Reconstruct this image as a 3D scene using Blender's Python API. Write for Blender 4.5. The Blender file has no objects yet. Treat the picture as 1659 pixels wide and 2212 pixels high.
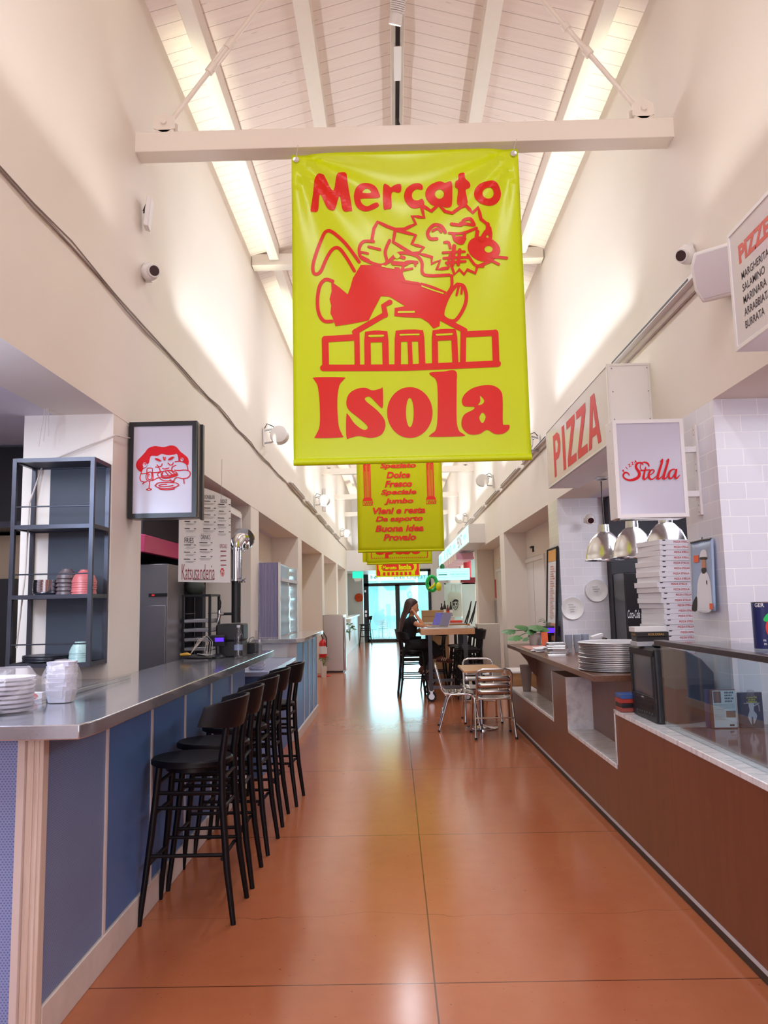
import bpy, bmesh, math, random
from math import sin, cos, pi, radians as RD
from mathutils import Vector as V, Matrix, noise
from mathutils.geometry import tessellate_polygon
random.seed(7)
S = bpy.context.scene
COL = S.collection

# ---------------------------------------------------------------- camera, world, lights, exposure
cam_d = bpy.data.cameras.new('camera'); cam = bpy.data.objects.new('camera', cam_d); COL.objects.link(cam)
S.camera = cam
cam_d.sensor_fit = 'VERTICAL'; cam_d.sensor_height = 36.0
cam_d.lens = 36.0 * 1634.4 / 2212.0
cam_d.clip_start = 0.05; cam_d.clip_end = 300
_f = V(((852.63 - 829.5) / 1634.4, (1301.61 - 1106) / 1634.4, 1)).normalized()
_r = RD(1.2292)
_u = V((-sin(_r), -cos(_r), 0)); _u.z = -(_u.x * _f.x + _u.y * _f.y) / _f.z; _u.normalize()
_t = _f.cross(_u)
_R = Matrix((_t, _f, _u))
_c = [_R @ V((1, 0, 0)), _R @ V((0, -1, 0)), _R @ V((0, 0, -1))]
cam.matrix_world = Matrix(((_c[0].x, _c[1].x, _c[2].x, 0), (_c[0].y, _c[1].y, _c[2].y, 0), (_c[0].z, _c[1].z, _c[2].z, 1.5), (0, 0, 0, 1)))

S.view_settings.view_transform = 'Standard'; S.view_settings.look = 'None'
S.view_settings.gamma = 1.0; S.view_settings.use_curve_mapping = False
S.view_settings.exposure = 0.33
S.cycles.max_bounces = 8; S.cycles.diffuse_bounces = 5; S.cycles.glossy_bounces = 4
S.cycles.transparent_max_bounces = 12; S.cycles.sample_clamp_indirect = 6.0
S.cycles.caustics_reflective = False; S.cycles.caustics_refractive = False

def lin(h):
    if isinstance(h, str):
        h = h.lstrip('#'); c = [int(h[i:i + 2], 16) / 255 for i in (0, 2, 4)]
    else: c = [q / 255 for q in h]
    return tuple(q / 12.92 if q <= 0.04045 else ((q + 0.055) / 1.055) ** 2.4 for q in c) + (1.0,)

world = bpy.data.worlds.new('sky'); S.world = world; world.use_nodes = True
bg = world.node_tree.nodes['Background']
bg.inputs[0].default_value = (0.40, 0.93, 1.0, 1); bg.inputs[1].default_value = 2.5

def area(name, loc, size, power, color=(1, 1, 1), rot=(0, 0, 0), spread=None):
    d = bpy.data.lights.new(name, 'AREA'); d.shape = 'RECTANGLE'; d.size, d.size_y = size
    d.energy = power; d.color = color
    if spread: d.spread = RD(spread)
    o = bpy.data.objects.new(name, d); COL.objects.link(o); o.location = loc; o.rotation_euler = rot
    return o
XL, XR, XC = -1.6, 1.85, 0.125
# linear uplights standing on the ledge over the stalls, one per bay and side
for k in range(6):
    y = 6.9 + 4.2 * k
    for sx in (-1, 1):
        x = XC + sx * 1.53
        area('uplight', (x, y, 3.5), (0.08, 2.8), 11.5, (0.84, 0.94, 1.0), (pi, RD(-5 * sx), 0), 110)
for sx in (-1, 1):
    area('uplight', (XC + sx * 1.53, 2.4, 3.5), (0.08, 3.6), 5, (0.97, 0.98, 0.95), (pi, 0, 0), 90)
for k in range(-1, 7):                                         # extra narrow lights above the same ledge, added to brighten the eaves
    for sx in (-1, 1): area('eave_fill', (XC + sx * 1.575, 2.6 + 4.2 * k, 3.46), (0.03, 3.6), 3.4, (0.92, 1.0, 0.72), (pi, 0, 0), 16)
# lamps in the stall soffits
area('stall_lamp', (-2.6, 6.2, 2.58), (0.8, 2.0), 34, (0.86, 0.9, 1.0))
area('stall_lamp', (-2.3, 2.6, 2.58), (0.9, 2.0), 40, (0.84, 0.9, 1.0))
area('stall_lamp', (2.6, 6.0, 2.58), (0.8, 2.0), 30, (0.9, 0.92, 1.0))
area('stall_lamp', (2.5, 3.0, 2.58), (0.9, 1.8), 12, (0.86, 0.91, 1.0))

def point_fill(loc, power, color, r=.12):  # unseen point light without a fixture, added to brighten soffit and stall
    d = bpy.data.lights.new('stall_fill', 'POINT'); d.energy = power; d.color = color; d.shadow_soft_size = r
    o = bpy.data.objects.new('stall_fill', d); COL.objects.link(o); o.location = loc
point_fill((-2.1, 2.3, 2.2), 40, (0.56, 0.72, 1.0)); point_fill((2.0, 2.2, 2.2), 16, (0.84, 0.86, 1.0)); point_fill((-2.9, 7.6, 2.2), 16, (0.8, 0.86, 1.0)); point_fill((3.0, 6.9, 2.2), 20, (0.88, 0.9, 1.0))
area('stall_lamp', (2.7, 21.0, 2.55), (1.0, 6.0), 150, (0.75, 1.0, 1.0))
# ridge spotlights along the hall
for y in (1.0, 7.2, 11.2, 15.2, 19.4, 23.6):
    area('ridge_lamp', (XC, y, 5.78), (0.3, 2.6), 46, (0.88, 0.93, 1.0))
# added fill in front of the solid rear wall; daylight at the glass door ahead
area('rear_fill', (XC, -5.2, 2.2), (3.0, 3.6), 150, (0.88, 0.9, 1.0), (pi / 2, 0, 0))
area('door_daylight', (XC, 31.2, 1.6), (2.6, 2.6), 130, (0.5, 0.88, 1.0), (pi / 2, 0, pi))
# ---------------------------------------------------------------- helpers
def wl(o):
    v = V((0, 0, 0))
    while o: v = v + o.location; o = o.parent
    return v
class MB:
    def __init__(s): s.v = []; s.f = []; s.m = []
    def add(s, vs, fs, mi=0):
        n = len(s.v); s.v += [tuple(q) for q in vs]; s.f += [tuple(i + n for i in f) for f in fs]; s.m += [mi] * len(fs); return s
    def box(s, x0, y0, z0, x1, y1, z1, mi=0):
        x0, x1 = sorted((x0, x1)); y0, y1 = sorted((y0, y1)); z0, z1 = sorted((z0, z1))
        return s.add([(x0, y0, z0), (x1, y0, z0), (x1, y1, z0), (x0, y1, z0), (x0, y0, z1), (x1, y0, z1), (x1, y1, z1), (x0, y1, z1)],
                     [(0, 3, 2, 1), (4, 5, 6, 7), (0, 1, 5, 4), (1, 2, 6, 5), (2, 3, 7, 6), (3, 0, 4, 7)], mi)
    def obox(s, c, ax, ay, az, mi=0):
        c, ax, ay, az = V(c), V(ax), V(ay), V(az)
        vs = [c + i * ax + j * ay + k * az for k in (-1, 1) for j in (-1, 1) for i in (-1, 1)]
        return s.add(vs, [(0, 2, 3, 1), (4, 5, 7, 6), (0, 1, 5, 4), (1, 3, 7, 5), (3, 2, 6, 7), (2, 0, 4, 6)], mi)
    def tube(s, pts, r, n=8, mi=0, caps=True, flat=1.0):
        pts = [V(p) for p in pts]; rs = r if isinstance(r, (list, tuple)) else [r] * len(pts)
        t0 = (pts[1] - pts[0]).normalized(); a = V((0, 0, 1)) if abs(t0.z) < .9 else V((1, 0, 0))
        nrm = (a - t0 * a.dot(t0)).normalized(); vs = []; fs = []
        for i, p in enumerate(pts):
            t = ((pts[min(i + 1, len(pts) - 1)] - p).normalized() + (p - pts[max(i - 1, 0)]).normalized())
            if t.length < 1e-6: t = t0
            t.normalize(); nrm = (nrm - t * nrm.dot(t)).normalized(); b = t.cross(nrm)
            for k in range(n):
                an = 2 * pi * k / n; vs.append(p + rs[i] * (cos(an) * nrm * flat + sin(an) * b))
        for i in range(len(pts) - 1):
            for k in range(n):
                k2 = (k + 1) % n; fs.append((i * n + k, i * n + k2, (i + 1) * n + k2, (i + 1) * n + k))
        if caps: fs.append(tuple(range(n - 1, -1, -1))); fs.append(tuple((len(pts) - 1) * n + k for k in range(n)))
        return s.add(vs, fs, mi)
    def lathe(s, prof, c=(0, 0, 0), n=24, mi=0, ax='z', sq=1.0):
        vs = []; fs = []; c = V(c)
        for r, z in prof:
            for k in range(n):
                a = 2 * pi * k / n; p = (r * cos(a), r * sin(a) * sq, z)
                if ax == 'x': p = (p[2], p[0], p[1])
                elif ax == 'y': p = (p[0], p[2], p[1])
                vs.append(c + V(p))
        m = len(prof)
        for i in range(m - 1):
            for k in range(n):
                k2 = (k + 1) % n; fs.append((i * n + k, i * n + k2, (i + 1) * n + k2, (i + 1) * n + k))
        if prof[0][0] > 1e-4: fs.append(tuple(range(n - 1, -1, -1)))
        if prof[-1][0] > 1e-4: fs.append(tuple((m - 1) * n + k for k in range(n)))
        return s.add(vs, fs, mi)
    def prism(s, poly, o, u, v, d, mi=0):
        o, u, v, d = V(o), V(u), V(v), V(d); n = len(poly)
        base = [o + a * u + b * v for a, b in poly]; top = [p + d for p in base]
        return s.add(base + top, [tuple(range(n - 1, -1, -1)), tuple(range(n, 2 * n))] + [(i, (i + 1) % n, n + (i + 1) % n, n + i) for i in range(n)], mi)
    def sphere(s, c, r, n=16, m=10, mi=0):
        rx, ry, rz = r if isinstance(r, (list, tuple)) else (r, r, r); vs = []; fs = []
        for i in range(m + 1):
            ph = pi * i / m
            for k in range(n):
                a = 2 * pi * k / n; vs.append((c[0] + rx * sin(ph) * cos(a), c[1] + ry * sin(ph) * sin(a), c[2] - rz * cos(ph)))
        for i in range(m):
            for k in range(n):
                k2 = (k + 1) % n; fs.append((i * n + k, i * n + k2, (i + 1) * n + k2, (i + 1) * n + k))
        return s.add(vs, fs, mi)
    def build(s, name, mat, parent=None, bevel=0, label=None, smooth=True, fix=True, seg=2):
        me = bpy.data.meshes.new(name); off = wl(parent) if parent else V((0, 0, 0))
        me.from_pydata([tuple(V(p) - off) for p in s.v], [], s.f)
        for q in (mat if isinstance(mat, (list, tuple)) else [mat]): me.materials.append(q)
        me.polygons.foreach_set('material_index', s.m)
        bm = bmesh.new(); bm.from_mesh(me); bmesh.ops.remove_doubles(bm, verts=bm.verts, dist=1e-5)
        if fix: bmesh.ops.recalc_face_normals(bm, faces=bm.faces)
        bm.to_mesh(me); bm.free()
        if smooth:
            me.polygons.foreach_set('use_smooth', [True] * len(me.polygons)); me.set_sharp_from_angle(angle=RD(38))
        o = bpy.data.objects.new(name, me); COL.objects.link(o)
        if parent: o.parent = parent
        if bevel:
            b = o.modifiers.new('bevel', 'BEVEL'); b.width = bevel; b.segments = seg; b.limit_method = 'ANGLE'; b.angle_limit = RD(40)
        if label: o['label'] = label
        return o
def tag(o, label=None, cat=None, group=None, kind=None):
    if label: o['label'] = label
    if cat: o['category'] = cat
    if group: o['group'] = group
    if kind: o['kind'] = kind
    return o
def thing(name, label, cat, loc=(0, 0, 0), group=None):
    o = bpy.data.objects.new(name, None); COL.objects.link(o); o.location = loc; o.empty_display_size = .1
    return tag(o, label, cat, group)
def struct(o, label=None): o['kind'] = 'structure'; o['label'] = label or o.name.split('.')[0].replace('_', ' ') + ' of the market hall'; o['category'] = 'building part'; return o
def copy_tree(o, parent=None):
    c = o.copy(); COL.objects.link(c)
    if parent: c.parent = parent
    for ch in list(o.children): copy_tree(ch, c)
    return c
def place(o, loc, rz=0, label=None, group=None):
    o.location = loc; o.rotation_euler = (0, 0, rz)
    return tag(o, label, None, group)

# ---- materials
def mat(name, color, rough=.5, metal=0.0, var=0.0, vscale=6.0, bump=0.0, bscale=60.0, spec=.5, coat=0.0, emit=None, estr=0.0, alpha=1.0, trans=0.0):
    m = bpy.data.materials.new(name); m.use_nodes = True; nt = m.node_tree; b = nt.nodes['Principled BSDF']
    c = lin(color) if not (isinstance(color, tuple) and len(color) == 4) else color
    b.inputs['Base Color'].default_value = c; b.inputs['Roughness'].default_value = rough; b.inputs['Metallic'].default_value = metal
    b.inputs['Specular IOR Level'].default_value = spec; b.inputs['Coat Weight'].default_value = coat
    b.inputs['Alpha'].default_value = alpha; b.inputs['Transmission Weight'].default_value = trans
    if emit: b.inputs['Emission Color'].default_value = lin(emit); b.inputs['Emission Strength'].default_value = estr
    tc = nt.nodes.new('ShaderNodeTexCoord')
    if var:
        n = nt.nodes.new('ShaderNodeTexNoise'); n.inputs['Scale'].default_value = vscale; n.inputs['Detail'].default_value = 5
        mx = nt.nodes.new('ShaderNodeMix'); mx.data_type = 'RGBA'
        mx.inputs[6].default_value = tuple(q * (1 - var) for q in c[:3]) + (1,); mx.inputs[7].default_value = tuple(min(1, q * (1 + var)) for q in c[:3]) + (1,)
        nt.links.new(tc.outputs['Object'], n.inputs['Vector']); nt.links.new(n.outputs['Fac'], mx.inputs[0]); nt.links.new(mx.outputs[2], b.inputs['Base Color'])
    if bump:
        n2 = nt.nodes.new('ShaderNodeTexNoise'); n2.inputs['Scale'].default_value = bscale; n2.inputs['Detail'].default_value = 4
        bp = nt.nodes.new('ShaderNodeBump'); bp.inputs['Strength'].default_value = bump; bp.inputs['Distance'].default_value = .01
        nt.links.new(tc.outputs['Object'], n2.inputs['Vector']); nt.links.new(n2.outputs['Fac'], bp.inputs['Height']); nt.links.new(bp.outputs['Normal'], b.inputs['Normal'])
    return m
class NT:
    """tiny node-building helper"""
    def __init__(s, m): s.t = m.node_tree; s.b = s.t.nodes['Principled BSDF']
    def n(s, kind, **kw):
        q = s.t.nodes.new(kind)
        for k, v in kw.items():
            if k.startswith('i_'): q.inputs[k[2:].replace('_', ' ')].default_value = v
            else: setattr(q, k, v)
        return q
    def l(s, a, b): s.t.links.new(a, b)
    def math(s, op, a, b=None, c=None):
        q = s.t.nodes.new('ShaderNodeMath'); q.operation = op
        for i, w in enumerate((a, b, c)):
            if w is None: continue
            if isinstance(w, (int, float)): q.inputs[i].default_value = w
            else: s.l(w, q.inputs[i])
        return q.outputs[0]
    def mix(s, fac, a, b):
        q = s.t.nodes.new('ShaderNodeMix'); q.data_type = 'RGBA'
        for i, w in ((0, fac), (6, a), (7, b)):
            if isinstance(w, (tuple, list, float, int)): q.inputs[i].default_value = w
            else: s.l(w, q.inputs[i])
        return q.outputs[2]
    def pos(s):
        g = s.t.nodes.new('ShaderNodeNewGeometry'); x = s.t.nodes.new('ShaderNodeSeparateXYZ'); s.l(g.outputs['Position'], x.inputs[0]); return g.outputs['Position'], x.outputs
    def obj(s):
        g = s.t.nodes.new('ShaderNodeTexCoord'); x = s.t.nodes.new('ShaderNodeSeparateXYZ'); s.l(g.outputs['Object'], x.inputs[0]); return g.outputs['Object'], x.outputs
    def noise(s, vec, scale, detail=4, rough=.5):
        q = s.n('ShaderNodeTexNoise'); q.inputs['Scale'].default_value = scale; q.inputs['Detail'].default_value = detail; q.inputs['Roughness'].default_value = rough; s.l(vec, q.inputs['Vector']); return q.outputs['Fac']
    def ramp(s, fac, stops):
        q = s.n('ShaderNodeValToRGB'); e = q.color_ramp.elements
        while len(e) < len(stops): e.new(.5)
        for i, (p, c) in enumerate(stops): e[i].position = p; e[i].color = c
        s.l(fac, q.inputs[0]); return q.outputs[0]
def glassy(name, tint=(.93, .97, .98), gloss=.09, rough=.02):
    m = bpy.data.materials.new(name); m.use_nodes = True; t = m.node_tree; t.nodes.clear()
    o = t.nodes.new('ShaderNodeOutputMaterial'); a = t.nodes.new('ShaderNodeBsdfTransparent'); g = t.nodes.new('ShaderNodeBsdfGlossy'); x = t.nodes.new('ShaderNodeMixShader'); f = t.nodes.new('ShaderNodeLayerWeight'); pw = t.nodes.new('ShaderNodeMath'); ad = t.nodes.new('ShaderNodeMath'); f.inputs[0].default_value = .5
    a.inputs[0].default_value = tint + (1,); g.inputs['Roughness'].default_value = rough; pw.operation = 'POWER'; pw.inputs[1].default_value = 4.0; ad.operation = 'MULTIPLY_ADD'; ad.inputs[1].default_value = .7; ad.inputs[2].default_value = gloss * .6
    t.links.new(f.outputs['Facing'], pw.inputs[0]); t.links.new(pw.outputs[0], ad.inputs[0])
    t.links.new(ad.outputs[0], x.inputs[0]); t.links.new(a.outputs[0], x.inputs[1]); t.links.new(g.outputs[0], x.inputs[2]); t.links.new(x.outputs[0], o.inputs[0])
    return m

# ---- flat drawings and lettering: everything is mapped onto a plane o + a*u + b*v
def smooth_path(pts, closed=True, k=5):
    n = len(pts); out = []; P = [V((p[0], p[1])) for p in pts]
    rng = range(n) if closed else range(n - 1)
    for i in rng:
        g = (lambda j: P[j % n]) if closed else (lambda j: P[max(0, min(n - 1, j))])
        p0, p1, p2, p3 = g(i - 1), g(i), g(i + 1), g(i + 2)
        for q in range(k):
            t = q / k
            out.append(tuple(.5 * ((2 * p1) + (p2 - p0) * t + (2 * p0 - 5 * p1 + 4 * p2 - p3) * t * t + (3 * p1 - p0 - 3 * p2 + p3) * t ** 3)))
    if not closed: out.append(tuple(P[-1]))
    return out
def ellipse(cx, cy, rx, ry, n=28, rot=0):
    return [(cx + rx * cos(2 * pi * i / n) * cos(rot) - ry * sin(2 * pi * i / n) * sin(rot), cy + rx * cos(2 * pi * i / n) * sin(rot) + ry * sin(2 * pi * i / n) * cos(rot)) for i in range(n)]
def stroke_poly(pts, w):
    P = [V(p) for p in pts]; L = []; R_ = []
    for i, p in enumerate(P):
        a = P[max(i - 1, 0)]; b = P[min(i + 1, len(P) - 1)]; t = (b - a)
        if t.length < 1e-9: continue
        t.normalize(); n = V((-t.y, t.x)); ww = (w[i] if isinstance(w, (list, tuple)) else w) / 2
        L.append(p + n * ww); R_.append(p - n * ww)
    return L, R_
class Draw:
    def __init__(s, fmap, nrm, lift=.0015, step=.00012, sub=None): s.sub = sub; s.f = fmap; s.n = V(nrm).normalized(); s.z = lift; s.st = step; s.mb = MB()
    def fill(s, outer, holes=(), smooth=True, mi=0):
        loops = [smooth_path(outer) if smooth else list(outer)] + [smooth_path(h) if smooth else list(h) for h in holes]
        tris = tessellate_polygon([[V((p[0], p[1], 0)) for p in l] for l in loops]); fl = [p for l in loops for p in l]
        fl = [(p[0], p[1]) for p in fl]; tris = [tuple(q) for q in tris]
        if s.sub:
            todo = tris; tris = []; mid = {}
            while todo:
                q = todo.pop(); P3 = [s.f(*fl[i]) for i in q]; ls = [(P3[i] - P3[(i + 1) % 3]).length for i in range(3)]; m = max(ls)
                if m < s.sub: tris.append(q); continue
                i = ls.index(m); a, b_, c = q[i], q[(i + 1) % 3], q[(i + 2) % 3]; key = (min(a, b_), max(a, b_))
                if key not in mid: mid[key] = len(fl); fl.append(((fl[a][0] + fl[b_][0]) / 2, (fl[a][1] + fl[b_][1]) / 2))
                k = mid[key]; todo += [(a, k, c), (k, b_, c)]
        s.mb.add([s.f(*p) + s.n * s.z for p in fl], tris, mi); s.z += s.st; return s
    def stroke(s, pts, w, smooth=True, mi=0, cap=True, k=5):
        p = smooth_path(pts, False, k) if smooth and len(pts) > 2 else list(pts)
        if s.sub and not isinstance(w, (list, tuple)):
            q = [tuple(p[0])]
            for a, b_ in zip(p, p[1:]):
                m = max(1, int((s.f(*a) - s.f(*b_)).length / s.sub)); q += [(a[0] + (b_[0] - a[0]) * i / m, a[1] + (b_[1] - a[1]) * i / m) for i in range(1, m + 1)]
            p = q
        if isinstance(w, (list, tuple)):
            m = len(p); w = [w[0] + 0 if len(w) == 1 else w[min(len(w) - 2, int(i / (m - 1) * (len(w) - 1)))] * (1 - (i / (m - 1) * (len(w) - 1) - min(len(w) - 2, int(i / (m - 1) * (len(w) - 1))))) + w[min(len(w) - 1, min(len(w) - 2, int(i / (m - 1) * (len(w) - 1))) + 1)] * (i / (m - 1) * (len(w) - 1) - min(len(w) - 2, int(i / (m - 1) * (len(w) - 1)))) for i in range(m)]
        if isinstance(w, (list, tuple)):                       # tapering brush stroke: one facet per step, round joints
            for i in range(len(p) - 1):
                L, R_ = stroke_poly(p[i:i + 2], list(w[i:i + 2]))
                if len(L) == 2: s.mb.add([s.f(*q) + s.n * s.z for q in (L[0], L[1], R_[1], R_[0])], [(0, 1, 2, 3)], mi); s.z += s.st
                el = ellipse(p[i + 1][0], p[i + 1][1], w[i + 1] / 2, w[i + 1] / 2, 10); s.mb.add([s.f(*q) + s.n * s.z for q in el], [tuple(range(10))], mi); s.z += s.st
            return s
        L, R_ = stroke_poly(p, w); n = len(L); vs = [s.f(*q) + s.n * s.z for q in L + R_]
        s.mb.add(vs, [(i, i + 1, n + i + 1, n + i) for i in range(n - 1)], mi); s.z += s.st
        if cap:
            for e, ww in ((p[0], w[0] if isinstance(w, list) else w), (p[-1], w[-1] if isinstance(w, list) else w)):
                el = ellipse(e[0], e[1], ww / 2, ww / 2, 10); s.mb.add([s.f(*q) + s.n * s.z for q in el], [tuple(range(10))], mi)
            s.z += s.st
        return s
    def build(s, name, m, parent, label=None): return s.mb.build(name, m, parent, fix=False, smooth=False, label=label)
_fc = {}
def text_mb(body, bold=0.0, shear=0.0, spacing=1.0):
    cu = bpy.data.curves.new('t', 'FONT'); cu.body = body; cu.offset = bold; cu.shear = shear; cu.space_character = spacing; cu.resolution_u = 3
    cu.align_x = 'CENTER'; cu.space_line = 1.0
    o = bpy.data.objects.new('t', cu); COL.objects.link(o)
    dg = bpy.context.evaluated_depsgraph_get(); me = bpy.data.meshes.new_from_object(o.evaluated_get(dg))
    vs = [v.co.copy() for v in me.vertices]; fs = [tuple(p.vertices) for p in me.polygons]
    bpy.data.objects.remove(o); bpy.data.curves.remove(cu); bpy.data.meshes.remove(me)
    return vs, fs
def put_text(mb, body, o, u, v, w=None, h=None, bold=0.0, shear=0.0, lift=.0015, spacing=1.0, mi=0, align='c', fm=None):
    """o = centre of the text block; u, v unit vectors; w, h wanted size in metres"""
    vs, fs = text_mb(body, bold, shear, spacing)
    if not vs: return
    x0 = min(p.x for p in vs); x1 = max(p.x for p in vs); y0 = min(p.y for p in vs); y1 = max(p.y for p in vs)
    sy = h / (y1 - y0) if h else None; sx = w / (x1 - x0) if w else None
    if sx is None: sx = sy
    if sy is None: sy = sx
    u, v, o = V(u), V(v), V(o); n = u.cross(v).normalized(); cx = {'c': (x0 + x1) / 2, 'l': x0, 'r': x1}[align]
    if fm: mb.add([fm((p.x - cx) * sx, (p.y - (y0 + y1) / 2) * sy) for p in vs], fs, mi); return
    mb.add([o + u * ((p.x - cx) * sx) + v * ((p.y - (y0 + y1) / 2) * sy) + n * lift for p in vs], fs, mi)
# ---------------------------------------------------------------- materials
def m_floor():
    m = mat('terracotta_concrete', '#b5673f', .2, spec=.36); q = NT(m); P, x = q.pos()
    n1 = q.noise(P, .9, 5, .6); n2 = q.noise(P, 7, 6, .6); n3 = q.noise(P, 38, 4, .55)
    c = q.mix(q.math('MULTIPLY', n1, 1.0), lin('#9c4d30'), lin('#b86e49')); c = q.mix(q.math('MULTIPLY', n2, .55), c, lin('#be7852'))
    sp = q.math('LESS_THAN', n3, .30); c = q.mix(q.math('MULTIPLY', sp, .55), c, lin('#5d2c1a'))
    def line(coord, off, per, w):
        t = q.math('SUBTRACT', coord, off)
        if per: t = q.math('SUBTRACT', t, q.math('MULTIPLY', q.math('ROUND', q.math('DIVIDE', t, per)), per))
        return q.math('LESS_THAN', q.math('ABSOLUTE', t), w)
    wob = q.math('MULTIPLY', q.math('SUBTRACT', q.noise(P, 3, 2), .5), .004)
    j = q.math('MAXIMUM', line(q.math('ADD', x[1], wob), 3.2, 1.93, .0035), line(q.math('ADD', x[0], wob), .124, None, .0035))
    cr = q.math('ADD', x[1], q.math('MULTIPLY', q.math('SUBTRACT', q.noise(P, 2.2, 5), .5), .22)); cr = line(cr, 3.86, None, .0022)
    c = q.mix(q.math('MULTIPLY', j, .85), c, lin('#4a2416')); c = q.mix(q.math('MULTIPLY', cr, .45), c, lin('#4a2416'))
    q.l(c, q.b.inputs['Base Color'])
    q.b.inputs['Roughness'].default_value = .17
    return m
def m_planks():
    m = mat('white_planks', '#ead6cd', .5); q = NT(m); P, x = q.pos()
    t = q.math('DIVIDE', x[1], .137); fr = q.math('ABSOLUTE', q.math('SUBTRACT', t, q.math('ROUND', t)))
    ln = q.math('LESS_THAN', fr, .022)
    mp = q.n('ShaderNodeMapping'); mp.inputs['Scale'].default_value = (2.0, 7.3, 2.0); q.l(P, mp.inputs['Vector'])
    vo = q.n('ShaderNodeTexVoronoi'); vo.inputs['Scale'].default_value = 1.6; q.l(mp.outputs[0], vo.inputs['Vector']); kn = q.math('LESS_THAN', vo.outputs['Distance'], .085)
    ms = q.n('ShaderNodeMapping'); ms.inputs['Scale'].default_value = (1.2, 14, 1.2); q.l(P, ms.inputs['Vector'])
    c = q.mix(q.noise(ms.outputs[0], 2.5, 4), lin('#e2cdc5'), lin('#f0dfd6')); c = q.mix(q.math('MULTIPLY', kn, .35), c, lin('#b39c92')); c = q.mix(q.math('MULTIPLY', ln, .6), c, lin('#8d7268'))
    q.l(c, q.b.inputs['Base Color']); return m
def m_tile(axis):
    m = mat('white_tile_' + axis, '#e6e4ea', .22); q = NT(m); P, x = q.pos()
    cb = q.n('ShaderNodeCombineXYZ'); q.l(x[0] if axis == 'x' else x[1], cb.inputs[0]); q.l(x[2], cb.inputs[1])
    b = q.n('ShaderNodeTexBrick'); q.l(cb.outputs[0], b.inputs['Vector'])
    for k, v in (('Scale', 1.0), ('Mortar Size', .0022), ('Mortar Smooth', .1), ('Brick Width', .2), ('Row Height', .097), ('Bias', 0)): b.inputs[k].default_value = v
    b.inputs['Color1'].default_value = lin('#e4e2ea'); b.inputs['Color2'].default_value = lin('#dedde6'); b.inputs['Mortar'].default_value = lin('#f6f5f6')
    q.l(b.outputs['Color'], q.b.inputs['Base Color'])
    bp = q.n('ShaderNodeBump'); bp.inputs['Strength'].default_value = .3; bp.inputs['Distance'].default_value = .003; bp.invert = True; q.l(b.outputs['Fac'], bp.inputs['Height']); q.l(bp.outputs[0], q.b.inputs['Normal']); return m
def m_mesh(name, hexc, dark):
    m = mat(name, hexc, .42); q = NT(m); P, x = q.obj()
    def cell(a, p): t = q.math('DIVIDE', a, p); return q.math('SUBTRACT', t, q.math('ROUND', t))
    h = q.math('ADD', x[0], x[1]); row = q.math('DIVIDE', x[2], .0085); sh = q.math('MULTIPLY', q.math('MODULO', q.math('ROUND', row), 2.0), .006)
    a = cell(q.math('ADD', h, sh), .012); b = cell(x[2], .0085)
    d = q.math('ADD', q.math('MULTIPLY', a, a), q.math('MULTIPLY', b, b)); hole = q.math('LESS_THAN', d, .075)
    n = q.noise(P, 3, 4); c = q.mix(n, lin(hexc), tuple(v * 1.25 for v in lin(hexc)[:3]) + (1,)); c = q.mix(q.math('MULTIPLY', hole, .75), c, lin(dark)); q.l(c, q.b.inputs['Base Color']); return m
def m_wood(name, c1, c2, axis=2, scale=5, rough=.35, stretch=14):
    m = mat(name, c1, rough); q = NT(m); P, x = q.obj(); mp = q.n('ShaderNodeMapping'); s = [stretch] * 3; s[axis] = 1.0; mp.inputs['Scale'].default_value = s; q.l(P, mp.inputs['Vector'])
    q.l(q.ramp(q.noise(mp.outputs[0], scale, 6, .6), [(.3, lin(c1)), (.7, lin(c2))]), q.b.inputs['Base Color']); return m
def m_marble():
    m = mat('white_marble', '#e3e1e3', .18); q = NT(m); P, x = q.pos(); mp = q.n('ShaderNodeMapping'); mp.inputs['Scale'].default_value = (3, 9, 3); mp.inputs['Rotation'].default_value = (0, 0, .7); q.l(P, mp.inputs['Vector'])
    n = q.noise(mp.outputs[0], 3.0, 8, .62); q.l(q.ramp(n, [(.33, lin('#c6c4cb')), (.46, lin('#e0dee2')), (.6, lin('#eeecee'))]), q.b.inputs['Base Color']); return m
def m_steel(name, c='#c9cacd', rough=.16, axis=1, var=.2):
    m = mat(name, c, rough, 1.0); q = NT(m); P, x = q.obj(); mp = q.n('ShaderNodeMapping'); s = [40.0] * 3; s[axis] = .7; mp.inputs['Scale'].default_value = s; q.l(P, mp.inputs['Vector'])
    n = q.noise(mp.outputs[0], 3, 3); cc = lin(c); q.l(q.mix(n, tuple(v * (1 - var) for v in cc[:3]) + (1,), cc), q.b.inputs['Base Color']); q.l(q.math('ADD', q.math('MULTIPLY', n, .12), rough - .05), q.b.inputs['Roughness']); return m
M = {}
M['floor'] = m_floor(); M['planks'] = m_planks(); M['tilex'] = m_tile('x'); M['tiley'] = m_tile('y')
M['wall'] = mat('painted_plaster', '#ebe1d7', .75, var=.03, vscale=2, bump=.06, bscale=220)
M['white'] = mat('white_paint', '#ebe6e6', .45, var=.02); M['whitewood'] = mat('white_painted_wood', '#e9ddd3', .42, var=.04, vscale=14)
M['beam'] = mat('white_painted_steel', '#eadfd3', .32); M['soffit'] = mat('soffit_white', '#e2dbe6', .8)
M['bluepanel'] = m_mesh('blue_perforated_metal', '#4f74ac', '#2e4a7a'); M['greypanel'] = m_mesh('grey_blue_perforated_metal', '#7286ac', '#43578a')
M['blue'] = mat('blue_painted_metal', '#4f7fc0', .42, var=.08)
M['batten'] = mat('pale_batten', '#d9ccc8', .5, var=.05); M['lwood'] = m_wood('raw_pale_wood', '#d2bfb2', '#e2d3c9', 2, 4)
M['skirt'] = mat('scuffed_white_wood', '#d6c9c2', .55, var=.12, vscale=16)
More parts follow.
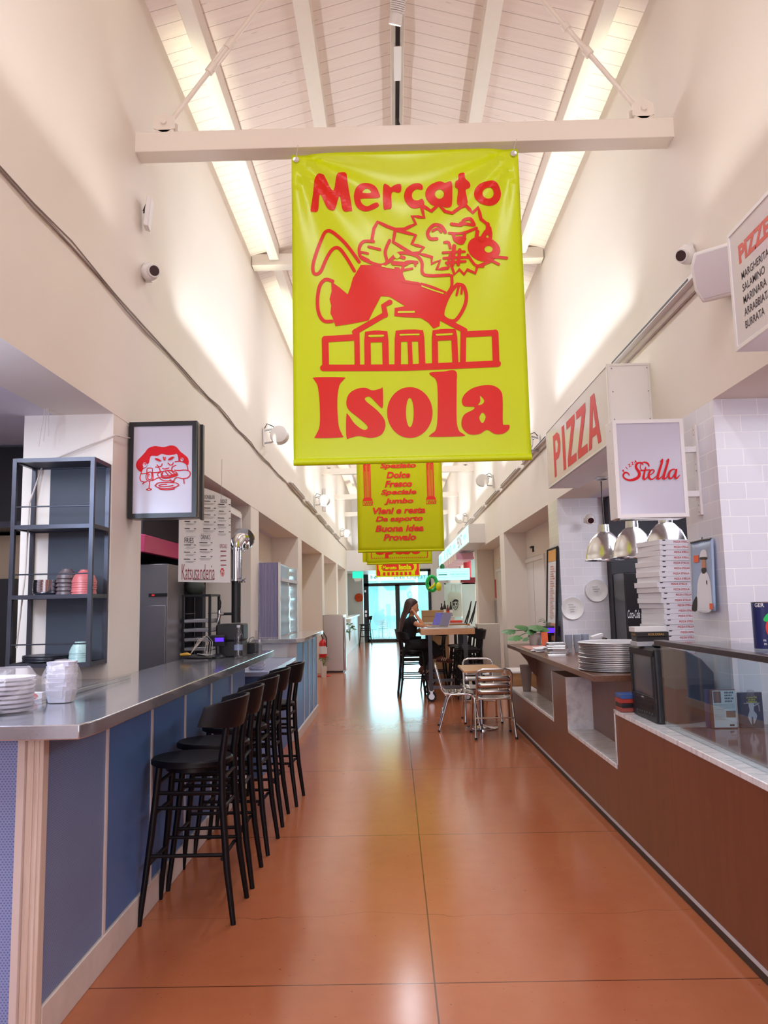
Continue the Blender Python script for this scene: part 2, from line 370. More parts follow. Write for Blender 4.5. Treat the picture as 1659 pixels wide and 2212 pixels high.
M['steel'] = m_steel('brushed_stainless', '#c9cacf', .14); M['steeltop'] = m_steel('stainless_worktop', '#c6c8d2', .13, 1, .2); M['steeltop'].node_tree.nodes['Principled BSDF'].inputs['Metallic'].default_value = .78; M['steelv'] = mat('brushed_stainless_vertical', '#b5aca6', .3, 1.0)
M['chrome'] = mat('chrome', '#d8d8dc', .07, 1.0); M['alu'] = mat('polished_aluminium', '#d6d6d8', .22, 1.0); M['zinc'] = mat('galvanised_metal', '#b4b6ba', .3, 1.0)
M['black'] = mat('black_painted_wood', '#110d12', .42, var=.1, spec=.25); M['blackm'] = mat('black_metal', '#19191d', .35); M['blackp'] = mat('black_plastic', '#1a191d', .45); M['darkk'] = mat('dark_kitchen_wall', '#2a2730', .6)
M['rawsteel'] = mat('raw_welded_steel', '#4a4b54', .35, .7, var=.35, vscale=9); M['darkboard'] = mat('dark_grey_board', '#3d434f', .6, var=.1)
M['brown'] = m_wood('brown_laminate', '#6b3b26', '#7a452e', 2, 3, .3, 6); M['browntop'] = m_wood('brown_wood_top', '#60402f', '#78523e', 1, 4, .28)
M['marble'] = m_marble(); M['oak'] = m_wood('oak_table', '#b9814f', '#cf9a66', 0, 4, .3); M['oakp'] = m_wood('oak_plank', '#c08a58', '#d2a06e', 0, 3, .28)
M['lime'] = mat('yellow_green_vinyl', '#cfdf00', .3, spec=.45); M['lime2'] = mat('olive_yellow_vinyl', '#c2c400', .5, spec=.2); M['yell'] = mat('bright_yellow_vinyl', '#d9d600', .5, spec=.2)
M['red'] = mat('red_print', '#de1c0c', .34, spec=.4); M['red2'] = mat('red_ink', '#d2101e', .5, spec=.2); M['redl'] = mat('soft_red_vinyl', '#dc2026', .45, spec=.2); M['coral'] = mat('coral_red', '#e0402c', .5)
M['pink'] = mat('pink_paint', '#f2508f', .3); M['acryl'] = mat('white_acrylic', '#d6d2de', .25); M['face'] = mat('light_box_face', '#c6c1d0', .25); M['inkk'] = mat('black_ink', '#2b2527', .5); M['grey'] = mat('mid_grey', '#8d8d93', .5); M['greyp'] = mat('pale_grey', '#c6c4c8', .5)
M['cable'] = mat('off_white_cable', '#d3c7c0', .5); M['plastw'] = mat('white_plastic', '#e8e4e3', .35); M['rubber'] = mat('black_rubber', '#1d1c1d', .7)
M['glass'] = glassy('clear_glass'); M['glassd'] = glassy('door_glass', (.95, .99, 1), .08); M['wrap'] = mat('plastic_wrap', '#efe6e8', .12, alpha=.2, spec=1.0, bump=.6, bscale=45); M['acr'] = glassy('clear_acrylic', (.93, .9, .92), .14, .03)
M['purple'] = mat('purple_display', '#3a22a8', .3, emit='#5a2cff', estr=1.2); M['redled'] = mat('red_led', '#a00010', .3, emit='#ff2020', estr=3)
M['paper'] = mat('white_paper', '#e9e6ea', .6); M['cork'] = mat('cardboard', '#b18a63', .8, var=.06); M['orange'] = mat('orange_paper', '#f06a3c', .6); M['leaf'] = mat('green_leaf', '#4d7c46', .42, var=.3, vscale=12); M['leafp'] = mat('pale_green_leaf', '#8fae94', .5, var=.2); M['greenb'] = mat('bright_green', '#1cc45a', .4); M['dkgreen'] = mat('dark_green', '#176b3c', .5)
M['skin'] = mat('skin', '#c98a66', .5, var=.05); M['hair'] = mat('dark_brown_hair', '#3a1b18', .42, var=.35, vscale=30); M['cloth'] = mat('black_cloth', '#131015', .85); M['shoe'] = mat('brown_suede', '#6b4238', .8); M['shoew'] = mat('cream_shoe_stripe', '#d8cabb', .7); M['sole'] = mat('dark_sole', '#5a2f26', .7)
M['extr'] = mat('extinguisher_red', '#d0202a', .3)

# ---------------------------------------------------------------- the hall
Y0, Y1 = -5.5, 29.5
ZH, ZE = 2.62, 5.62            # underside of the header over the stalls, eaves
def ROOF(x): return ZE + (1.725 - abs(x - XC)) * .29
b = MB(); b.box(-6, Y0 - .3, -.12, 6, 34, 0); struct(b.build('floor', M['floor']), 'polished terracotta concrete floor with thin dark joints')
for side, xs, sg in (('left', XL, -1), ('right', XR, 1)):
    b = MB()
    b.box(xs, Y0, ZH, xs + sg * .35, Y1, 3.34)                 # fascia
    b.box(xs + sg * .012, Y0, 3.34, xs + sg * .35, Y1, 5.9)    # wall above, set back a little
    b.box(xs, Y0, 3.325, xs - sg * .012, Y1, 3.36)             # ledge along the joint
    for k in range(-2, 6):                                     # pillars between the stalls
        yc = 4.515 + 4.2 * k + (0 if k else 0); w = .255 if k < 5 else .45
        if side == 'right' and k in (0, 1): continue
        b.box(xs + sg * .002, yc - w, 0, xs + sg * .52, yc + w, ZH)
    struct(b.build('wall_' + side, M['wall'], smooth=False), 'tall plaster wall with fascia and pillars on the %s of the aisle' % side)
for k in (0, 1):                                               # tiled pillars of the pizza stall
    yc = 4.515 + 4.2 * k
    b = MB(); b.box(XR, yc - .255, 0, XR + .52, yc + .255, ZH - .001); o = b.build('trim_%d' % (k + 1), [M['tilex'], M['tiley']], smooth=False)
    for p in o.data.polygons: p.material_index = 1 if abs(p.normal.x) > .5 else 0
    struct(o, 'pillar clad in white rectangular tiles, %s in the pizza stall' % ('nearer one' if k == 0 else 'farther one'))
# stall shells
b = MB()
b.box(-6, Y0, ZH, XL - .35, Y1, ZH + .1); b.box(XR + .35, Y0, ZH, 6, Y1, ZH + .1)
struct(b.build('ceiling.001', M['soffit'], smooth=False), 'flat white soffit over the stalls')
b = MB(); b.box(-5, Y0, 0, -4.6, 8.6, ZH); b.box(-4.6, 8.45, 0, -2.1, 8.56, ZH)
struct(b.build('wall_kitchen', M['white'], smooth=False), 'white back wall of the sandwich stall')
b = MB(); b.box(4.6, Y0, 0, 5, 8.8, ZH); b.box(2.36, 8.5, 0, 4.6, 8.62, ZH); struct(b.build('wall_pizzeria', M['white'], smooth=False), 'white back wall of the pizza stall')
for side, xs, sg in (('left', -2.05, -1), ('right', 2.22, 1)):  # recessed back walls of the farther bays
    b = MB(); ye = Y1 if side == 'left' else 17.0
    b.box(xs, 8.75, 0, xs + sg * .12, ye, ZH)
    struct(b.build('wall_recess_' + side, M['wall'], smooth=False), 'recessed wall with doors in the farther %s bays' % side)
b = MB(); b.box(3.9, 17.0, 0, 4.05, Y1, ZH); b.box(XR + .37, 16.85, 0, 4.0, 17.0, ZH); struct(b.build('wall_shop', M['white'], smooth=False), 'white back wall of the merchandise stall')
# roof: two planked slopes
b = MB()
for sg in (-1, 1):
    xe = XC + sg * 2.1; xr = XC
    b.add([(xe, Y0, ROOF(xe)), (xe, Y1, ROOF(xe)), (xr, Y1, ROOF(xr)), (xr, Y0, ROOF(xr)), (xe, Y0, ROOF(xe) + .2), (xe, Y1, ROOF(xe) + .2), (xr, Y1, ROOF(xr) + .2), (xr, Y0, ROOF(xr) + .2)],
          [(0, 1, 2, 3), (4, 7, 6, 5), (0, 4, 5, 1), (3, 2, 6, 7), (0, 3, 7, 4), (1, 5, 6, 2)])
struct(b.build('ceiling', M['planks'], smooth=False), 'gabled ceiling of white painted planks')
# purlins and ridge, in lengths between trusses
n = 3
for x, w, h in ((-1.33, .11, .17), (-.575, .12, .15), (.825, .12, .15), (1.58, .11, .17), (XC, .11, .16)):
    for ya, yb in ((Y0, 8.5), (8.72, 17.0), (17.2, Y1)):
        b = MB(); zt = ROOF(x) + (.02 if x != XC else -.005); b.box(x - w / 2, ya, zt - h, x + w / 2, yb, zt); n += 1
        struct(b.build('trim_%d' % n, M['whitewood'], bevel=.004), 'white timber purlin under the roof planks')
for y in (8.61, 17.1):
    b = MB(); b.box(XL, y - .08, 5.5, XR, y + .08, 5.64); n += 1; struct(b.build('trim_%d' % n, M['beam'], bevel=.004), 'white beam at eaves height across the hall')
# tie beams with their slanted rods
TB = (4.62, 12.9, 17.05, 21.2, 25.4)
for i, y in enumerate(TB):
    b = MB(); b.box(XL - .05, y - .06, 4.43, XR + .05, y + .075, 4.565); n += 1
    o = struct(b.build('trim_%d' % n, M['beam'], bevel=.004), 'white steel tie beam across the aisle, %s from the front' % ('first', 'second', 'third', 'fourth', 'fifth')[i])
    if i in (0, 2):
        for sg, xb in ((-1, -1.43), (1, 1.68)):
            t = MB()
            hexa = [(.075 * cos(pi / 3 * k + pi / 6) * 1.05, .075 * sin(pi / 3 * k + pi / 6) + .055) for k in range(6)]
            hexa = [(a, max(-.02, c)) for a, c in hexa]
            t.prism(hexa, (xb, y - .05, 4.58), (1, 0, 0), (0, 0, 1), (0, .012, 0)); t.prism(hexa, (xb, y + .03, 4.58), (1, 0, 0), (0, 0, 1), (0, .012, 0))
            t.tube([(xb, y - .07, 4.635), (xb, y + .06, 4.635)], .018, 10); t.box(xb - .06, y - .05, 4.562, xb + .06, y + .045, 4.585)
            t.build('gusset_plate', M['beam'], o)
            d = V((-sg * .585, 0, .81)).normalized(); p0 = V((xb, y, 4.635)); L = 1.72
            r = MB(); r.tube([p0, p0 + d * L], .016, 10)
            a, c = (.5, .72) if sg < 0 else (.55, .78)
            r.build('tie_rod', M['beam'], o)
            r = MB()
            if sg < 0:
                nn = V((d.z, 0, -d.x))
                for s2 in (-1, 1): r.tube([p0 + d * a + nn * .022 * s2, p0 + d * c + nn * .022 * s2], .009, 8)
                r.tube([p0 + d * (a - .03), p0 + d * (a + .04)], .028, 10); r.tube([p0 + d * (c - .04), p0 + d * (c + .03)], .028, 10)
            else:
                r.tube([p0 + d * (a - .025), p0 + d * (a + .025)], .03, 12); r.tube([p0 + d * (c - .02), p0 + d * (c + .02)], .027, 12)
            r.build('turnbuckle', M['beam'], o)
# end walls
b = MB(); b.box(-6, Y1, 2.78, 6, Y1 + .25, 6.4); b.box(-6, Y1, 0, -1.22, Y1 + .25, 2.78); b.box(1.42, Y1, 0, 6, Y1 + .25, 2.78)
struct(b.build('wall_far', M['white'], smooth=False), 'white end wall around the glass entrance')
b = MB(); b.box(-6, Y0 - .2, 0, 6, Y0, 6.4); struct(b.build('wall_rear', M['wall'], smooth=False), 'wall behind the photographer')
b = MB(); b.box(-6, Y0, 0, -5.9, Y1, 2.7); b.box(5.9, Y0, 0, 6, Y1, 2.7); struct(b.build('wall_outer', M['wall'], smooth=False), 'outer side walls')
b = MB(); b.box(-1.6, 25.75, 2.6, -.62, 29.4, 3.3); struct(b.build('trim_90', M['white'], smooth=False), 'white boxed duct over the left end of the aisle')
# glass entrance
d = struct(thing('door_1', '', ''), 'black framed glass entrance doors at the far end'); y = 29.46
b = MB()
for x0, x1, z0, z1 in ((-1.2, -1.0, 0, 2.74), (1.3, 1.42, 0, 2.74), (-1.2, 1.42, 2.68, 2.78), (-1.2, 1.42, 2.14, 2.26), (.03, .2, 0, 2.2), (-1.05, .1, 0, .12), (.15, 1.35, 0, .1)): b.box(x0, y, z0, x1, y + .09, z1)
b.build('frame', M['blackm'], d, smooth=False)
MB().box(-1.0, y + .04, .1, .05, y + .05, 2.15).build('pane', M['glassd'], d); MB().box(.18, y + .04, .1, 1.32, y + .05, 2.15).build('pane', M['glassd'], d); MB().box(-1.02, y + .04, 2.25, 1.32, y + .05, 2.7).build('pane', M['glassd'], d)
b = MB(); b.box(-1.16, y - .03, 1.92, -1.1, y, 2.0); b.box(-1.16, y - .03, 1.13, -1.08, y, 1.22); b.box(-1.15, y - .05, .98, -1.09, y, 1.08); b.build('lock', M['alu'], d)
# frosted lettering on the glass of the entrance
b = MB(); put_text(b, 'TEMPO BEN', (.62, y + .034, 2.46), (-1, 0, 0), (0, 0, 1), w=1.25, h=.12, lift=-.0)
b.build('lettering', mat('teal_letters', '#3f8f95', .5), d)
b = MB(); put_text(b, '61', (-.78, y + .034, 2.5), (-1, 0, 0), (0, 0, 1), w=.2, h=.13, bold=.02, lift=0); b.box(-.92, y + .033, 2.42, -.9, y + .035, 2.58); b.box(-.66, y + .033, 2.42, -.64, y + .035, 2.58); b.build('number_sign', mat('dark_teal', '#2d6a70', .5), d)
fz = mat('frosted_vinyl', '#c8eef5', .6, alpha=.35)
dr = Draw(lambda u, v: V((-1.0 + u, y + .036, v)), (0, -1, 0), 0)
dr.fill(ellipse(.38, .92, .23, .3)); dr.fill([(.66, .55), (.84, .55), (.84, 1.45), (.66, 1.45)], smooth=False); dr.fill(ellipse(1.5, .92, .25, .3), [ellipse(1.5, .92, .1, .14)]); dr.build('frosted_lettering', fz, d)
# recess doors, white leaves
def recess_door(nm, x, y0, y1, h, sg, lab):
    d = struct(thing(nm, '', '', (x, (y0 + y1) / 2, 0)), lab)
    b = MB(); w = .07; q = -sg * .03
    b.box(x, y0 - w, 0, x + q, y0, h + w); b.box(x, y1, 0, x + q, y1 + w, h + w); b.box(x, y0, h, x + q, y1, h + w); b.build('door_frame', M['white'], d, bevel=.004)
    MB().box(x - .002 * sg, y0, 0.01, x - sg * .012, y1, h).build('door_leaf', M['plastw'], d)
    b = MB(); b.box(x - sg * .012, (y0 + y1) / 2 - .004, .02, x - sg * .0135, (y0 + y1) / 2 + .004, h); b.build('seam', M['inkk'], d)
    b = MB(); hx = x - sg * .03; b.tube([(x - sg * .012, y0 + .12, 1.02), (hx - sg * .03, y0 + .12, 1.02), (hx - sg * .03, y0 + .24, 1.02)], .01, 8); b.build('door_handle', M['alu'], d)
    return d
recess_door('door_2', 2.22, 11.2, 12.9, 2.1, 1, 'white double door in the nearer right recess')
recess_door('door_3', 2.22, 14.6, 16.3, 2.1, 1, 'white door in the second right recess')
recess_door('door_4', -2.05, 14.2, 15.6, 2.1, -1, 'white door in the second left recess')
recess_door('door_5', -2.05, 18.4, 19.8, 2.1, -1, 'white door in the third left recess')
recess_door('door_6', -2.05, 9.9, 11.9, 2.1, -1, 'white door in the first left recess')
# outdoors beyond the entrance
b = MB(); b.box(-14, 29.75, -.14, 14, 60, -.01); struct(b.build('pavement', mat('pale_paving', '#c9d6d6', .8, var=.1)), 'pale pavement outside the entrance')
b = MB(); b.box(-9, 44, 0, 1.0, 44.5, 2.6); b.box(1.5, 48, 0, 9, 48.5, 3.2); b.box(-5, 43.7, 1.0, -4.8, 44, 2.6); b.box(-9, 43.2, 2.6, 1.2, 44.6, 2.75); struct(b.build('shopfront', mat('pale_stone', '#bfcfd0', .8, var=.15, vscale=1.5)), 'pale buildings across the square outside')
# ================================================================= LEFT SIDE
# ---- near steel-topped counter
t = thing('bar_counter', 'long steel-topped counter faced with blue perforated panels, nearest on the left', 'counter', (-1.6, 4.7, 0))
b = MB(); poly = [(-3.2, 2.6), (-1.07, 2.6), (-1.05, 2.72), (-1.05, 6.6), (-1.595, 6.72), (-1.595, 4.25), (-3.2, 4.25)]
b.prism(poly, (0, 0, 1.065), (1, 0, 0), (0, 1, 0), (0, 0, .05)); b.build('countertop', M['steeltop'], t, bevel=.004)
b = MB(); b.box(-3.1, 2.78, 0, -1.3, 4.24, 1.06); b.box(-1.595, 4.24, 0, -1.3, 6.45, 1.06); b.build('carcass', M['darkboard'], t, smooth=False)
ys = [2.79, 3.36, 3.97, 4.59, 5.23, 5.88, 6.42]
for i in range(6):
    MB().box(-1.29, ys[i] + .012, .14, -1.262, ys[i + 1] - .012, 1.063).build('panel', M['greypanel'] if i == 0 else M['bluepanel'], t, smooth=False)
for i in range(1, 6): MB().box(-1.29, ys[i] - .012, .13, -1.255, ys[i] + .012, 1.063).build('batten', M['batten'], t, bevel=.002)
b = MB(); b.box(-1.31, 2.74, .0, -1.253, 2.785, 1.063); b.box(-1.31, 2.735, .0, -1.285, 2.742, 1.063); b.box(-1.278, 2.735, 0, -1.266, 2.742, 1.063); b.build('corner_post', M['lwood'], t, bevel=.003)
MB().box(-1.337, 2.72, 0, -1.31, 2.76, 1.063).build('end_trim', M['batten'], t, bevel=.002)
b = MB()
for z in (.12, .35, .7): b.lathe([(.0, 0), (.007, .001), (.007, .004)][::-1], (-1.322, 2.72, z), 8, ax='y')
b.build('screws', M['zinc'], t)
MB().box(-3.1, 2.75, .06, -1.337, 2.778, 1.063).build('end_panel', m_mesh('pale_blue_mesh', '#8796c6', '#4a5ea0'), t, smooth=False, label='blue perforated end panel')
b = MB(); b.box(-1.29, 2.787, 0, -1.252, 6.43, .135); b.build('kickboard', M['skirt'], t, bevel=.003)
# glass guard
t = thing('glass_guard', 'low clear glass guard standing on the steel counter in front of the shelf', 'glass guard', (-1.47, 3.4, 1.115))
MB().box(-1.474, 2.66, 1.115, -1.466, 4.24, 1.135).build('pane', M['glass'], t); b = MB(); b.box(-1.475, 2.66, 1.133, -1.465, 4.24, 1.137); b.build('polished_edge', M['alu'], t)

# ---- bar stools
def stool_proto(name, label):
    t = thing(name, label, 'bar stool')           # faces +x in its own space
    o = []
    for k in range(28):
        a = 2 * pi * k / 28; r = .19 * (1 + .05 * cos(2 * a)); o.append((r * cos(a) * 1.02 + .01, r * sin(a) * .98))
    b = MB(); n = len(o)
    prof = [(.9, .715), (1.0, .722), (1.0, .742), (.96, .75), (.8, .746), (.45, .741)]
    vs = []; fs = []
    for s_, z in prof: vs += [(p[0] * s_, p[1] * s_, z) for p in o]
    for i in range(len(prof) - 1):
        for k in range(n): fs.append((i * n + k, i * n + (k + 1) % n, (i + 1) * n + (k + 1) % n, (i + 1) * n + k))
    fs.append(tuple(range(n - 1, -1, -1))); fs.append(tuple((len(prof) - 1) * n + k for k in range(n)))
    b.add(vs, fs); b.build('seat', M['black'], t)
    for s_ in (-1, 1):
        MB().tube([(.14, s_ * .125, .72), (.17, s_ * .14, .4), (.215, s_ * .165, 0)], [.017, .017, .013], 10).build('leg', M['black'], t)
        MB().tube([(-.235, s_ * .165, 0), (-.2, s_ * .15, .25), (-.175, s_ * .14, .55), (-.17, s_ * .135, .75), (-.19, s_ * .135, .9), (-.215, s_ * .135, 1.0)], [.013, .017, .018, .018, .016, .012], 10).build('leg', M['black'], t)
    b = MB(); vs = []; fs = []; N = 22                        # curved plywood back
    for i in range(N + 1):
        a = (i / N - .5) * 2; y = .2 * sin(a * 1.45) / sin(1.45); dx = -.262 + .165 * abs(a) ** 2.3
        lo = .9 + .02 * a * a; hi = 1.05 - .035 * abs(a) ** 3
        for th in (0, .016):
            vs += [(dx + th + .018, y, lo), (dx + th + .008, y, lo + .03), (dx + th - .012, y, hi - .01), (dx + th - .014, y, hi)]
    for i in range(N):
        A = i * 8; B = A + 8
        for k in range(3): fs += [(A + k, B + k, B + k + 1, A + k + 1), (A + 4 + k, A + 5 + k, B + 5 + k, B + 4 + k)]
        fs += [(A + 3, B + 3, B + 7, A + 7), (A, A + 4, B + 4, B)]
    fs += [(0, 1, 5, 4), (1, 2, 6, 5), (2, 3, 7, 6), (N * 8, N * 8 + 4, N * 8 + 5, N * 8 + 1), (N * 8 + 1, N * 8 + 5, N * 8 + 6, N * 8 + 2), (N * 8 + 2, N * 8 + 6, N * 8 + 7, N * 8 + 3)]
    b.add(vs, fs); b.build('backrest', M['black'], t, bevel=.003)
    for z, d in ((.6, 0), (.53, 0), (.31, 0)):
        fx = .14 + (.72 - z) * .1; fy = .125 + (.72 - z) * .055; rx = -.17 - max(0, .55 - z) * .1
        for s_ in (-1, 1): MB().tube([(fx, s_ * fy, z), (rx, s_ * .143, z)], .0095, 8).build('side_stretcher', M['black'], t)
    for z in (.645, .5, .27): b = MB(); b.tube([(.147 + (.645 - z) * .09, -.135, z), (.147 + (.645 - z) * .09, .135, z)], .0095, 8); b.build('front_stretcher', M['black'], t); b = MB(); b.tube([(-.175, -.14, z + .02), (-.175, .14, z + .02)], .0095, 8); b.build('rear_stretcher', M['black'], t)
    b = MB(); b.lathe([(.1, .69), (.14, .692), (.14, .716), (.1, .716)], (0, 0, 0), 20); b.build('seat_ring', M['black'], t)
    return t
stool0 = stool_proto('bar_stool', 'black wooden bar stool nearest the camera at the steel counter')
SG = 'bar stools along the steel counter'
stool0['group'] = SG
place(stool0, (-1.035, 3.95, 0), pi)
for y, dx, rz, lab in ((4.40, 0, .03, 'second black bar stool from the camera at the steel counter'), (4.945, .005, -.03, 'middle black bar stool of the five at the steel counter'),
                       (5.515, 0, .02, 'fourth black bar stool from the camera at the steel counter'), (6.04, .04, -.04, 'farthest black bar stool at the end of the steel counter')):
    place(copy_tree(stool0), (-1.035 + dx, y, 0), pi + rz, lab, SG)
def stool(x, y, rz, lab, z=0, g=None):
    c = place(copy_tree(stool0), (x, y, z), rz, lab)
    if g: c['group'] = g
    else: del c['group']
    return c

# ---- wall rack of raw steel with crockery
t = thing('wall_shelf', 'open rack of raw welded steel bars with dark back board on the white pillar', 'shelf', (-1.83, 4.2, 1.19))
x0, x1, y0, y1 = -2.045, -1.62, 4.03, 4.25; bw = .011
b = MB()
for x in (x0, x1):
    for y in (y0, y1): b.box(x - bw, y - bw, 1.2, x + bw, y + bw, 2.32)
zs = (1.21, 1.57, 1.945, 2.31)
for z in zs:
    for y in (y0, y1): b.box(x0 + bw, y - bw * .94, z - bw, x1 - bw, y + bw * .94, z + bw)
    for x in (x0, x1): b.box(x - bw * .94, y0 + bw, z - bw, x + bw * .94, y1 - bw, z + bw)
b.build('frame', M['rawsteel'], t, smooth=False)
for z in zs: MB().box(x0 + bw, y0 + bw, z - .004, x1 - bw, y1 - bw, z + .004).build('shelf_plate', M['darkboard'], t, smooth=False)
MB().box(x0 + .09, y1 + .003, 1.2, x1 - bw, y1 + .012, 2.3).build('back_panel', M['darkboard'], t, smooth=False)
for z in (1.32, 1.69, 2.055): MB().tube([(x0, y0 - .004, z), (x1, y0 - .004, z)], .004, 6).build('rail', M['rawsteel'], t)
b = MB(); b.tube([(-2.0, 4.24, 2.31), (-2.035, 4.18, 2.1), (-2.03, 4.15, 1.7), (-2.05, 4.12, 1.3)], .005, 6); tag(b.build('cable', M['cable']), 'white cable hanging down inside the left edge of the steel rack', 'cable')
def bowl_mb(r, h, base=.45, th=.006, n=24, inv=False):
    pr = [(r * base, 0), (r * base * 1.02, h * .08), (r * .78, h * .42), (r * .95, h * .78), (r, h), (r - th, h), (r * .9, h * .75), (r * .7, h * .45), (r * base * .8, h * .15), (0, h * .12)]
    if inv: pr = [(a, h - z) for a, z in pr]
    return MB().lathe(pr, (0, 0, 0), n)
def pile(name, mb, mats, x, y, z0, step, n, labf, cat, group, rot=0.0, jx=.0015):
    first = None
    for k in range(n):
        if first is None: first = o = mb.build(name, mats)
        else: o = first.copy(); COL.objects.link(o)
        o.location = (x + random.uniform(-jx, jx), y + random.uniform(-jx, jx), z0 + k * step); o.rotation_euler = (0, 0, rot + random.uniform(-.2, .2) * (jx > .001))
        tag(o, labf(k, n), cat, group)
ORD = ['bottom', 'second', 'third', 'fourth', 'fifth', 'sixth', 'seventh', 'eighth', 'ninth', 'tenth', 'eleventh', 'twelfth', 'thirteenth', 'fourteenth', 'fifteenth', 'sixteenth', 'seventeenth', 'eighteenth', 'nineteenth', 'twentieth', 'twenty-first', 'twenty-second', 'twenty-third', 'twenty-fourth', 'twenty-fifth']
def lf(desc): return lambda k, n: '%s, %s of its stack' % (desc, 'topmost' if k == n - 1 else ('bottom one' if k == 0 else ORD[k] + ' from the bottom'))
pile('metal_bowl', MB().lathe([(.05, 0), (.064, .01), (.066, .024), (.062, .024), (.05, .008), (0, .006)], (0, 0, 0), 24), M['steel'], -1.91, 4.14, 1.581, .0145, 5, lf('small round steel bowl on the rack'), 'bowl', 'steel bowls on the rack')
pile('dark_bowl', bowl_mb(.055, .052, .45, inv=True), mat('taupe_glaze', '#5d5054', .35), -1.795, 4.14, 1.581, .022, 5, lf('grey-brown upturned bowl on the rack'), 'bowl', 'grey-brown bowls on the rack')
pile('pink_bowl', bowl_mb(.066, .07, .35, inv=True), mat('pink_glaze', '#c76a6b', .35), -1.69, 4.12, 1.581, .0125, 6, lf('salmon pink upturned bowl on the rack'), 'bowl', 'pink bowls on the rack')
pile('mint_bowl', bowl_mb(.056, .06, .5, inv=True), mat('mint_glaze', '#a9c9c6', .3), -1.70, 4.11, 1.221, .0115, 5, lf('pale mint upturned bowl on the rack'), 'bowl', 'mint bowls on the rack')
pile('dark_plate', MB().lathe([(.09, 0), (.125, .008), (.128, .014), (.12, .011), (.09, .005), (0, .004)], (0, 0, 0), 28), mat('dark_plate', '#3a3a42', .3), -1.885, 4.135, 1.221, .008, 4, lf('dark round plate lying on the rack'), 'plate', 'dark plates on the rack')

# ---- takeaway trays in clear film
def octa(w, d, ch): return [(-w + ch, -d), (w - ch, -d), (w, -d + ch), (w, d - ch), (w - ch, d), (-w + ch, d), (-w, d - ch), (-w, -d + ch)]
def tray_mb(w, d, h, ch=.02):
    b = MB(); A = octa(w * .8, d * .8, ch * .8); B = octa(w, d, ch); C = octa(w - .006, d - .006, ch); D = octa(w * .78, d * .78, ch * .8); n = 8
    vs = [(x, y, 0) for x, y in A] + [(x, y, h) for x, y in B] + [(x, y, h) for x, y in C] + [(x, y, .004) for x, y in D]
    fs = [tuple(range(7, -1, -1)), tuple(range(24, 32))]
    for i in range(3): fs += [(i * 8 + k, i * 8 + (k + 1) % 8, i * 8 + 8 + (k + 1) % 8, i * 8 + 8 + k) for k in range(8)]
    return b.add(vs, fs)
W0 = (-1.405, 3.22, 1.115)
pile('takeaway_tray', tray_mb(.056, .05, .05), M['acryl'], W0[0], W0[1], W0[2] + .003, .0165, 8, lf('white octagonal takeaway tray on the counter'), 'takeaway tray', 'takeaway trays wrapped on the steel counter')
b = MB(); o = []
for i, (w, d, z) in enumerate(((.04, .035, .002), (.052, .05, .03), (.07, .062, .06), (.073, .064, .11), (.06, .055, .142), (.042, .04, .17), (.03, .03, .176))):
    o.append([(W0[0] + x * (1 + random.uniform(-.06, .06)), W0[1] + y * (1 + random.uniform(-.06, .06)), W0[2] + z + random.uniform(-.003, .003)) for x, y in octa(w, d, .025)])
vs = [p for r in o for p in r]; fs = [tuple(range(7, -1, -1)), tuple(range(48, 56))]
for i in range(6): fs += [(i * 8 + k, i * 8 + (k + 1) % 8, i * 8 + 8 + (k + 1) % 8, i * 8 + 8 + k) for k in range(8)]
b.add(vs, fs); tag(b.build('film_wrap', M['wrap'], smooth=False), 'crinkled clear film around the upright stack of white trays on the counter', 'plastic wrap')
pile('wrapped_lid', MB().lathe([(.05, 0), (.095, .004), (.1, .014), (.094, .014), (.05, .01), (0, .01)], (0, 0, 0), 24), M['acryl'], -1.5, 2.95, 1.118, .0165, 8, lf('white bowl lid inside the plastic bag'), 'lid', 'lids bagged at the counter corner', jx=.004)
b = MB(); vs = []; fs = []; n = 22; R = 9
for i in range(R):
    tt = i / (R - 1); z = 1.116 + .165 * tt; r = .12 + .03 * sin(pi * min(1, tt * 1.15)) - .05 * max(0, tt - .75) * 4 * .6
    for k in range(n):
        a = 2 * pi * k / n; q = 1 + .16 * noise.noise(V((cos(a) * 2.3, sin(a) * 2.3, tt * 4))); vs.append((-1.5 + r * q * cos(a), 2.94 + r * q * sin(a) * .9, z + .012 * noise.noise(V((a * 3, tt * 3, 1)))))
for i in range(R - 1):
    for k in range(n): fs.append((i * n + k, i * n + (k + 1) % n, (i + 1) * n + (k + 1) % n, (i + 1) * n + k))
fs += [tuple(range(n - 1, -1, -1)), tuple((R - 1) * n + k for k in range(n))]
b.add(vs, fs); tag(b.build('plastic_bag', M['wrap'], smooth=False), 'crumpled clear plastic bag of lids at the left edge of the counter', 'bag')
t = thing('card_box', 'small white card box with a red swirl on the steel counter', 'box', (-1.545, 3.3, 1.116)); MB().box(-1.575, 3.28, 1.116, -1.515, 3.32, 1.15).build('carton', M['paper'], t)
dr = Draw(lambda u, v: V((-1.545 + u, 3.28, 1.133 + v)), (0, -1, 0), .001); dr.stroke([(.012 * cos(a / 3) * (1 - a / 40), .012 * sin(a / 3) * (1 - a / 40)) for a in range(30)], .004); dr.build('swirl_print', M['red'], t)

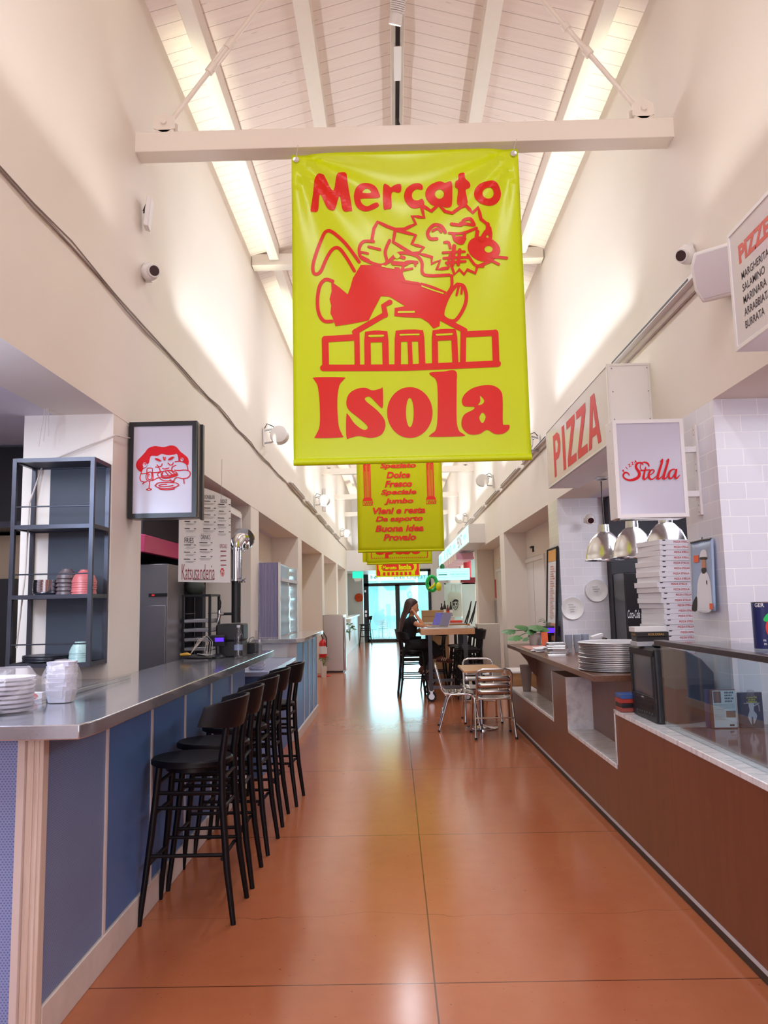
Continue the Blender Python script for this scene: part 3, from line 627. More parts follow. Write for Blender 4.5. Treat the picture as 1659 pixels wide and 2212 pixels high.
# ---- projecting light box with the sandwich eater
t = thing('light_box_sign', 'black framed light box showing a red drawing of someone eating a sandwich', 'sign', (-1.6, 4.55, 2.05))
bx0, bx1, bz0, bz1, yf = -1.592, -1.178, 2.035, 2.625, 4.49
b = MB(); b.box(bx0, yf + .012, bz0, bx1, yf + .135, bz1); b.build('housing', mat('bronze_metal', '#6f655f', .3, .6), t, bevel=.003)
b = MB()
for q in ((bx0, bz0, bx0 + .028, bz1), (bx1 - .028, bz0, bx1, bz1), (bx0 + .028, bz0, bx1 - .028, bz0 + .028), (bx0 + .028, bz1 - .028, bx1 - .028, bz1)): b.box(q[0], yf, q[1], q[2], yf + .03, q[3])
b.build('frame', M['blackm'], t)
MB().box(bx0 + .025, yf + .006, bz0 + .025, bx1 - .025, yf + .014, bz1 - .025).build('panel', M['face'], t, smooth=False)
b = MB(); b.box(bx1 - .002, yf + .1, bz0 - .006, bx1 + .012, yf + .14, bz1 - .0); b.build('back_flange', M['blackm'], t)
def sg(u, v):
    fv = (v - 210) / 1070; l = 160 - 25 * fv; r = 860 - 15 * fv; fu = (u - l) / (r - l)
    return V((bx0 + .028 + fu * (bx1 - bx0 - .056), yf + .006, bz1 - .028 - fv * (bz1 - bz0 - .056)))
def girl(sg, nrm, k=1.0, full=True):
    d = Draw(sg, nrm, .001, .0001)
    d.fill([(335, 665), (345, 620), (365, 577), (440, 578), (490, 555), (560, 572), (640, 566), (668, 558), (685, 600), (690, 645), (720, 655), (765, 668), (802, 700), (813, 660), (800, 610), (760, 570), (712, 530), (662, 470), (600, 452), (520, 470), (460, 462), (405, 455), (350, 470), (320, 490), (290, 530), (240, 585), (195, 635), (180, 690), (200, 740), (238, 770), (255, 740), (272, 700), (300, 680)])
    w = 11 * k
    for p in ([(290, 655), (270, 660), (264, 690), (280, 712), (300, 715)], [(275, 680), (290, 665), (302, 675), (295, 690)],
              [(300, 715), (262, 735), (240, 790), (228, 840), (238, 880), (280, 895), (310, 890)], [(310, 790), (300, 830), (310, 870), (340, 885), (378, 870), (385, 830), (378, 775), (378, 735), (345, 725), (315, 735), (310, 790)], [(340, 885), (342, 920), (335, 975)], [(305, 990), (335, 975), (365, 988), (335, 998), (305, 990)],
              [(325, 780), (322, 850), (345, 868), (368, 850), (366, 780), (325, 780)],
              [(240, 795), (310, 790)], [(385, 785), (440, 780), (490, 770)], [(380, 880), (440, 850), (490, 838)], [(490, 770), (440, 800), (450, 830)], [(480, 790), (500, 800), (480, 812), (500, 822)],
              [(415, 715), (455, 725), (470, 765)], [(610, 760), (615, 720), (660, 700)], [(650, 655), (720, 655), (785, 690), (803, 760)], [(640, 760), (700, 765), (760, 760), (815, 775), (830, 815), (800, 855), (740, 865), (680, 850)], [(750, 865), (757, 925)], [(278, 900), (262, 920)],
              [(500, 735), (530, 742), (575, 730)], [(435, 690), (455, 712), (485, 705), (495, 678)], [(565, 670), (590, 695), (618, 690), (628, 668)],
              [(505, 770), (600, 762), (670, 800), (560, 825), (490, 822), (505, 770)], [(530, 772), (570, 820)], [(565, 768), (610, 812)], [(600, 765), (645, 805)],
              [(490, 822), (495, 850), (560, 855), (672, 825), (670, 800)], [(465, 855), (500, 880), (560, 890), (600, 880)], [(590, 875), (605, 900), (620, 890), (630, 905), (645, 865), (670, 850)],
              [(410, 945), (450, 912), (560, 908), (660, 918), (690, 945), (640, 970), (550, 982), (450, 970), (410, 945)], [(550, 930), (490, 932), (455, 948), (500, 958), (580, 955), (625, 945)], [(455, 975), (480, 992), (560, 998), (630, 990), (645, 972)],
              [(510, 595), (522, 635)], [(535, 600), (530, 632)]): d.stroke(p, w)
    d.fill(ellipse(447, 628, 40, 14, rot=.45)); d.fill(ellipse(603, 616, 40, 14, rot=-.5))
    d.stroke([(495, 845), (560, 850), (665, 820)], 20 * k); d.fill(ellipse(342, 805, 6, 8)); d.fill(ellipse(337, 825, 5, 6))
    return d
t_ = t
girl(sg, (0, -1, 0)).build('drawing', M['red2'], t)
d = Draw(sg, (0, -1, 0), .0072); d.fill(ellipse(290, 688, 24, 32)); d.fill(ellipse(735, 632, 18, 22)); d.build('ear_shape', M['face'], t)
d = Draw(sg, (0, -1, 0), .0084); d.stroke([(275, 680), (290, 665), (302, 675), (293, 690)], 9); d.stroke([(725, 628), (735, 618), (745, 640)], 8); d.build('ear_line', M['red2'], t)
b = MB(); b.tube([(-1.592, 4.56, 2.54), (-1.58, 4.4, 2.51), (-1.585, 4.245, 2.49), (-1.65, 4.235, 2.46), (-1.75, 4.22, 2.42), (-1.95, 4.24, 2.35)], .004, 6); tag(b.build('cable', M['cable']), 'white cable drooping from the black light box across the pillar', 'cable')
b = MB()
for q in range(3): b.tube([(-1.93 + .01 * q, 4.1, 2.62), (-1.92 + .014 * (q - 1), 4.1, 2.56), (-1.925 + .02 * (q - 1), 4.1, 2.5), (-1.93 + .026 * (q - 1), 4.1, 2.4 + .03 * q)], .0025, 5)
tag(b.build('loose_wires', M['cable']), 'loose wire ends hanging from the soffit above the steel rack', 'wires')

# ---- hanging menu board of the sandwich stall
t = thing('menu_board', 'white hanging menu board with columns of small print and a large red title', 'menu board', (-1.4, 5.6, 2.4))
A = V((-1.575, 5.52, 0)); Bq = V((-1.235, 5.72, 0)); uu = (Bq - A); Lw = uu.length; uu.normalize(); nn = V((uu.y, -uu.x, 0)); mz0, mz1 = 1.675, 2.41
b = MB(); N = 10; vs = []
for i in range(N + 1):
    s_ = i / N; p = A + uu * (Lw * s_) + nn * (-.02 * sin(pi * s_)); top = mz1 - .1 * s_ ** 2.2; bot = mz0 + .01 * (1 - s_)
    vs += [(p.x, p.y, bot), (p.x, p.y, top), (p.x - nn.x * .004, p.y - nn.y * .004, bot), (p.x - nn.x * .004, p.y - nn.y * .004, top)]
fs = []
for i in range(N): a = i * 4; fs += [(a, a + 4, a + 5, a + 1), (a + 2, a + 3, a + 7, a + 6), (a + 1, a + 5, a + 7, a + 3), (a, a + 2, a + 6, a + 4)]
fs += [(0, 1, 3, 2), (N * 4, N * 4 + 2, N * 4 + 3, N * 4 + 1)]
b.add(vs, fs); b.build('board', M['paper'], t)
def mp(u, v): return A + uu * (u * Lw) + nn * (-.02 * sin(pi * min(1, max(0, u)))) + V((0, 0, mz0 + v * .70))
b = MB(); rd = MB(); ln = MB()
def row(mb, txt, u, v, h, w=None, bold=0): put_text(mb, txt, mp(u, v), uu, (0, 0, 1), h=h, w=w, bold=bold, fm=lambda a, c: mp(u + a / Lw, v + c / .7) + nn * .003)
row(b, 'DONBURI', .58, .925, .03, .085); row(b, 'SIDES', .86, .885, .028, .05); row(b, 'FRIES', .2, .45, .04, .07); row(b, 'DRINKS', .52, .49, .035, .07); row(rd, 'SPECIALS', .86, .395, .03, .055)
put_text(rd, 'Katsusanderia', mp(.4, .115), uu, (0, 0, 1), w=.25, h=.115, bold=-.005, fm=lambda a, c: mp(.38 + a / Lw, .115 + c / .7) + nn * .003)
for cx, a0, a1 in ((.2, .55, .95), (.58, .57, .88), (.86, .52, .85), (.2, .22, .4), (.52, .24, .43)):
    v = a1
    while v > a0:
        b.obox(mp(cx - .04, v) + nn * .003, uu * random.uniform(.018, .03), nn * .0003, (0, 0, .0028)); b.obox(mp(cx + .115, v) + nn * .003, uu * .007, nn * .0003, (0, 0, .0025))
        ln.obox(mp(cx, v - .022) + nn * .003, uu * .045, nn * .0003, (0, 0, .0012)); ln.obox(mp(cx - .01, v - .034) + nn * .003, uu * .035, nn * .0003, (0, 0, .0012)); v -= .075
v = .34
for q in range(4): rd.obox(mp(.86, v) + nn * .003, uu * .022, nn * .0003, (0, 0, .0035)); v -= .05
for u, v, w in ((.2, .49, .09), (.2, .41, .09), (.52, .53, .07), (.52, .45, .07)): ln.obox(mp(u, v) + nn * .003, uu * w * .55, nn * .0003, (0, 0, .0008))
ln.obox(mp(.38, .035) + nn * .003, uu * .12, nn * .0003, (0, 0, .003))
b.build('black_print', M['inkk'], t); ln.build('fine_print', M['grey'], t, smooth=False); rd.build('red_print', mat('dark_red_ink', '#8f2236', .5), t)
def sg2(u, v): return mp(.84 + (u - 500) / 8200, .115 - (v - 720) / 6200)
girl(sg2, nn, 1.5).build('emblem', M['red2'], t)
b = MB(); b.tube([(-1.3, 5.68, 2.3), (-1.3, 5.7, 2.62)], .0015, 4); b.tube([(-1.53, 5.55, 2.4), (-1.53, 5.55, 2.62)], .0015, 4); b.build('hanging_wire', M['zinc'], t)

# ---- draught column: steel elbow, sleeve, tap
t = thing('draught_column', 'chromed flanged pipe elbow with black sleeve and beer tap rising from the black box', 'beer tap', (-1.235, 5.92, 1.36))
cx, cy = -1.235, 5.92
b = MB(); b.lathe([(.047, 1.70), (.047, 1.955)], (cx, cy, 0), 24); b.build('pipe', M['chrome'], t)
b = MB(); pts = [(cx, cy, 1.95)] + [(cx + .02 * (1 - cos(a)), cy + .12 * (1 - cos(a)), 1.95 + .085 * sin(a)) for a in [pi / 2 * k / 8 for k in range(9)]] + [(cx + .03, cy + .16, 2.035)]
b.tube(pts, .05, 20); b.build('elbow', M['chrome'], t)
b = MB()
for z in (1.70, 1.945): b.lathe([(.047, z - .008), (.072, z - .008), (.072, z + .004), (.047, z + .004)], (cx, cy, 0), 24)
for z in (1.70, 1.945):
    for k in range(6): b.tube([(cx + .066 * cos(k * pi / 3), cy + .066 * sin(k * pi / 3), z - .02), (cx + .066 * cos(k * pi / 3), cy + .066 * sin(k * pi / 3), z + .014)], .006, 6)
b.lathe([(.05, .14), (.085, .14), (.085, .156), (.05, .156)], (cx + .03, cy, 2.035), 24, ax='y'); b.lathe([(.05, .16), (.085, .16), (.085, .176), (.05, .176)], (cx + .03, cy, 2.035), 24, ax='y'); b.build('flange', M['chrome'], t)
b = MB(); b.lathe([(.036, 1.37), (.036, 1.7)], (cx, cy, 0), 20); b.build('sleeve', M['blackp'], t)
b = MB()
for k in range(9): b.tube([(cx + .036, cy - .01, 1.4 + k * .012), (cx + .042, cy - .02, 1.403 + k * .012)], .003, 5)
b.build('lacing', M['cable'], t)
b = MB(); b.tube([(cx - .03, cy, 1.44), (cx - .1, cy, 1.44)], .011, 10); b.build('tap_arm', M['blackm'], t)
b = MB(); b.tube([(cx - .095, cy, 1.44), (cx - .13, cy, 1.44)], .012, 10); b.tube([(cx - .13, cy, 1.47), (cx - .13, cy, 1.42), (cx - .145, cy, 1.37)], [.012, .012, .007], 10); b.build('faucet', M['chrome'], t)
b = MB(); b.tube([(cx - .13, cy, 1.47), (cx - .128, cy, 1.49), (cx - .127, cy, 1.53), (cx - .127, cy, 1.55)], [.005, .009, .012, .007], 10); b.build('tap_handle', M['blackp'], t)
t = thing('dispenser_box', 'black box on the steel counter carrying the chromed pipe', 'cabinet', (cx, 5.9, 1.116)); b = MB(); b.box(-1.37, 5.82, 1.235, -1.16, 6.02, 1.365); b.build('upper_case', M['blackp'], t, bevel=.014); MB().box(-1.365, 5.83, 1.116, -1.165, 6.01, 1.235).build('lower_case', M['blackp'], t, bevel=.006)
t = thing('payment_box', 'small black box beside the bottle at the end of the steel counter', 'box', (-1.17, 6.25, 1.116)); MB().box(-1.25, 6.2, 1.116, -1.11, 6.36, 1.2).build('case', M['blackp'], t, bevel=.004); b = MB(); b.tube([(-1.2, 6.24, 1.2), (-1.19, 6.24, 1.235), (-1.16, 6.24, 1.245), (-1.14, 6.24, 1.2)], .0025, 6); b.build('lead', M['blackp'], t)
t = thing('customer_display', 'black pole display with purple screen on the steel counter', 'display', (-1.33, 5.72, 1.116))
b = MB(); b.lathe([(.055, 0), (.055, .012), (.03, .03), (.016, .035), (.016, .09)], (-1.33, 5.72, 1.116), 20, sq=.8); b.build('stand', M['blackp'], t)
b = MB(); b.obox((-1.335, 5.72, 1.245), (.058, .0, .0), (0, .016, .004), (0, -.009, .04)); b.build('housing', M['blackp'], t, bevel=.005); b = MB(); b.obox((-1.315, 5.7025, 1.25), (.033, 0, 0), (0, .0006, .0002), (0, -.004, .017)); b.build('screen', M['purple'], t)
t = thing('card_terminal', 'yellow and black card terminal lying on the steel counter', 'card terminal', (-1.46, 5.55, 1.116))
b = MB(); b.tube([(-1.555, 5.53, 1.14), (-1.5, 5.54, 1.142), (-1.42, 5.56, 1.137), (-1.34, 5.58, 1.13)], [.016, .027, .024, .014], 12, flat=.7); b.build('body', M['blackp'], t); b = MB(); b.tube([(-1.557, 5.525, 1.158), (-1.51, 5.535, 1.161), (-1.485, 5.54, 1.153)], [.012, .02, .012], 12, flat=.7); b.build('paper_cover', mat('mustard_plastic', '#d6a53a', .4), t); b = MB(); b.obox((-1.41, 5.555, 1.159), (.03, .006, -.003), (-.003, .014, 0), (0, 0, .001)); b.build('screen', M['greyp'], t)
b = MB()
for q in range(4): b.tube([(-1.5, 5.6, 1.16), (-1.45 + .02 * q, 5.62, 1.26 + .012 * q), (-1.40 + .015 * q, 5.66, 1.24), (-1.42 + .02 * q, 5.66, 1.15), (-1.47, 5.65, 1.12)], .0025, 5)
tag(b.build('cable_loop', M['cable']), 'tangle of pale leads behind the yellow card terminal', 'cable')
t = thing('water_bottle', 'clear plastic water bottle on the steel counter', 'bottle', (-1.155, 5.62, 1.116))
b = MB(); b.lathe([(.026, 0), (.03, .006), (.031, .05), (.027, .065), (.031, .08), (.031, .115), (.027, .125), (.031, .14), (.031, .165), (.022, .195), (.012, .215), (.012, .228)], (-1.155, 5.62, 1.116), 20); b.build('bottle_body', M['acr'], t); b = MB(); b.lathe([(.0135, .226), (.0135, .243), (0, .244)], (-1.155, 5.62, 1.116), 16); b.build('cap', M['acryl'], t)
b = MB(); b.lathe([(.0315, .062), (.0315, .1)], (-1.155, 5.62, 1.116), 20); b.build('label_band', mat('pale_blue_label', '#aebfe2', .4, alpha=.6), t)
t = thing('acrylic_stand', 'upright clear acrylic card stand at the end of the steel counter', 'stand', (-1.11, 6.3, 1.116)); b = MB(); b.box(-1.135, 6.17, 1.116, -1.08, 6.177, 1.30); b.box(-1.145, 6.14, 1.116, -1.07, 6.2, 1.122); b.build('sheet', M['acr'], t)

# ---- inside the sandwich stall
t = thing('extractor_hood', 'pink edged extractor hood inside the sandwich stall', 'hood', (-2.3, 6.9, 2.0))
b = MB(); b.box(-3.0, 6.8, 2.05, -2.27, 8.25, 2.6); b.build('canopy', M['darkk'], t)
b = MB(); b.prism([(-3.0, 6.72), (-2.29, 6.72), (-2.24, 6.77), (-2.24, 8.25), (-2.3, 8.25), (-2.3, 6.79), (-3.0, 6.79)], (0, 0, 2.0), (1, 0, 0), (0, 1, 0), (0, 0, .16)); b.build('pink_fascia', M['pink'], t, bevel=.006)
t = thing('upright_fridge', 'dark steel upright fridge with red digits inside the sandwich stall', 'fridge', (-2.2, 7.2, 0)); MB().box(-2.5, 6.95, .05, -2.08, 7.5, 1.9).build('cabinet', M['steelv'] if 0 else mat('dark_steel', '#8a868c', .36, .7), t, bevel=.006)
MB().box(-2.48, 6.925, .1, -2.09, 6.945, 1.52).build('fridge_door', mat('dark_steel_door', '#8e8a92', .32, .7), t, bevel=.004); MB().box(-2.25, 6.935, 1.60, -2.08, 6.949, 1.63).build('control_strip', M['blackp'], t); b = MB(); put_text(b, '-2.0', (-2.21, 6.934, 1.615), (1, 0, 0), (0, 0, 1), h=.012, lift=.001); b.build('digits', M['redled'], t)
t = thing('tray_rack', 'black rack of metal oven trays inside the sandwich stall', 'rack', (-2.0, 7.5, 0)); b = MB()
for x in (-2.06, -1.8):
    for y in (7.4, 7.78): b.box(x - .012, y - .012, 0, x + .012, y + .012, 1.62)
for k in range(13): z = .35 + k * .09; b.box(-2.06, 7.4, z, -2.04, 7.78, z + .006); b.box(-1.82, 7.4, z, -1.8, 7.78, z + .006)
b.box(-2.07, 7.39, 1.6, -1.79, 7.79, 1.62); b.build('rack_frame', M['blackm'], t, smooth=False)
first = None
for k in range(11):
    z = .357 + k * .09 + .09
    if not first: o = first = MB().box(-.12, -.18, 0, .12, .18, .035).build('oven_tray', M['zinc'], None, bevel=.004)
    else: o = first.copy(); COL.objects.link(o)
    o.location = (-1.93, 7.58 + random.uniform(-.02, .02), z); tag(o, 'metal oven tray in the black rack, %s from the bottom' % (ORD[k] if k else 'lowest'), 'tray', 'oven trays in the rack')
t = tag(MB().sphere((-2.0, 7.6, 1.70), (.1, .1, .09), 12, 8).build('cloth_bundle', mat('grey_green_cloth', '#4a4f48', .9)), 'dark bundle on top of the tray rack', 'bundle')
MB
b = MB(); b.box(-4.55, 8.3, 0, -2.1, 8.44, 2.6); b.box(-4.5, 3.0, 0, -4.4, 8.3, 2.6); struct(b.build('trim_95', M['darkk'], smooth=False), 'dark kitchen lining in the sandwich stall')
t = thing('extractor_duct', 'black metal hood and ducting above the kitchen at far left', 'hood', (-2.6, 5.5, 2.1)); b = MB(); b.box(-3.6, 5.0, 2.05, -2.35, 6.65, 2.6); b.build('box', M['blackm'], t, smooth=False); b = MB(); b.box(-3.6, 4.96, 2.05, -2.33, 5.0, 2.09); b.box(-2.37, 4.96, 2.05, -2.33, 5.0, 2.6); b.build('edge_frame', M['rawsteel'], t)
t = thing('back_counter', 'dark kitchen units behind the pillar at far left', 'kitchen unit', (-2.9, 5.6, 0)); MB().box(-3.8, 5.2, 0, -2.62, 7.0, 1.72).build('unit', M['blackp'], t, bevel=.005); MB().box(-3.8, 5.195, 1.0, -2.62, 5.2, 1.02).build('seam', M['rawsteel'], t); MB().box(-3.8, 5.3, 1.722, -2.62, 6.65, 2.03).build('steel_upstand', mat('tan_steel', '#a8957c', .3, .5), t)
t = thing('hanging_beam', 'white bracketed rail under the header at the end of the sandwich stall', 'rail', (-1.65, 7.2, 2.5)); b = MB(); b.box(-1.72, 5.2, 2.45, -1.66, 8.2, 2.52); b.build('rail', M['white'], t); b = MB(); b.box(-1.72, 8.2, 2.34, -1.66, 8.24, 2.5); b.build('bracket', M['white'], t)

# ---- second, lower counter and the farther blue bar
t = thing('service_counter', 'lower blue-edged worktop between the steel counter and the far blue bar', 'counter', (-1.4, 7.8, 0)); MB().box(-1.8, 6.75, .88, -1.12, 8.25, .92).box(-1.595, 8.25, .88, -1.12, 8.6, .92).build('worktop', mat('blue_grey_top', '#b4bddc', .2, .3), t, bevel=.003); MB().box(-1.75, 6.85, 0, -1.2, 8.24, .88).box(-1.59, 8.24, 0, -1.2, 8.6, .88).build('carcass', M['bluepanel'], t, smooth=False)
pile('white_dish', tray_mb(.07, .06, .02), M['acryl'], -1.27, 7.0, .922, .011, 10, lf('white dish beside the steel counter end'), 'dish', 'white dishes on the lower worktop')
t = thing('blue_bar', 'farther blue panelled bar with white top and pale battens', 'bar counter', (-1.3, 9.6, 0))
b = MB(); b.prism([(-1.595, 8.5), (-1.1, 8.5), (-1.03, 8.62), (-1.03, 10.9), (-1.595, 10.9)], (0, 0, 1.08), (1, 0, 0), (0, 1, 0), (0, 0, .045)); b.build('countertop', mat('pale_steel_top', '#d5d6dc', .14, .7), t, bevel=.003)
MB().box(-1.59, 8.62, 0.0, -1.2, 10.86, 1.08).build('carcass', M['white'], t, smooth=False); MB().box(-1.585, 8.605, .3, -1.22, 8.62, 1.08).build('end_panel', M['white'], t)
ys = [8.62, 9.32, 9.85, 10.36, 10.86]
for i in range(4): MB().box(-1.2, ys[i] + .012, .1, -1.122, ys[i + 1] - .012, 1.078).build('panel', M['blue'], t, smooth=False)
for i in range(5): MB().box(-1.2, ys[i] - .014, .1, -1.116, ys[i] + .014, 1.078).build('batten', M['batten'], t)
MB().box(-1.2, 8.6, 0, -1.10, 10.88, .1).build('kickboard', M['skirt'], t)
t = thing('plastic_screen', 'tall corrugated translucent plastic screen standing on the blue bar', 'screen', (-1.5, 9.5, 1.125))
b = MB()
for k in range(14): b.tube([(-1.585 + k * .017, 8.92, 1.127), (-1.585 + k * .017, 8.92, 2.0)], .0087, 6)
b.build('corrugated_sheet', mat('lilac_polycarbonate', '#9d98bd', .2, alpha=.85), t, label='corrugated lilac sheet')
b = MB(); b.box(-1.362, 8.9, 1.127, -1.34, 8.94, 2.0); b.box(-1.345, 10.38, 1.127, -1.325, 10.42, 2.0); b.build('edge_post', M['plastw'], t)
b = MB(); N = 30; vs = []
for i in range(N + 1): z = 1.13 + .85 * i / N; q = .006 * sin(i * 1.3) + .004 * sin(i * .5); vs += [(-1.342 + q, 8.94, z), (-1.335 + q * .5, 10.4, z)]
b.add(vs, [(2 * i, 2 * i + 1, 2 * i + 3, 2 * i + 2) for i in range(N)]); o = b.build('clear_sheet', mat('glossy_polycarbonate', '#b9d3e0', .06, alpha=.8, spec=1.0), t, fix=False, label='glossy clear sheet'); sm = o.modifiers.new('thick', 'SOLIDIFY'); sm.thickness = .006
MB().box(-1.35, 8.95, 1.78, -1.322, 10.4, 1.82).build('cross_rail', M['greyp'], t)
# ---- steel cabinet, extinguisher, far white bar
t = thing('steel_cabinet', 'brushed steel cabinet standing against the left wall past the blue bar', 'cabinet', (-1.37, 17.3, 0)); MB().box(-1.6, 16.93, .03, -1.15, 17.9, 1.255).build('body', M['steelv'], t, bevel=.008); MB().box(-1.58, 16.95, 0, -1.17, 17.88, .03).build('plinth', M['blackm'], t); b = MB(); b.tube([(-1.13, 16.98, .04), (-1.13, 16.98, 1.2)], .025, 10); b.build('chrome_post', M['chrome'], t)
t = thing('fire_extinguisher', 'red fire extinguisher on a pole stand by the steel cabinet', 'fire extinguisher', (-1.54, 16.2, 0))
b = MB(); b.lathe([(.07, .36), (.085, .38), (.085, .68), (.06, .73), (.025, .75), (.025, .77)], (-1.54, 16.2, 0), 20); b.build('cylinder', M['extr'], t); MB().lathe([(.086, .46), (.086, .62)], (-1.54, 16.2, 0), 20).build('label_band', M['paper'], t); b = MB(); b.tube([(-1.54, 16.2, .77), (-1.57, 16.17, .87), (-1.52, 16.15, .9), (-1.46, 16.13, .8), (-1.45, 16.12, .6)], .012, 8); b.build('hose', M['rubber'], t); b = MB(); b.tube([(-1.54, 16.2, .02), (-1.54, 16.2, .36)], .03, 12); b.build('stand_pole', M['plastw'], t); b = MB(); b.lathe([(.16, 0), (.16, .012), (.03, .03)], (-1.54, 16.2, 0), 20); b.build('stand_base', M['extr'], t)
def leafy(t, c, n, r, h, m, sz, seed=1, droop=0.0):
    rr = random.Random(seed)
    b = MB(); st = MB()
    for i in range(n):
        a = rr.uniform(0, 2 * pi); d = rr.uniform(.2, 1) * r; z = h * rr.uniform(.5, 1) - droop * d; p = V((c[0] + d * cos(a), c[1] + d * sin(a), c[2] + z)); st.tube([c, (V(c) + p) / 2 + V((0, 0, h * .2)), p], .003, 5)
        u = V((cos(a), sin(a), -.25)).normalized(); w = V((-sin(a), cos(a), rr.uniform(-.3, .3))).normalized(); L = sz * rr.uniform(.7, 1.2); prof = [(0, .0), (.1, .42), (.35, .5), (.65, .36), (1, 0)]
        vs = []; 
        for s_, q in prof: vs += [p + u * L * s_ - w * L * q + V((0, 0, .12 * L * q)), p + u * L * s_, p + u * L * s_ + w * L * q + V((0, 0, .12 * L * q))]
        b.add(vs, [f for i2 in range(4) for f in ((3 * i2, 3 * i2 + 1, 3 * i2 + 4, 3 * i2 + 3), (3 * i2 + 1, 3 * i2 + 2, 3 * i2 + 5, 3 * i2 + 4))])
    b.build('leaves', m, t, fix=False); st.build('stems', m, t)
t = thing('small_plant', 'small leafy plant in a pale pot in front of the red extinguisher', 'plant', (-1.5, 15.9, 0)); b = MB(); b.lathe([(.05, 0), (.07, .22), (.06, .22), (.05, .2), (0, .2)], (-1.5, 15.9, 0), 16); b.build('pot', M['plastw'], t); leafy(t, (-1.5, 15.9, .22), 12, .1, .2, M['leaf'], .09, 3)
t = thing('white_bar', 'far white boxed bar counter on the left before the entrance', 'bar counter', (-1.6, 24, 0)); MB().box(-1.595, 20.6, 0, -1.42, 29.3, 1.04).build('front', M['white'], t, smooth=False); MB().box(-1.595, 20.5, 1.04, -1.34, 29.3, 1.09).build('countertop', M['plastw'], t, bevel=.004)
t = thing('trailing_plant', 'trailing green plant hanging beside the steel cabinet', 'plant', (-1.2, 20.4, 1.09)); b = MB(); b.lathe([(.06, 0), (.08, .1), (0, .1)], (-1.25, 20.42, .99), 14); b.build('pot', M['white'], t); leafy(t, (-1.22, 20.4, .5), 16, .1, .5, M['leaf'], .12, 5)
stool(-1.08, 27.5, pi, 'lone black bar stool by the far white bar next to the entrance')
t = thing('paper_fan', 'round orange paper fan decoration on the far left wall', 'decoration', (-1.38, 29.42, 1.72)); b = MB(); n = 40; vs = [(-1.38, 29.44, 1.72)] + [(-1.38 + .165 * cos(2 * pi * k / n), 29.42 + (.015 if k % 2 else -.015), 1.72 + .165 * sin(2 * pi * k / n)) for k in range(n)]; b.add(vs, [(0, 1 + k, 1 + (k + 1) % n) for k in range(n)]); b.build('pleats', M['orange'], t, fix=False, smooth=False); b = MB(); b.lathe([(.02, -.03), (.02, -.02), (0, -.032)], (-1.38, 29.42, 1.72), 12, ax='y'); b.build('rosette', M['coral'], t)
t = thing('exit_sign', 'glowing green emergency sign under the duct near the entrance', 'sign', (-1.25, 26.1, 2.45)); MB().box(-1.43, 26.05, 2.36, -1.06, 26.12, 2.585).build('green_panel', mat('green_sign', '#2fd6b0', .4, emit='#25e0b5', estr=.9), t, bevel=.01); b = MB(); b.lathe([(.1, 2.25), (.15, 2.36)], (-1.25, 26.1, 0), 20, sq=.3); b.build('lower_lens', M['plastw'], t)
b = MB(); b.tube([(-1.98, 15.75, .9), (-1.98, 15.75, 1.75)], .014, 8); tag(b.build('red_pole', M['coral']), 'thin red pole leaning in the left recess', 'pole')
# devices on the recess door headers
def signal(x, y, z, sg, lab):
    t = thing('door_signal', lab, 'signal', (x, y, z)); b = MB(); b.box(x, y - .05, z, x - sg * .05, y - .005, z + .03); b.box(x, y - .04, z - .06, x - sg * .015, y - .02, z); b.box(x, y + .03, z, x - sg * .05, y + .075, z + .03); b.box(x, y + .045, z - .06, x - sg * .015, y + .06, z); b.build('brackets', M['inkk'], t)
signal(2.22, 12.0, 2.31, 1, 'pair of small black brackets above the nearer right recess door'); signal(2.22, 15.4, 2.33, 1, 'small black bracket above the farther right recess door'); signal(-2.05, 10.5, 2.3, -1, 'small black bracket above the door behind the plastic screen'); signal(-2.05, 14.6, 2.33, -1, 'small bracket above the second left recess door')
# ================================================================= RIGHT SIDE
F = 1.395
t = thing('pizza_counter', 'long brown pizza counter with stepped marble ledges along the right of the aisle', 'counter', (1.7, 6, 0))
def front(y0, y1, z0, z1, x=F): MB().box(x, y0 + .0006, z0, x + .02, y1 - .0006, z1).build('front_panel', M['brown'], t, smooth=False)
seg = [(1.6, 2.9, .76), (2.9, 4.0, .76), (4.0, 5.0, .76), (5.0, 6.37, .415), (6.37, 6.94, .83), (6.94, 8.2, .415), (8.2, 9.5, .415)]
for a, c, z in seg: front(a, c, .07, z)
b = MB(); b.box(F + .02, 1.6, 0, 2.1, 9.45, .07); b.box(F + .02, 1.6, .07, 2.6, 4.99, .76); b.box(F + .02, 5.0, .07, 1.9, 9.45, .41); b.box(F + .02, 6.38, .4, 1.62, 6.93, .83); b.build('carcass', M['brown'], t, smooth=False)
b = MB(); b.box(F + .012, 1.6, 0, F + .03, 9.45, .07); b.build('kickboard', mat('dark_kick', '#3b332f', .5), t); MB().box(F - .002, 1.6, .05, F + .014, 9.45, .068).build('base_strip', M['greyp'], t, smooth=False)
b = MB(); b.box(F - .004, 1.6, .76, 1.86, 5.0, .79); b.build('marble_top', M['marble'], t, bevel=.004)
b = MB(); b.box(F - .004, 4.985, .445, F + .26, 5.004, .79); b.build('marble_riser', M['marble'], t)
b = MB(); b.box(F - .004, 5.004, .415, 1.66, 6.37, .445); b.build('marble_ledge', M['marble'], t, bevel=.003)
b = MB(); b.box(F - .004, 6.945, .415, 1.66, 9.5, .445); b.build('marble_ledge', M['marble'], t, bevel=.003)
b = MB(); b.box(F - .003, 6.36, .445, 1.60, 6.38, .86); b.build('marble_riser', M['marble'], t); b = MB(); b.box(F - .003, 6.93, .445, 1.60, 6.945, .86); b.build('marble_riser', M['marble'], t)
MB().box(F + .0, 6.37, .83, 1.62, 6.94, .86).build('block_top', M['browntop'], t)
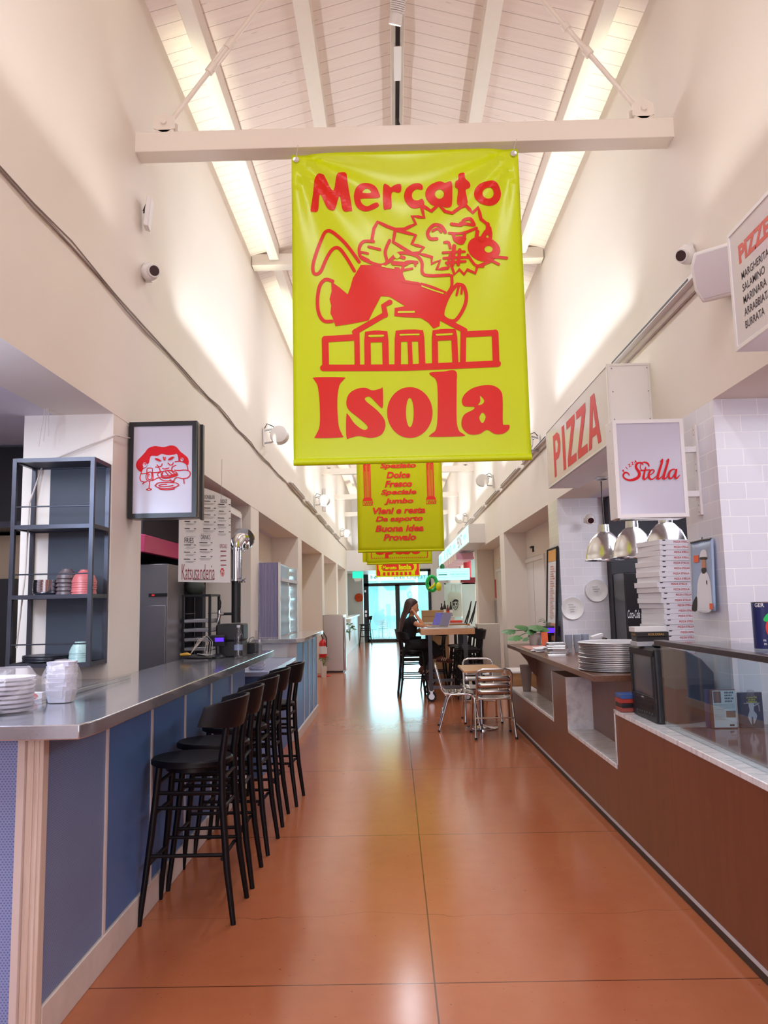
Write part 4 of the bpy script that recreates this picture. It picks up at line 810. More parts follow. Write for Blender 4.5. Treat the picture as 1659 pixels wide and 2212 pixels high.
b = MB(); b.box(1.60, 5.004, .445, 1.64, 8.85, .96); b.build('back_board', M['brown'], t, smooth=False)
b = MB(); b.box(1.60, 5.01, .70, 1.70, 5.16, .96); b.build('bracket', M['brown'], t)
b = MB(); b.prism([(1.28, 5.02), (1.95, 5.02), (2.1, 5.3), (2.1, 8.84), (1.28, 8.84)], (0, 0, .96), (1, 0, 0), (0, 1, 0), (0, 0, .04)); b.build('wooden_top', M['browntop'], t, bevel=.003)
b = MB(); b.prism([(1.62, .60), (1.62, .96), (1.30, .96), (1.42, .9), (1.5, .8), (1.54, .7)], (0, 8.84, 0), (1, 0, 0), (0, 0, 1), (0, -.06, 0)); b.build('curved_bracket', M['brown'], t)
# display case
t = thing('glass_display_case', 'glass display case with dark top edge on the marble counter at right', 'display case', (1.7, 3.3, .79))
MB().box(1.468, 1.9, .792, 1.476, 4.28, 1.235).build('front_pane', M['glass'], t); MB().box(1.476, 4.272, .792, 1.84, 4.28, 1.235).build('end_pane', M['glass'], t); MB().box(1.75, 3.96, .80, 2.6, 3.966, 1.23).build('inner_pane', M['glass'], t)
b = MB(); b.box(1.44, 1.9, 1.235, 1.50, 4.30, 1.262); b.build('top_rail', mat('dark_bronze', '#3a3032', .3), t, bevel=.002); MB().box(1.50, 1.9, 1.24, 1.86, 4.25, 1.25).build('top_glass', M['glass'], t)
b = MB(); b.box(1.86, 1.9, .76, 2.6, 4.25, .8); b.box(1.52, 1.9, .79, 1.86, 4.2, .8); b.build('case_floor', mat('dark_glossy_base', '#7d6a68', .08), t, smooth=False)
b = MB()
for (x, y, z) in ((1.60, 3.72, .84), (1.80, 3.96, 1.0)): b.lathe([(.0, -.022), (.016, -.018), (.018, -.006), (.012, .0), (.018, .006), (.016, .018), (0, .022)], (x, y - .0, z), 12)
b.build('glass_clip', M['acr'], t)
# television
t = thing('television', 'old black box television standing on the marble counter', 'television', (1.65, 4.6, .79))
b = MB(); xs0 = 1.462
prof = [(.0, 0, .435, .795, 1.205), (.015, -.004, .44, .79, 1.21), (.10, 0, .435, .79, 1.21), (.19, .012, .42, .795, 1.19), (.29, .06, .37, .80, 1.14), (.37, .1, .33, .81, 1.06)]
vs = []; fs = []
for d, a0, a1, zl, zh in prof:
    x = xs0 + d; ya, yb = 4.37 + a0, 4.37 + a1; vs += [(x, ya, zl), (x, yb, zl), (x, yb, zh), (x, ya, zh)]
for i in range(len(prof) - 1):
    for k in range(4): fs.append((i * 4 + k, i * 4 + (k + 1) % 4, i * 4 + 4 + (k + 1) % 4, i * 4 + 4 + k))
n = (len(prof) - 1) * 4; fs += [(3, 2, 1, 0), (n, n + 1, n + 2, n + 3)]
b.add(vs, fs); b.build('body', M['blackp'], t, bevel=.008)
b = MB()
for z0, z1, y0, y1, x in ((1.165, 1.2, 4.375, 4.8, 1.452), (.905, .93, 4.375, 4.8, 1.452), (.93, 1.165, 4.375, 4.41, 1.452), (.93, 1.165, 4.765, 4.8, 1.452), (.795, .905, 4.375, 4.8, 1.456)): b.box(x, y0, z0, xs0 + .004, y1, z1)
b.build('front_bezel', M['blackp'], t, bevel=.004)
N = 10; b = MB(); vs = []
for i in range(N + 1):
    for j in range(N + 1):
        u = i / N * 2 - 1; v = j / N * 2 - 1; vs.append((1.461 - .013 * (1 - u * u) * (1 - v * v) ** .5 if abs(v) < 1 else 1.461, 4.5875 + .178 * u, 1.0475 + .118 * v))
b.add(vs, [(i * (N + 1) + j, i * (N + 1) + j + 1, (i + 1) * (N + 1) + j + 1, (i + 1) * (N + 1) + j) for i in range(N) for j in range(N)]); b.build('screen', mat('crt_glass', '#55575c', .3, spec=.5), t, fix=False)
b = MB(); b.box(1.451, 4.43, .862, 1.458, 4.74, .888); b.build('tape_slot', mat('slot_black', '#0c0c0e', .5), t)
b = MB()
for k in range(7): b.lathe([(.009, -.008), (.011, 0)], (1.456, 4.44 + k * .045, .835 - .002 * k), 10, ax='x')
b.build('buttons', M['blackp'], t); MB().box(1.4508, 4.57, .915, 1.452, 4.61, .92).build('maker_mark', M['greyp'], t)
def tape(nm, x, y, z, w, d, h, rz, m, lab, grp, txt=None, tm=None, cat='videotape'):
    t = thing(nm, lab, cat, (x, y, z), grp); MB().box(x - w / 2, y - d / 2, z, x + w / 2, y + d / 2, z + h).build('case', m, t, bevel=.002)
    b = MB(); b.box(x - w / 2 - .0005, y - d / 2 - .0005, z + h * .18, x - w / 2 + .012, y + d / 2 + .0005, z + h * .82)
    if txt: c = MB(); put_text(c, txt, (x + .02, y - d / 2, z + h / 2), (1, 0, 0), (0, 0, 1), w=w * .5, h=h * .45, bold=.01); c.build('title_print', tm or M['paper'], t)
    if txt: c = MB(); put_text(c, txt, (x - w / 2, y, z + h / 2), (0, -1, 0), (0, 0, 1), w=d * .6, h=h * .45, bold=.01); c.build('spine_print', tm or M['paper'], t)
    t.rotation_euler = (0, 0, rz); return t
gold = mat('gold_print', '#d0a050', .4); tp = [mat('tape_' + n, c, .35) for n, c in (('white', '#dcdad8'), ('black', '#2a2526'), ('clear', '#a9a8ad'), ('blue', '#3d5fa0'), ('redb', '#b3352c'), ('dark', '#262024'), ('rose', '#9c4a42'))]
G = 'videotapes on the television'
tape('videotape', 1.52, 4.62, 1.211, .19, .11, .027, .05, tp[2], 'grey videotape case, lowest on the television', G); tape('videotape', 1.53, 4.63, 1.239, .19, .11, .027, -.03, tp[5], 'plain black videotape between the others on the television', G); tape('videotape', 1.525, 4.62, 1.267, .19, .11, .027, .04, tp[1], 'black videotape with gold title on the television', G, 'KOLOSSAL', gold); tape('videotape', 1.515, 4.62, 1.295, .19, .11, .03, 0, tp[0], 'white videotape case topmost on the television', G)
G = 'videotapes on the marble'
tape('videotape', 1.445, 4.905, .792, .10, .12, .026, .0, tp[6], 'rose red videotape lowest in the pile beside the television', G); tape('videotape', 1.447, 4.9, .819, .10, .12, .026, .04, tp[5], 'black videotape second in the pile beside the television', G); tape('videotape', 1.443, 4.905, .846, .10, .12, .026, -.03, tp[4], 'red videotape third in the pile beside the television', G); tape('videotape', 1.446, 4.90, .873, .10, .12, .028, .02, tp[3], 'blue videotape topmost in the pile beside the television', G)
t = thing('remote_puck', 'small black gadget on the front of the television', 'gadget', (1.5, 4.46, 1.211)); b = MB(); b.sphere((1.52, 4.44, 1.222), (.045, .035, .014), 14, 8); b.build('shell', M['blackp'], t)
# film covers standing in the case
def cover(x, w, h, y, m, lab, dr=None, lean=.05):
    t = thing('film_cover', lab, 'film cover', (x, y, .8), 'film covers in the glass case'); b = MB(); b.box(x - w / 2, y, .802, x + w / 2, y + .02, .802 + h); b.build('case', m, t, bevel=.001)
    if dr: dr(t, x, y - .0005, w, h)
    return t
def dr1(t, x, y, w, h):
    MB().box(x - w / 2 + .012, y - .001, .806, x + w / 2 - .002, y, .802 + h - .004).build('printed_sleeve', mat('pale_blue_sleeve', '#b9cfd8', .3), t); b = MB(); b.box(x - w / 2 + .016, y - .002, .802 + h * .66, x - .012, y - .001, .802 + h * .96); b.box(x + .01, y - .002, .802 + h * .28, x + w / 2 - .008, y - .001, .802 + h * .45); b.build('photo_print', mat('brown_photo', '#6f594f', .4), t)
    b = MB()
    for k in range(4):
        for q in range(6 - k % 2): b.box(x + .008 + q * .008, y - .0015, .802 + h * (.90 - .075 * k), x + .013 + q * .008, y - .001, .802 + h * (.945 - .075 * k))
    for k in range(14):
        if .2 < .62 - .033 * k: b.box(x - w / 2 + .016, y - .0015, .802 + h * (.62 - .033 * k), x + (w / 2 - .01 if k < 4 else .004), y - .001, .8026 + h * (.622 - .033 * k))
    b.box(x + .025, y - .0015, .812, x + .05, y - .001, .822); b.build('print', M['inkk'], t)
def dr2(t, x, y, w, h):
    MB().box(x - w / 2 + .002, y - .001, .804, x + w / 2 - .002, y, .802 + h - .003).build('printed_sleeve', mat('navy_sleeve', '#272b40', .3), t)
    b = MB(); put_text(b, 'LA NOTTE\nDI SAN\nLORENZO', (x + .005, y - .001, .802 + h * .80), (1, 0, 0), (0, 0, 1), w=.055, h=.032, bold=.03); b.build('title', mat('yellow_title', '#d8cf3a', .4), t)
    d = Draw(lambda u, v: V((x + u * w, y - .001, .802 + v * h)), (0, -1, 0), .0006); d.stroke([(-.3, .7), (.35, .7)], .02); d.fill([(-.1, .68), (.12, .68), (.1, .5), (.22, .35), (.06, .12), (.05, .3), (-.02, .3), (-.03, .1), (-.16, .32), (-.08, .5)]); d.stroke([(.1, .62), (.3, .66), (.33, .48)], .03); d.build('figure_print', mat('ghost_grey', '#b5b6c2', .4), t)
cover(1.66, .022, .2, 4.16, mat('purple_spine', '#4b3d62', .3), 'narrow purple film case seen from its spine in the glass case'); cover(1.735, .135, .2, 4.14, mat('brown_spine', '#6b4534', .35), 'pale blue printed film cover in the glass case', dr1); cover(1.87, .125, .185, 4.12, mat('black_case', '#1d1d24', .3), 'dark blue film cover with yellow title in the glass case', dr2)
# tomato tins
def tin(x, y, z, r, h, lab):
    t = thing('tomato_tin', lab, 'tin', (x, y, z)); MB().lathe([(r, 0), (r, h)], (x, y, z), 28).build('wrapper', mat('navy_tin', '#25295e', .35), t)
    b = MB(); b.lathe([(r * 1.01, h - .004), (r * 1.02, h), (r * .96, h), (r * .96, h - .004), (0, h - .005)], (x, y, z), 28); b.build('rim', M['zinc'], t); a0 = math.atan2(-y, -x)
    def P(u, v): a = a0 + u / r * 1.0; return V((x + (r + .001) * cos(a), y + (r + .001) * sin(a), z + v))
    d = Draw(P, (0, -1, 0), .0005, .0000, .008); d.fill(ellipse(.012, .095, .034, .05)); d.build('tomato_print', M['coral'], t); d = Draw(P, (0, -1, 0), .001, 0, .008); d.fill([(-.03, .135), (-.005, .165), (.03, .15), (.015, .13), (0, .142), (-.015, .125)]); d.build('leaf_print', M['greenb'], t)
    for s_, zz, hh, du in (('GER', h - .022, .018, -.045), ('m', .035, .012, -.03), ('m', .018, .012, -.028)):
        vs, fs = text_mb(s_, .02); x0 = min(p.x for p in vs); x1 = max(p.x for p in vs); k = hh / .7
        b = MB(); b.add([P(du + (p.x - (x0 + x1) / 2) * k, zz + p.y * k) for p in vs], fs); b.build('lettering', M['paper'], t)
tin(1.765, 3.62, 1.2505, .078, .215, 'big navy tomato tin with a red tomato on the glass case at right edge')
# pizza pans, small trays, cups
pile('pizza_pan', MB().lathe([(.22, 0), (.25, .004), (.256, .005), (.262, .003), (.267, .006), (.267, .011), (.262, .014), (.256, .012), (.25, .009), (.235, .006), (0, .004)], (0, 0, 0), 44), mat('worn_pan_metal', '#d2cfcf', .42, 1.0, var=.08, vscale=20), 1.56, 5.42, 1.0005, .0122, 16, lf('wide round metal pizza pan'), 'pizza pan', 'stack of round pizza pans', jx=.009)
pile('small_tray', MB().box(-.075, -.1, 0, .075, .1, .004).box(-.082, -.107, .004, -.076, .107, .011).box(.076, -.107, .004, .082, .107, .011).box(-.08, -.107, .004, .08, -.101, .011).box(-.08, .101, .004, .08, .107, .011), M['alu'], 1.46, 7.0, 1.0005, .0095, 11, lf('small rectangular metal tray'), 'tray', 'small metal trays on the brown counter', jx=.004)
for i, (x, y) in enumerate(((1.63, 7.25), (1.71, 7.25), (1.79, 7.27))): pile('plastic_cup', MB().lathe([(.024, 0), (.036, .085), (.038, .087), (.034, .085), (.023, .003), (0, .003)], (0, 0, 0), 18), M['acr'] if 0 else mat('frosted_cup_%d' % i, '#cfd6e6', .3, alpha=.8), x, y, 1.0005, .013, 7, lf('plastic cup in the %s column' % ('left', 'middle', 'right')[i]), 'cup', 'plastic cups behind the pans', jx=.001)
t = thing('cup_holder', 'dark angled napkin holder behind the pizza pans', 'holder', (1.93, 7.2, 1.0)); b = MB(); b.obox((1.93, 7.2, 1.08), (.03, .0, .05), (0, .06, 0), (.006, 0, -.004)); b.box(1.85, 7.1, 1.0, 1.98, 7.3, 1.01); b.build('stand', M['blackp'], t); b = MB(); b.obox((1.87, 7.16, 1.15), (.05, 0, .015), (0, .05, 0), (0, 0, .012)); b.build('napkins', M['paper'], t)
t = thing('paper_pile', 'loose pile of white paper slips on the brown counter', 'papers', (1.4, 7.5, 1.0))
for k in range(6): b = MB(); a = random.uniform(-.5, .5); b.obox((1.41 + random.uniform(-.03, .03), 7.5 + random.uniform(-.06, .06), 1.006 + k * .006), (.06 * cos(a), .06 * sin(a), .003), (-.09 * sin(a), .09 * cos(a), .004 * (k % 3)), (0, 0, .0012)); b.build('slip', M['paper'], t)
b = MB(); b.box(1.35, 7.75, 1.0005, 1.6, 8.4, 1.003); tag(b.build('placemat', mat('pink_print', '#d79c94', .4)), 'pinkish printed sheet lying on the brown counter top', 'placemat')
t = thing('order_display', 'black pole display with purple screen on the brown counter', 'display', (1.76, 8.65, 1.0))
b = MB(); b.lathe([(.07, 0), (.07, .012), (.03, .03), (.018, .035), (.018, .1)], (1.8, 8.6, 1.0), 20, sq=.8); b.build('stand', M['blackp'], t); b = MB(); b.obox((1.745, 8.6, 1.15), (.095, 0, 0), (0, .02, .005), (0, -.012, .05)); b.build('housing', M['blackp'], t, bevel=.006); b = MB(); b.obox((1.735, 8.5765, 1.155), (.062, 0, 0), (0, .0006, .0002), (0, -.006, .026)); b.build('screen', M['purple'], t)
t = thing('flyer_holder', 'small orange card standing beside the purple display on the brown counter', 'card', (1.64, 8.45, 1.0)); b = MB(); b.obox((1.64, 8.45, 1.07), (.036, .004, 0), (0, .002, .0), (0, .01, .07)); b.build('card', M['orange'], t); b = MB(); b.obox((1.64, 8.446, 1.03), (.034, .004, 0), (0, .0021, 0), (0, .003, .02)); b.build('white_foot', M['paper'], t)
t = thing('potted_plant', 'broad-leaved green plant in a white pot on the far end of the brown counter', 'plant', (1.55, 8.6, 1.0)); b = MB(); b.lathe([(.06, 0), (.078, .13), (.07, .13), (.062, .11), (0, .11)], (1.56, 8.6, 1.0), 20); b.build('pot', mat('cream_pot', '#ddd3cb', .5), t)
def bigleaf(b, c, d, n, L):
    c, d, n = V(c), V(d).normalized(), V(n).normalized(); s_ = d.cross(n).normalized(); out = [(-.1, 0), (-.16, .2), (-.02, .42), (.14, .38), (.2, .5), (.4, .42), (.48, .5), (.68, .3), (.78, .32), (1.05, 0)]
    pts = [c + d * (L * (a - .2)) + s_ * (L * q) + n * (-L * .35 * q * q - L * .12 * a * a) for a, q in out] + [c + d * (L * (a - .2)) - s_ * (L * q) + n * (-L * .35 * q * q - L * .12 * a * a) for a, q in out[::-1][1:-1]]
    ctr = c + d * L * .2 + n * L * .03; k = len(pts); b.add([ctr] + pts, [(0, 1 + i, 1 + (i + 1) % k) for i in range(k)])
b = MB(); st = MB()
for c, d, n, L in (((1.32, 8.35, 1.10), (-1, -.3, -.1), (-.1, -.4, 1), .15), ((1.30, 8.6, 1.155), (-1, .2, .1), (.1, -.5, 1), .14), ((1.44, 8.55, 1.2), (-.8, -.5, .1), (0, -.5, 1), .17), ((1.55, 8.5, 1.205), (.1, -1, -.2), (0, -.4, 1), .18), ((1.60, 8.55, 1.19), (.9, -.4, -.2), (.2, -.6, 1), .16), ((1.50, 8.5, 1.17), (-.3, -1, -.4), (-.1, -.7, .8), .14), ((1.43, 8.4, 1.075), (-.9, -.2, -.3), (0, -.6, .8), .06)):
    bigleaf(b, c, d, n, L); p = V((1.56, 8.6, 1.11)); q = V(c); st.tube([p, (p + q) / 2 + V((0, 0, .03)), q], .004, 6)
b.build('leaves', M['leaf'], t, fix=False, smooth=False); st.build('stems', M['dkgreen'], t)
t = thing('feathery_plant', 'pale feathery plant behind the purple display', 'plant', (1.8, 9.0, 1.0)); leafy(t, (1.78, 8.75, 1.01), 26, .16, .27, M['leafp'], .09, 9); b = MB(); b.lathe([(.05, 0), (.06, .1), (0, .1)], (1.78, 8.78, 1.0), 14); b.build('pot', M['blackp'], t)
t = thing('vase', 'tapered taupe vase on the low marble ledge at the counter end', 'vase', (1.50, 8.95, .445)); b = MB(); b.lathe([(.045, 0), (.075, .30), (.068, .30), (.04, .02), (0, .02)], (1.51, 8.98, .446), 20); b.build('body', mat('taupe', '#8d7a72', .6), t)
t = thing('wooden_crate', 'wooden box with white top edge beyond the end of the brown counter', 'box', (1.7, 9.8, 0)); MB().box(1.44, 9.56, 0, 2.0, 10.1, .6).build('box', m_wood('warm_wood', '#a5744a', '#b98758', 0, 3, .5), t); MB().box(1.43, 9.55, .6, 2.01, 10.11, .62).build('white_lid', M['white'], t)
# pizza boxes
t0 = None; NB = 25; rz = RD(11)
for k in range(NB):
    if t0 is None:
        t0 = t = thing('pizza_box', '', 'pizza box'); MB().box(0, 0, .0, .25, .31, .0345).build('carton', M['paper'], t, bevel=.0015)
        b = MB(); put_text(b, 'PIZZA STELLA', (.16, 0, .0185), (1, 0, 0), (0, 0, 1), w=.115, h=.0125, bold=.022); b.build('lettering', mat('red_box_print', '#c9403f', .5), t)
        b = MB(); b.add([(.018, -.0006, .033), (.045, -.0006, .033), (.040, -.0006, .026), (.023, -.0006, .026)], [(0, 1, 2, 3)]); b.build('vent_slot', M['inkk'], t)
        b = MB(); put_text(b, 'PIZZA STELLA', (.125, .1, .0345), (1, 0, 0), (0, 1, 0), w=.2, h=.05, bold=.02); b.build('lid_print', mat('lid_print', '#d9a9a8', .5), t)
        o = t
    else: o = copy_tree(t0)
    o.location = (1.755 + .0006 * (NB - k) + random.uniform(-.008, .012) - .012 * sin(k * .5), 5.06 + random.uniform(-.008, .008), 1.0005 + k * .0352 + 0); o.rotation_euler = (0, 0, rz + random.uniform(-.03, .03))
    tag(o, 'white pizza box, %s of the tall stack' % ('topmost' if k == NB - 1 else 'bottom one' if k == 0 else (ORD[k] + ' from the bottom')), 'pizza box', 'stack of pizza boxes')
# pendant lamps
L0 = None
for x, y, lab in ((1.95, 7.0, 'spun aluminium bell lamp farthest left over the pizza stall'), (2.09, 6.62, 'middle spun aluminium bell lamp over the pizza stall'), (2.25, 6.25, 'spun aluminium bell lamp right under the hanging sign')):
    if L0 is None:
        L0 = t = thing('pendant_lamp', lab, 'lamp', (0, 0, 0), 'bell lamps over the pizza stall')
        b = MB(); b.lathe([(.035, .335), (.052, .33), (.056, .262), (.075, .25), (.12, .2), (.152, .13), (.17, .06), (.178, .012), (.186, .004), (.186, 0), (.174, .004), (.165, .06), (.147, .13), (.115, .195), (.07, .243), (0, .25)], (0, 0, 0), 36); b.build('shade', M['alu'], t)
        b = MB(); b.tube([(0, 0, .33), (0, 0, .74)], .006, 8); b.build('rod', M['blackm'], t); b = MB(); b.lathe([(.06, .755), (.06, .775), (0, .775)], (0, 0, 0), 20); b.build('ceiling_rose', M['alu'], t)
        b = MB(); b.box(-.012, -.185, .006, .012, -.172, .04); b.build('clip', M['zinc'], t); o = t
    else: o = copy_tree(L0)
    place(o, (x, y, 1.843), 0, lab)
# behind: drinks fridge, plates, camera
t = thing('drinks_fridge', 'tall black drinks fridge behind the pizza counter', 'fridge', (2.6, 8.0, 0)); MB().box(2.38, 7.9, 0, 3.0, 8.45, 1.76).build('cabinet', mat('fridge_black', '#16161a', .25), t, bevel=.01); b = MB(); put_text(b, 'Coca-Cola', (2.458, 7.898, 1.33), (1, 0, 0), (0, 0, 1), w=.125, h=.085, shear=.3, bold=.01); b.build('lettering', M['greyp'], t); 
b = MB(); b.box(2.373, 8.3, 0, 4.6, 8.49, 2.6); b.box(3.6, 4.9, 0, 3.7, 8.3, 2.6); struct(b.build('trim_96', M['darkk'], smooth=False), 'dark lining at the back of the pizza stall')
for x, z, rows, lab in ((1.96, 1.395, 4, 'white plate with handwriting, lower left one on the tiled pillar'), (2.235, 1.585, 3, 'white plate with handwriting, upper right one on the tiled pillar')):
    t = thing('wall_plate', lab, 'plate', (x, 8.46, z), 'plates on the tiled pillar'); b = MB(); b.lathe([(.05, -.002), (.09, -.012), (.122, -.024), (.124, -.02), (.095, -.006), (.05, 0)], (x, 8.458, z), 32, ax='y'); b.lathe([(0, -.003), (.05, -.002)], (x, 8.458, z), 32, ax='y'); b.build('dish', M['plastw'], t, fix=False)
    b = MB()
    for i in range(rows):
        pts = [(x - .045 + .008 * i + .0065 * q, 8.447, z + .04 - .026 * i + (.007 if q % 2 else -.006) * random.uniform(.5, 1.2)) for q in range(10 + 3 * (i == 1) - i)]; b.tube(pts, .0016, 4)
    b.build('handwriting', M['inkk'], t)
def dome_cam(x, y, z, d, lab, sc=1.0):
    d = V(d).normalized(); t = thing('security_camera', lab, 'camera', (x, y, z)); p = V((x, y, z)); s_ = .055 * sc
    b = MB(); b.tube([p, p + V((0 if abs(d.x) < .1 else math.copysign(.035 * sc, d.x), 0, 0 if abs(d.x) >= .1 else -.05))], s_ * 1.1, 18); b.sphere(tuple(p + d * .05 * sc), s_ * 1.02, 18, 12); b.build('housing', M['plastw'], t)
    b = MB(); b.tube([p + d * .045 * sc, p + d * .115 * sc], s_ * .72, 18); b.build('barrel', M['plastw'], t); b = MB(); b.tube([p + d * .113 * sc, p + d * .118 * sc], s_ * .58, 18); b.build('lens', mat('camera_lens', '#3a2226', .1), t)
dome_cam(2.12, 8.15, 2.36, (-.1, -1, -.35), 'white camera under the soffit beside the bell lamps')
dome_cam(XL, 4.78, 3.71, (.75, -.8, -.25), 'white dome camera on the left wall', 1.05); dome_cam(XR, 4.42, 3.57, (-.75, -.6, -.35), 'white bullet camera on the right wall beside the speaker', 1.0)
# calendar on the tiled pillar
t = thing('wall_calendar', 'wall calendar with a photo of a man in a captain cap on the white tiles', 'calendar', (1.84, 4.5, 1.62))
ua = V((.06, -.31, 0)); ua.normalize(); nn = V((-.98, -.2, 0)).normalized()
def cm(u, v): return V((1.842, 4.66, 1.415)) + V((-.012 - .03 * (u - .5) ** 2 - .015 * (1 - v), -.31 * u, .41 * v))
b = MB(); N = 8; vs = []
for j in range(N + 1):
    for i in range(N + 1): vs.append(cm(i / N, j / N))
fsx = [(j * (N + 1) + i, j * (N + 1) + i + 1, (j + 1) * (N + 1) + i + 1, (j + 1) * (N + 1) + i) for j in range(N) for i in range(N)]
b.add(vs, fsx); o = b.build('sheet', mat('calendar_blue', '#9fb2cf', .35), t, fix=False); q = o.modifiers.new('t', 'SOLIDIFY'); q.thickness = .012
d = Draw(cm, (-1, 0, 0), .0012, .0002); d.fill([(.2, .0), (.86, .0), (.9, .3), (.8, .48), (.62, .56), (.42, .54), (.27, .42), (.22, .25)]); d.fill([(.42, .74), (.72, .73), (.74, .80), (.66, .86), (.48, .86), (.40, .80)]); d.build('white_uniform', M['paper'], t)
d = Draw(cm, (-1, 0, 0), .0022, .0002); d.fill(ellipse(.57, .64, .10, .12)); d.fill(ellipse(.48, .28, .05, .05)); d.fill(ellipse(.7, .26, .06, .05)); d.build('face_print', M['skin'], t)
d = Draw(cm, (-1, 0, 0), .003, .0002); d.fill([(.42, .735), (.72, .725), (.73, .755), (.43, .765)]); d.fill([(.47, .6), (.68, .6), (.66, .54), (.5, .53)]); d.fill([(.0, 0), (.2, 0), (.22, .2), (.05, .12)]); d.stroke([(.7, .4), (.68, .2)], .06); d.build('dark_print', M['inkk'], t)
d = Draw(cm, (-1, 0, 0), .0035, .0002); d.fill([(.42, .1), (.52, .1), (.52, .25), (.49, .34), (.45, .34), (.42, .25)]); d.fill([(.14, .7), (.36, .7), (.36, .8), (.14, .8)], smooth=False); d.fill([(.8, .02), (1.0, .02), (1.0, .1), (.8, .1)], smooth=False); d.build('orange_print', M['orange'], t)
b = MB(); put_text(b, 'Agosto', cm(.22, .93) + V((-.003, 0, 0)), (0, -1, 0), (0, 0, 1), h=.025); b.build('month', M['paper'], t); b = MB(); b.tube([cm(0.02, 1.0), cm(.5, 1.01), cm(.98, 1.0)], .006, 8); b.tube([cm(.5, 1.0), cm(.5, 1.03), cm(.55, 1.04), cm(.5, 1.05)], .003, 6); b.build('binding', M['blackm'], t)
# menu frame leaning and posters
t = thing('framed_menu', 'tall black framed menu leaning at the farther tiled pillar', 'picture frame', (1.8, 8.62, 1.0))
def fm(u, v): return V((1.77 + .06 * v, 8.98 - .52 * u, 1.02 + 1.06 * v))
b = MB()
for a, c in (((0, 0), (1, 0)), ((1, 0), (1, 1)), ((1, 1), (0, 1)), ((0, 1), (0, 0))): b.tube([fm(*a), fm(*c)], .016, 4)
b.build('frame', M['blackm'], t, smooth=False); b = MB(); b.add([fm(0, 0), fm(1, 0), fm(1, 1), fm(0, 1)] + [fm(0, 0) + V((.012, 0, 0)), fm(1, 0) + V((.012, 0, 0)), fm(1, 1) + V((.012, 0, 0)), fm(0, 1) + V((.012, 0, 0))], [(0, 1, 2, 3), (7, 6, 5, 4), (0, 4, 5, 1), (1, 5, 6, 2), (2, 6, 7, 3), (3, 7, 4, 0)]); b.build('sheet', M['paper'], t)
d = Draw(fm, (-1, 0, 0), .003, .0002); d.fill([(.05, .86), (.95, .86), (.95, .98), (.05, .98)], smooth=False); d.build('heading_print', mat('amber_print', '#e2a35c', .4), t); d = Draw(fm, (-1, 0, 0), .003, .0002); d.fill([(.05, .02), (.95, .02), (.95, .2), (.05, .2)], smooth=False)
for k in range(22): d.fill([(.3, .8 - .026 * k), (.3 + .3 + .08 * (k % 3), .8 - .026 * k), (.3 + .3 + .08 * (k % 3), .81 - .026 * k), (.3, .81 - .026 * k)], smooth=False)
d.build('salmon_print', mat('salmon_print', '#d98f79', .4), t)
t = thing('poster', 'white poster with big red script lettering on the recess wall beside the tiled pillar', 'poster', (1.95, 9.6, 1.8))
MB().box(2.12, 9.2, 1.22, 2.15, 10.3, 2.2).build('backing', M['paper'], t); b = MB(); b.box(2.115, 9.2, 1.98, 2.12, 10.3, 2.06); b.build('yellow_band', mat('pale_yellow', '#dfe09a', .5), t); b = MB(); b.box(2.115, 9.2, 1.22, 2.12, 10.3, 1.6); b.build('blue_panel', mat('soft_blue', '#8fa3cf', .4), t)
def st(u, v): return V((2.112, 10.25 - u, 1.62 + v))
# Stella script (units: letters across 0..1 by 0..0.4)
STELLA = [([(.37, .33), (.345, .365), (.30, .37), (.255, .345), (.245, .295), (.27, .25), (.295, .20), (.275, .14), (.21, .105), (.12, .09), (.04, .12), (.015, .17), (.05, .215), (.10, .205), (.12, .17)], [.012, .03, .03, .045, .045, .05, .05, .045, .03, .025, .03, .02, .015]),
          ([(.335, .255), (.315, .29), (.33, .345), (.375, .375), (.42, .37), (.455, .345), (.465, .31)], [.012, .014, .02, .03, .02]),
          ([(.41, .30), (.36, .14), (.365, .105), (.39, .10), (.43, .14)], [.02, .04, .04, .02, .012]), ([(.31, .24), (.47, .25)], [.02, .02]),
          ([(.44, .16), (.50, .18), (.545, .22), (.53, .25), (.49, .24), (.455, .19), (.45, .13), (.475, .10), (.52, .10), (.57, .14)], [.012, .016, .02, .018, .03, .04, .03, .02, .012]),
          ([(.66, .37), (.70, .40), (.60, .14), (.605, .105), (.63, .10), (.67, .14)], [.01, .03, .045, .04, .02, .012]), ([(.76, .37), (.80, .40), (.70, .14), (.705, .105), (.73, .10), (.77, .14)], [.01, .03, .045, .04, .02, .012]),
          ([(.92, .23), (.88, .25), (.82, .22), (.785, .15), (.80, .105), (.835, .105), (.89, .17), (.925, .24)], [.012, .02, .03, .04, .03, .02, .02, .03]), ([(.925, .24), (.895, .14), (.90, .105), (.925, .10), (.975, .15)], [.03, .04, .035, .02, .012])]
def stella(f, nrm, lift=.0015, k=1.0):
    d = Draw(f, nrm, lift, .00002)
    for p, w in STELLA: d.stroke(p, [q * k for q in w])
    return d
stella(lambda u, v: st(u * 1.0, v * 1.25 - .05), (-1, 0, 0), .002).build('script_lettering', M['coral'], t)
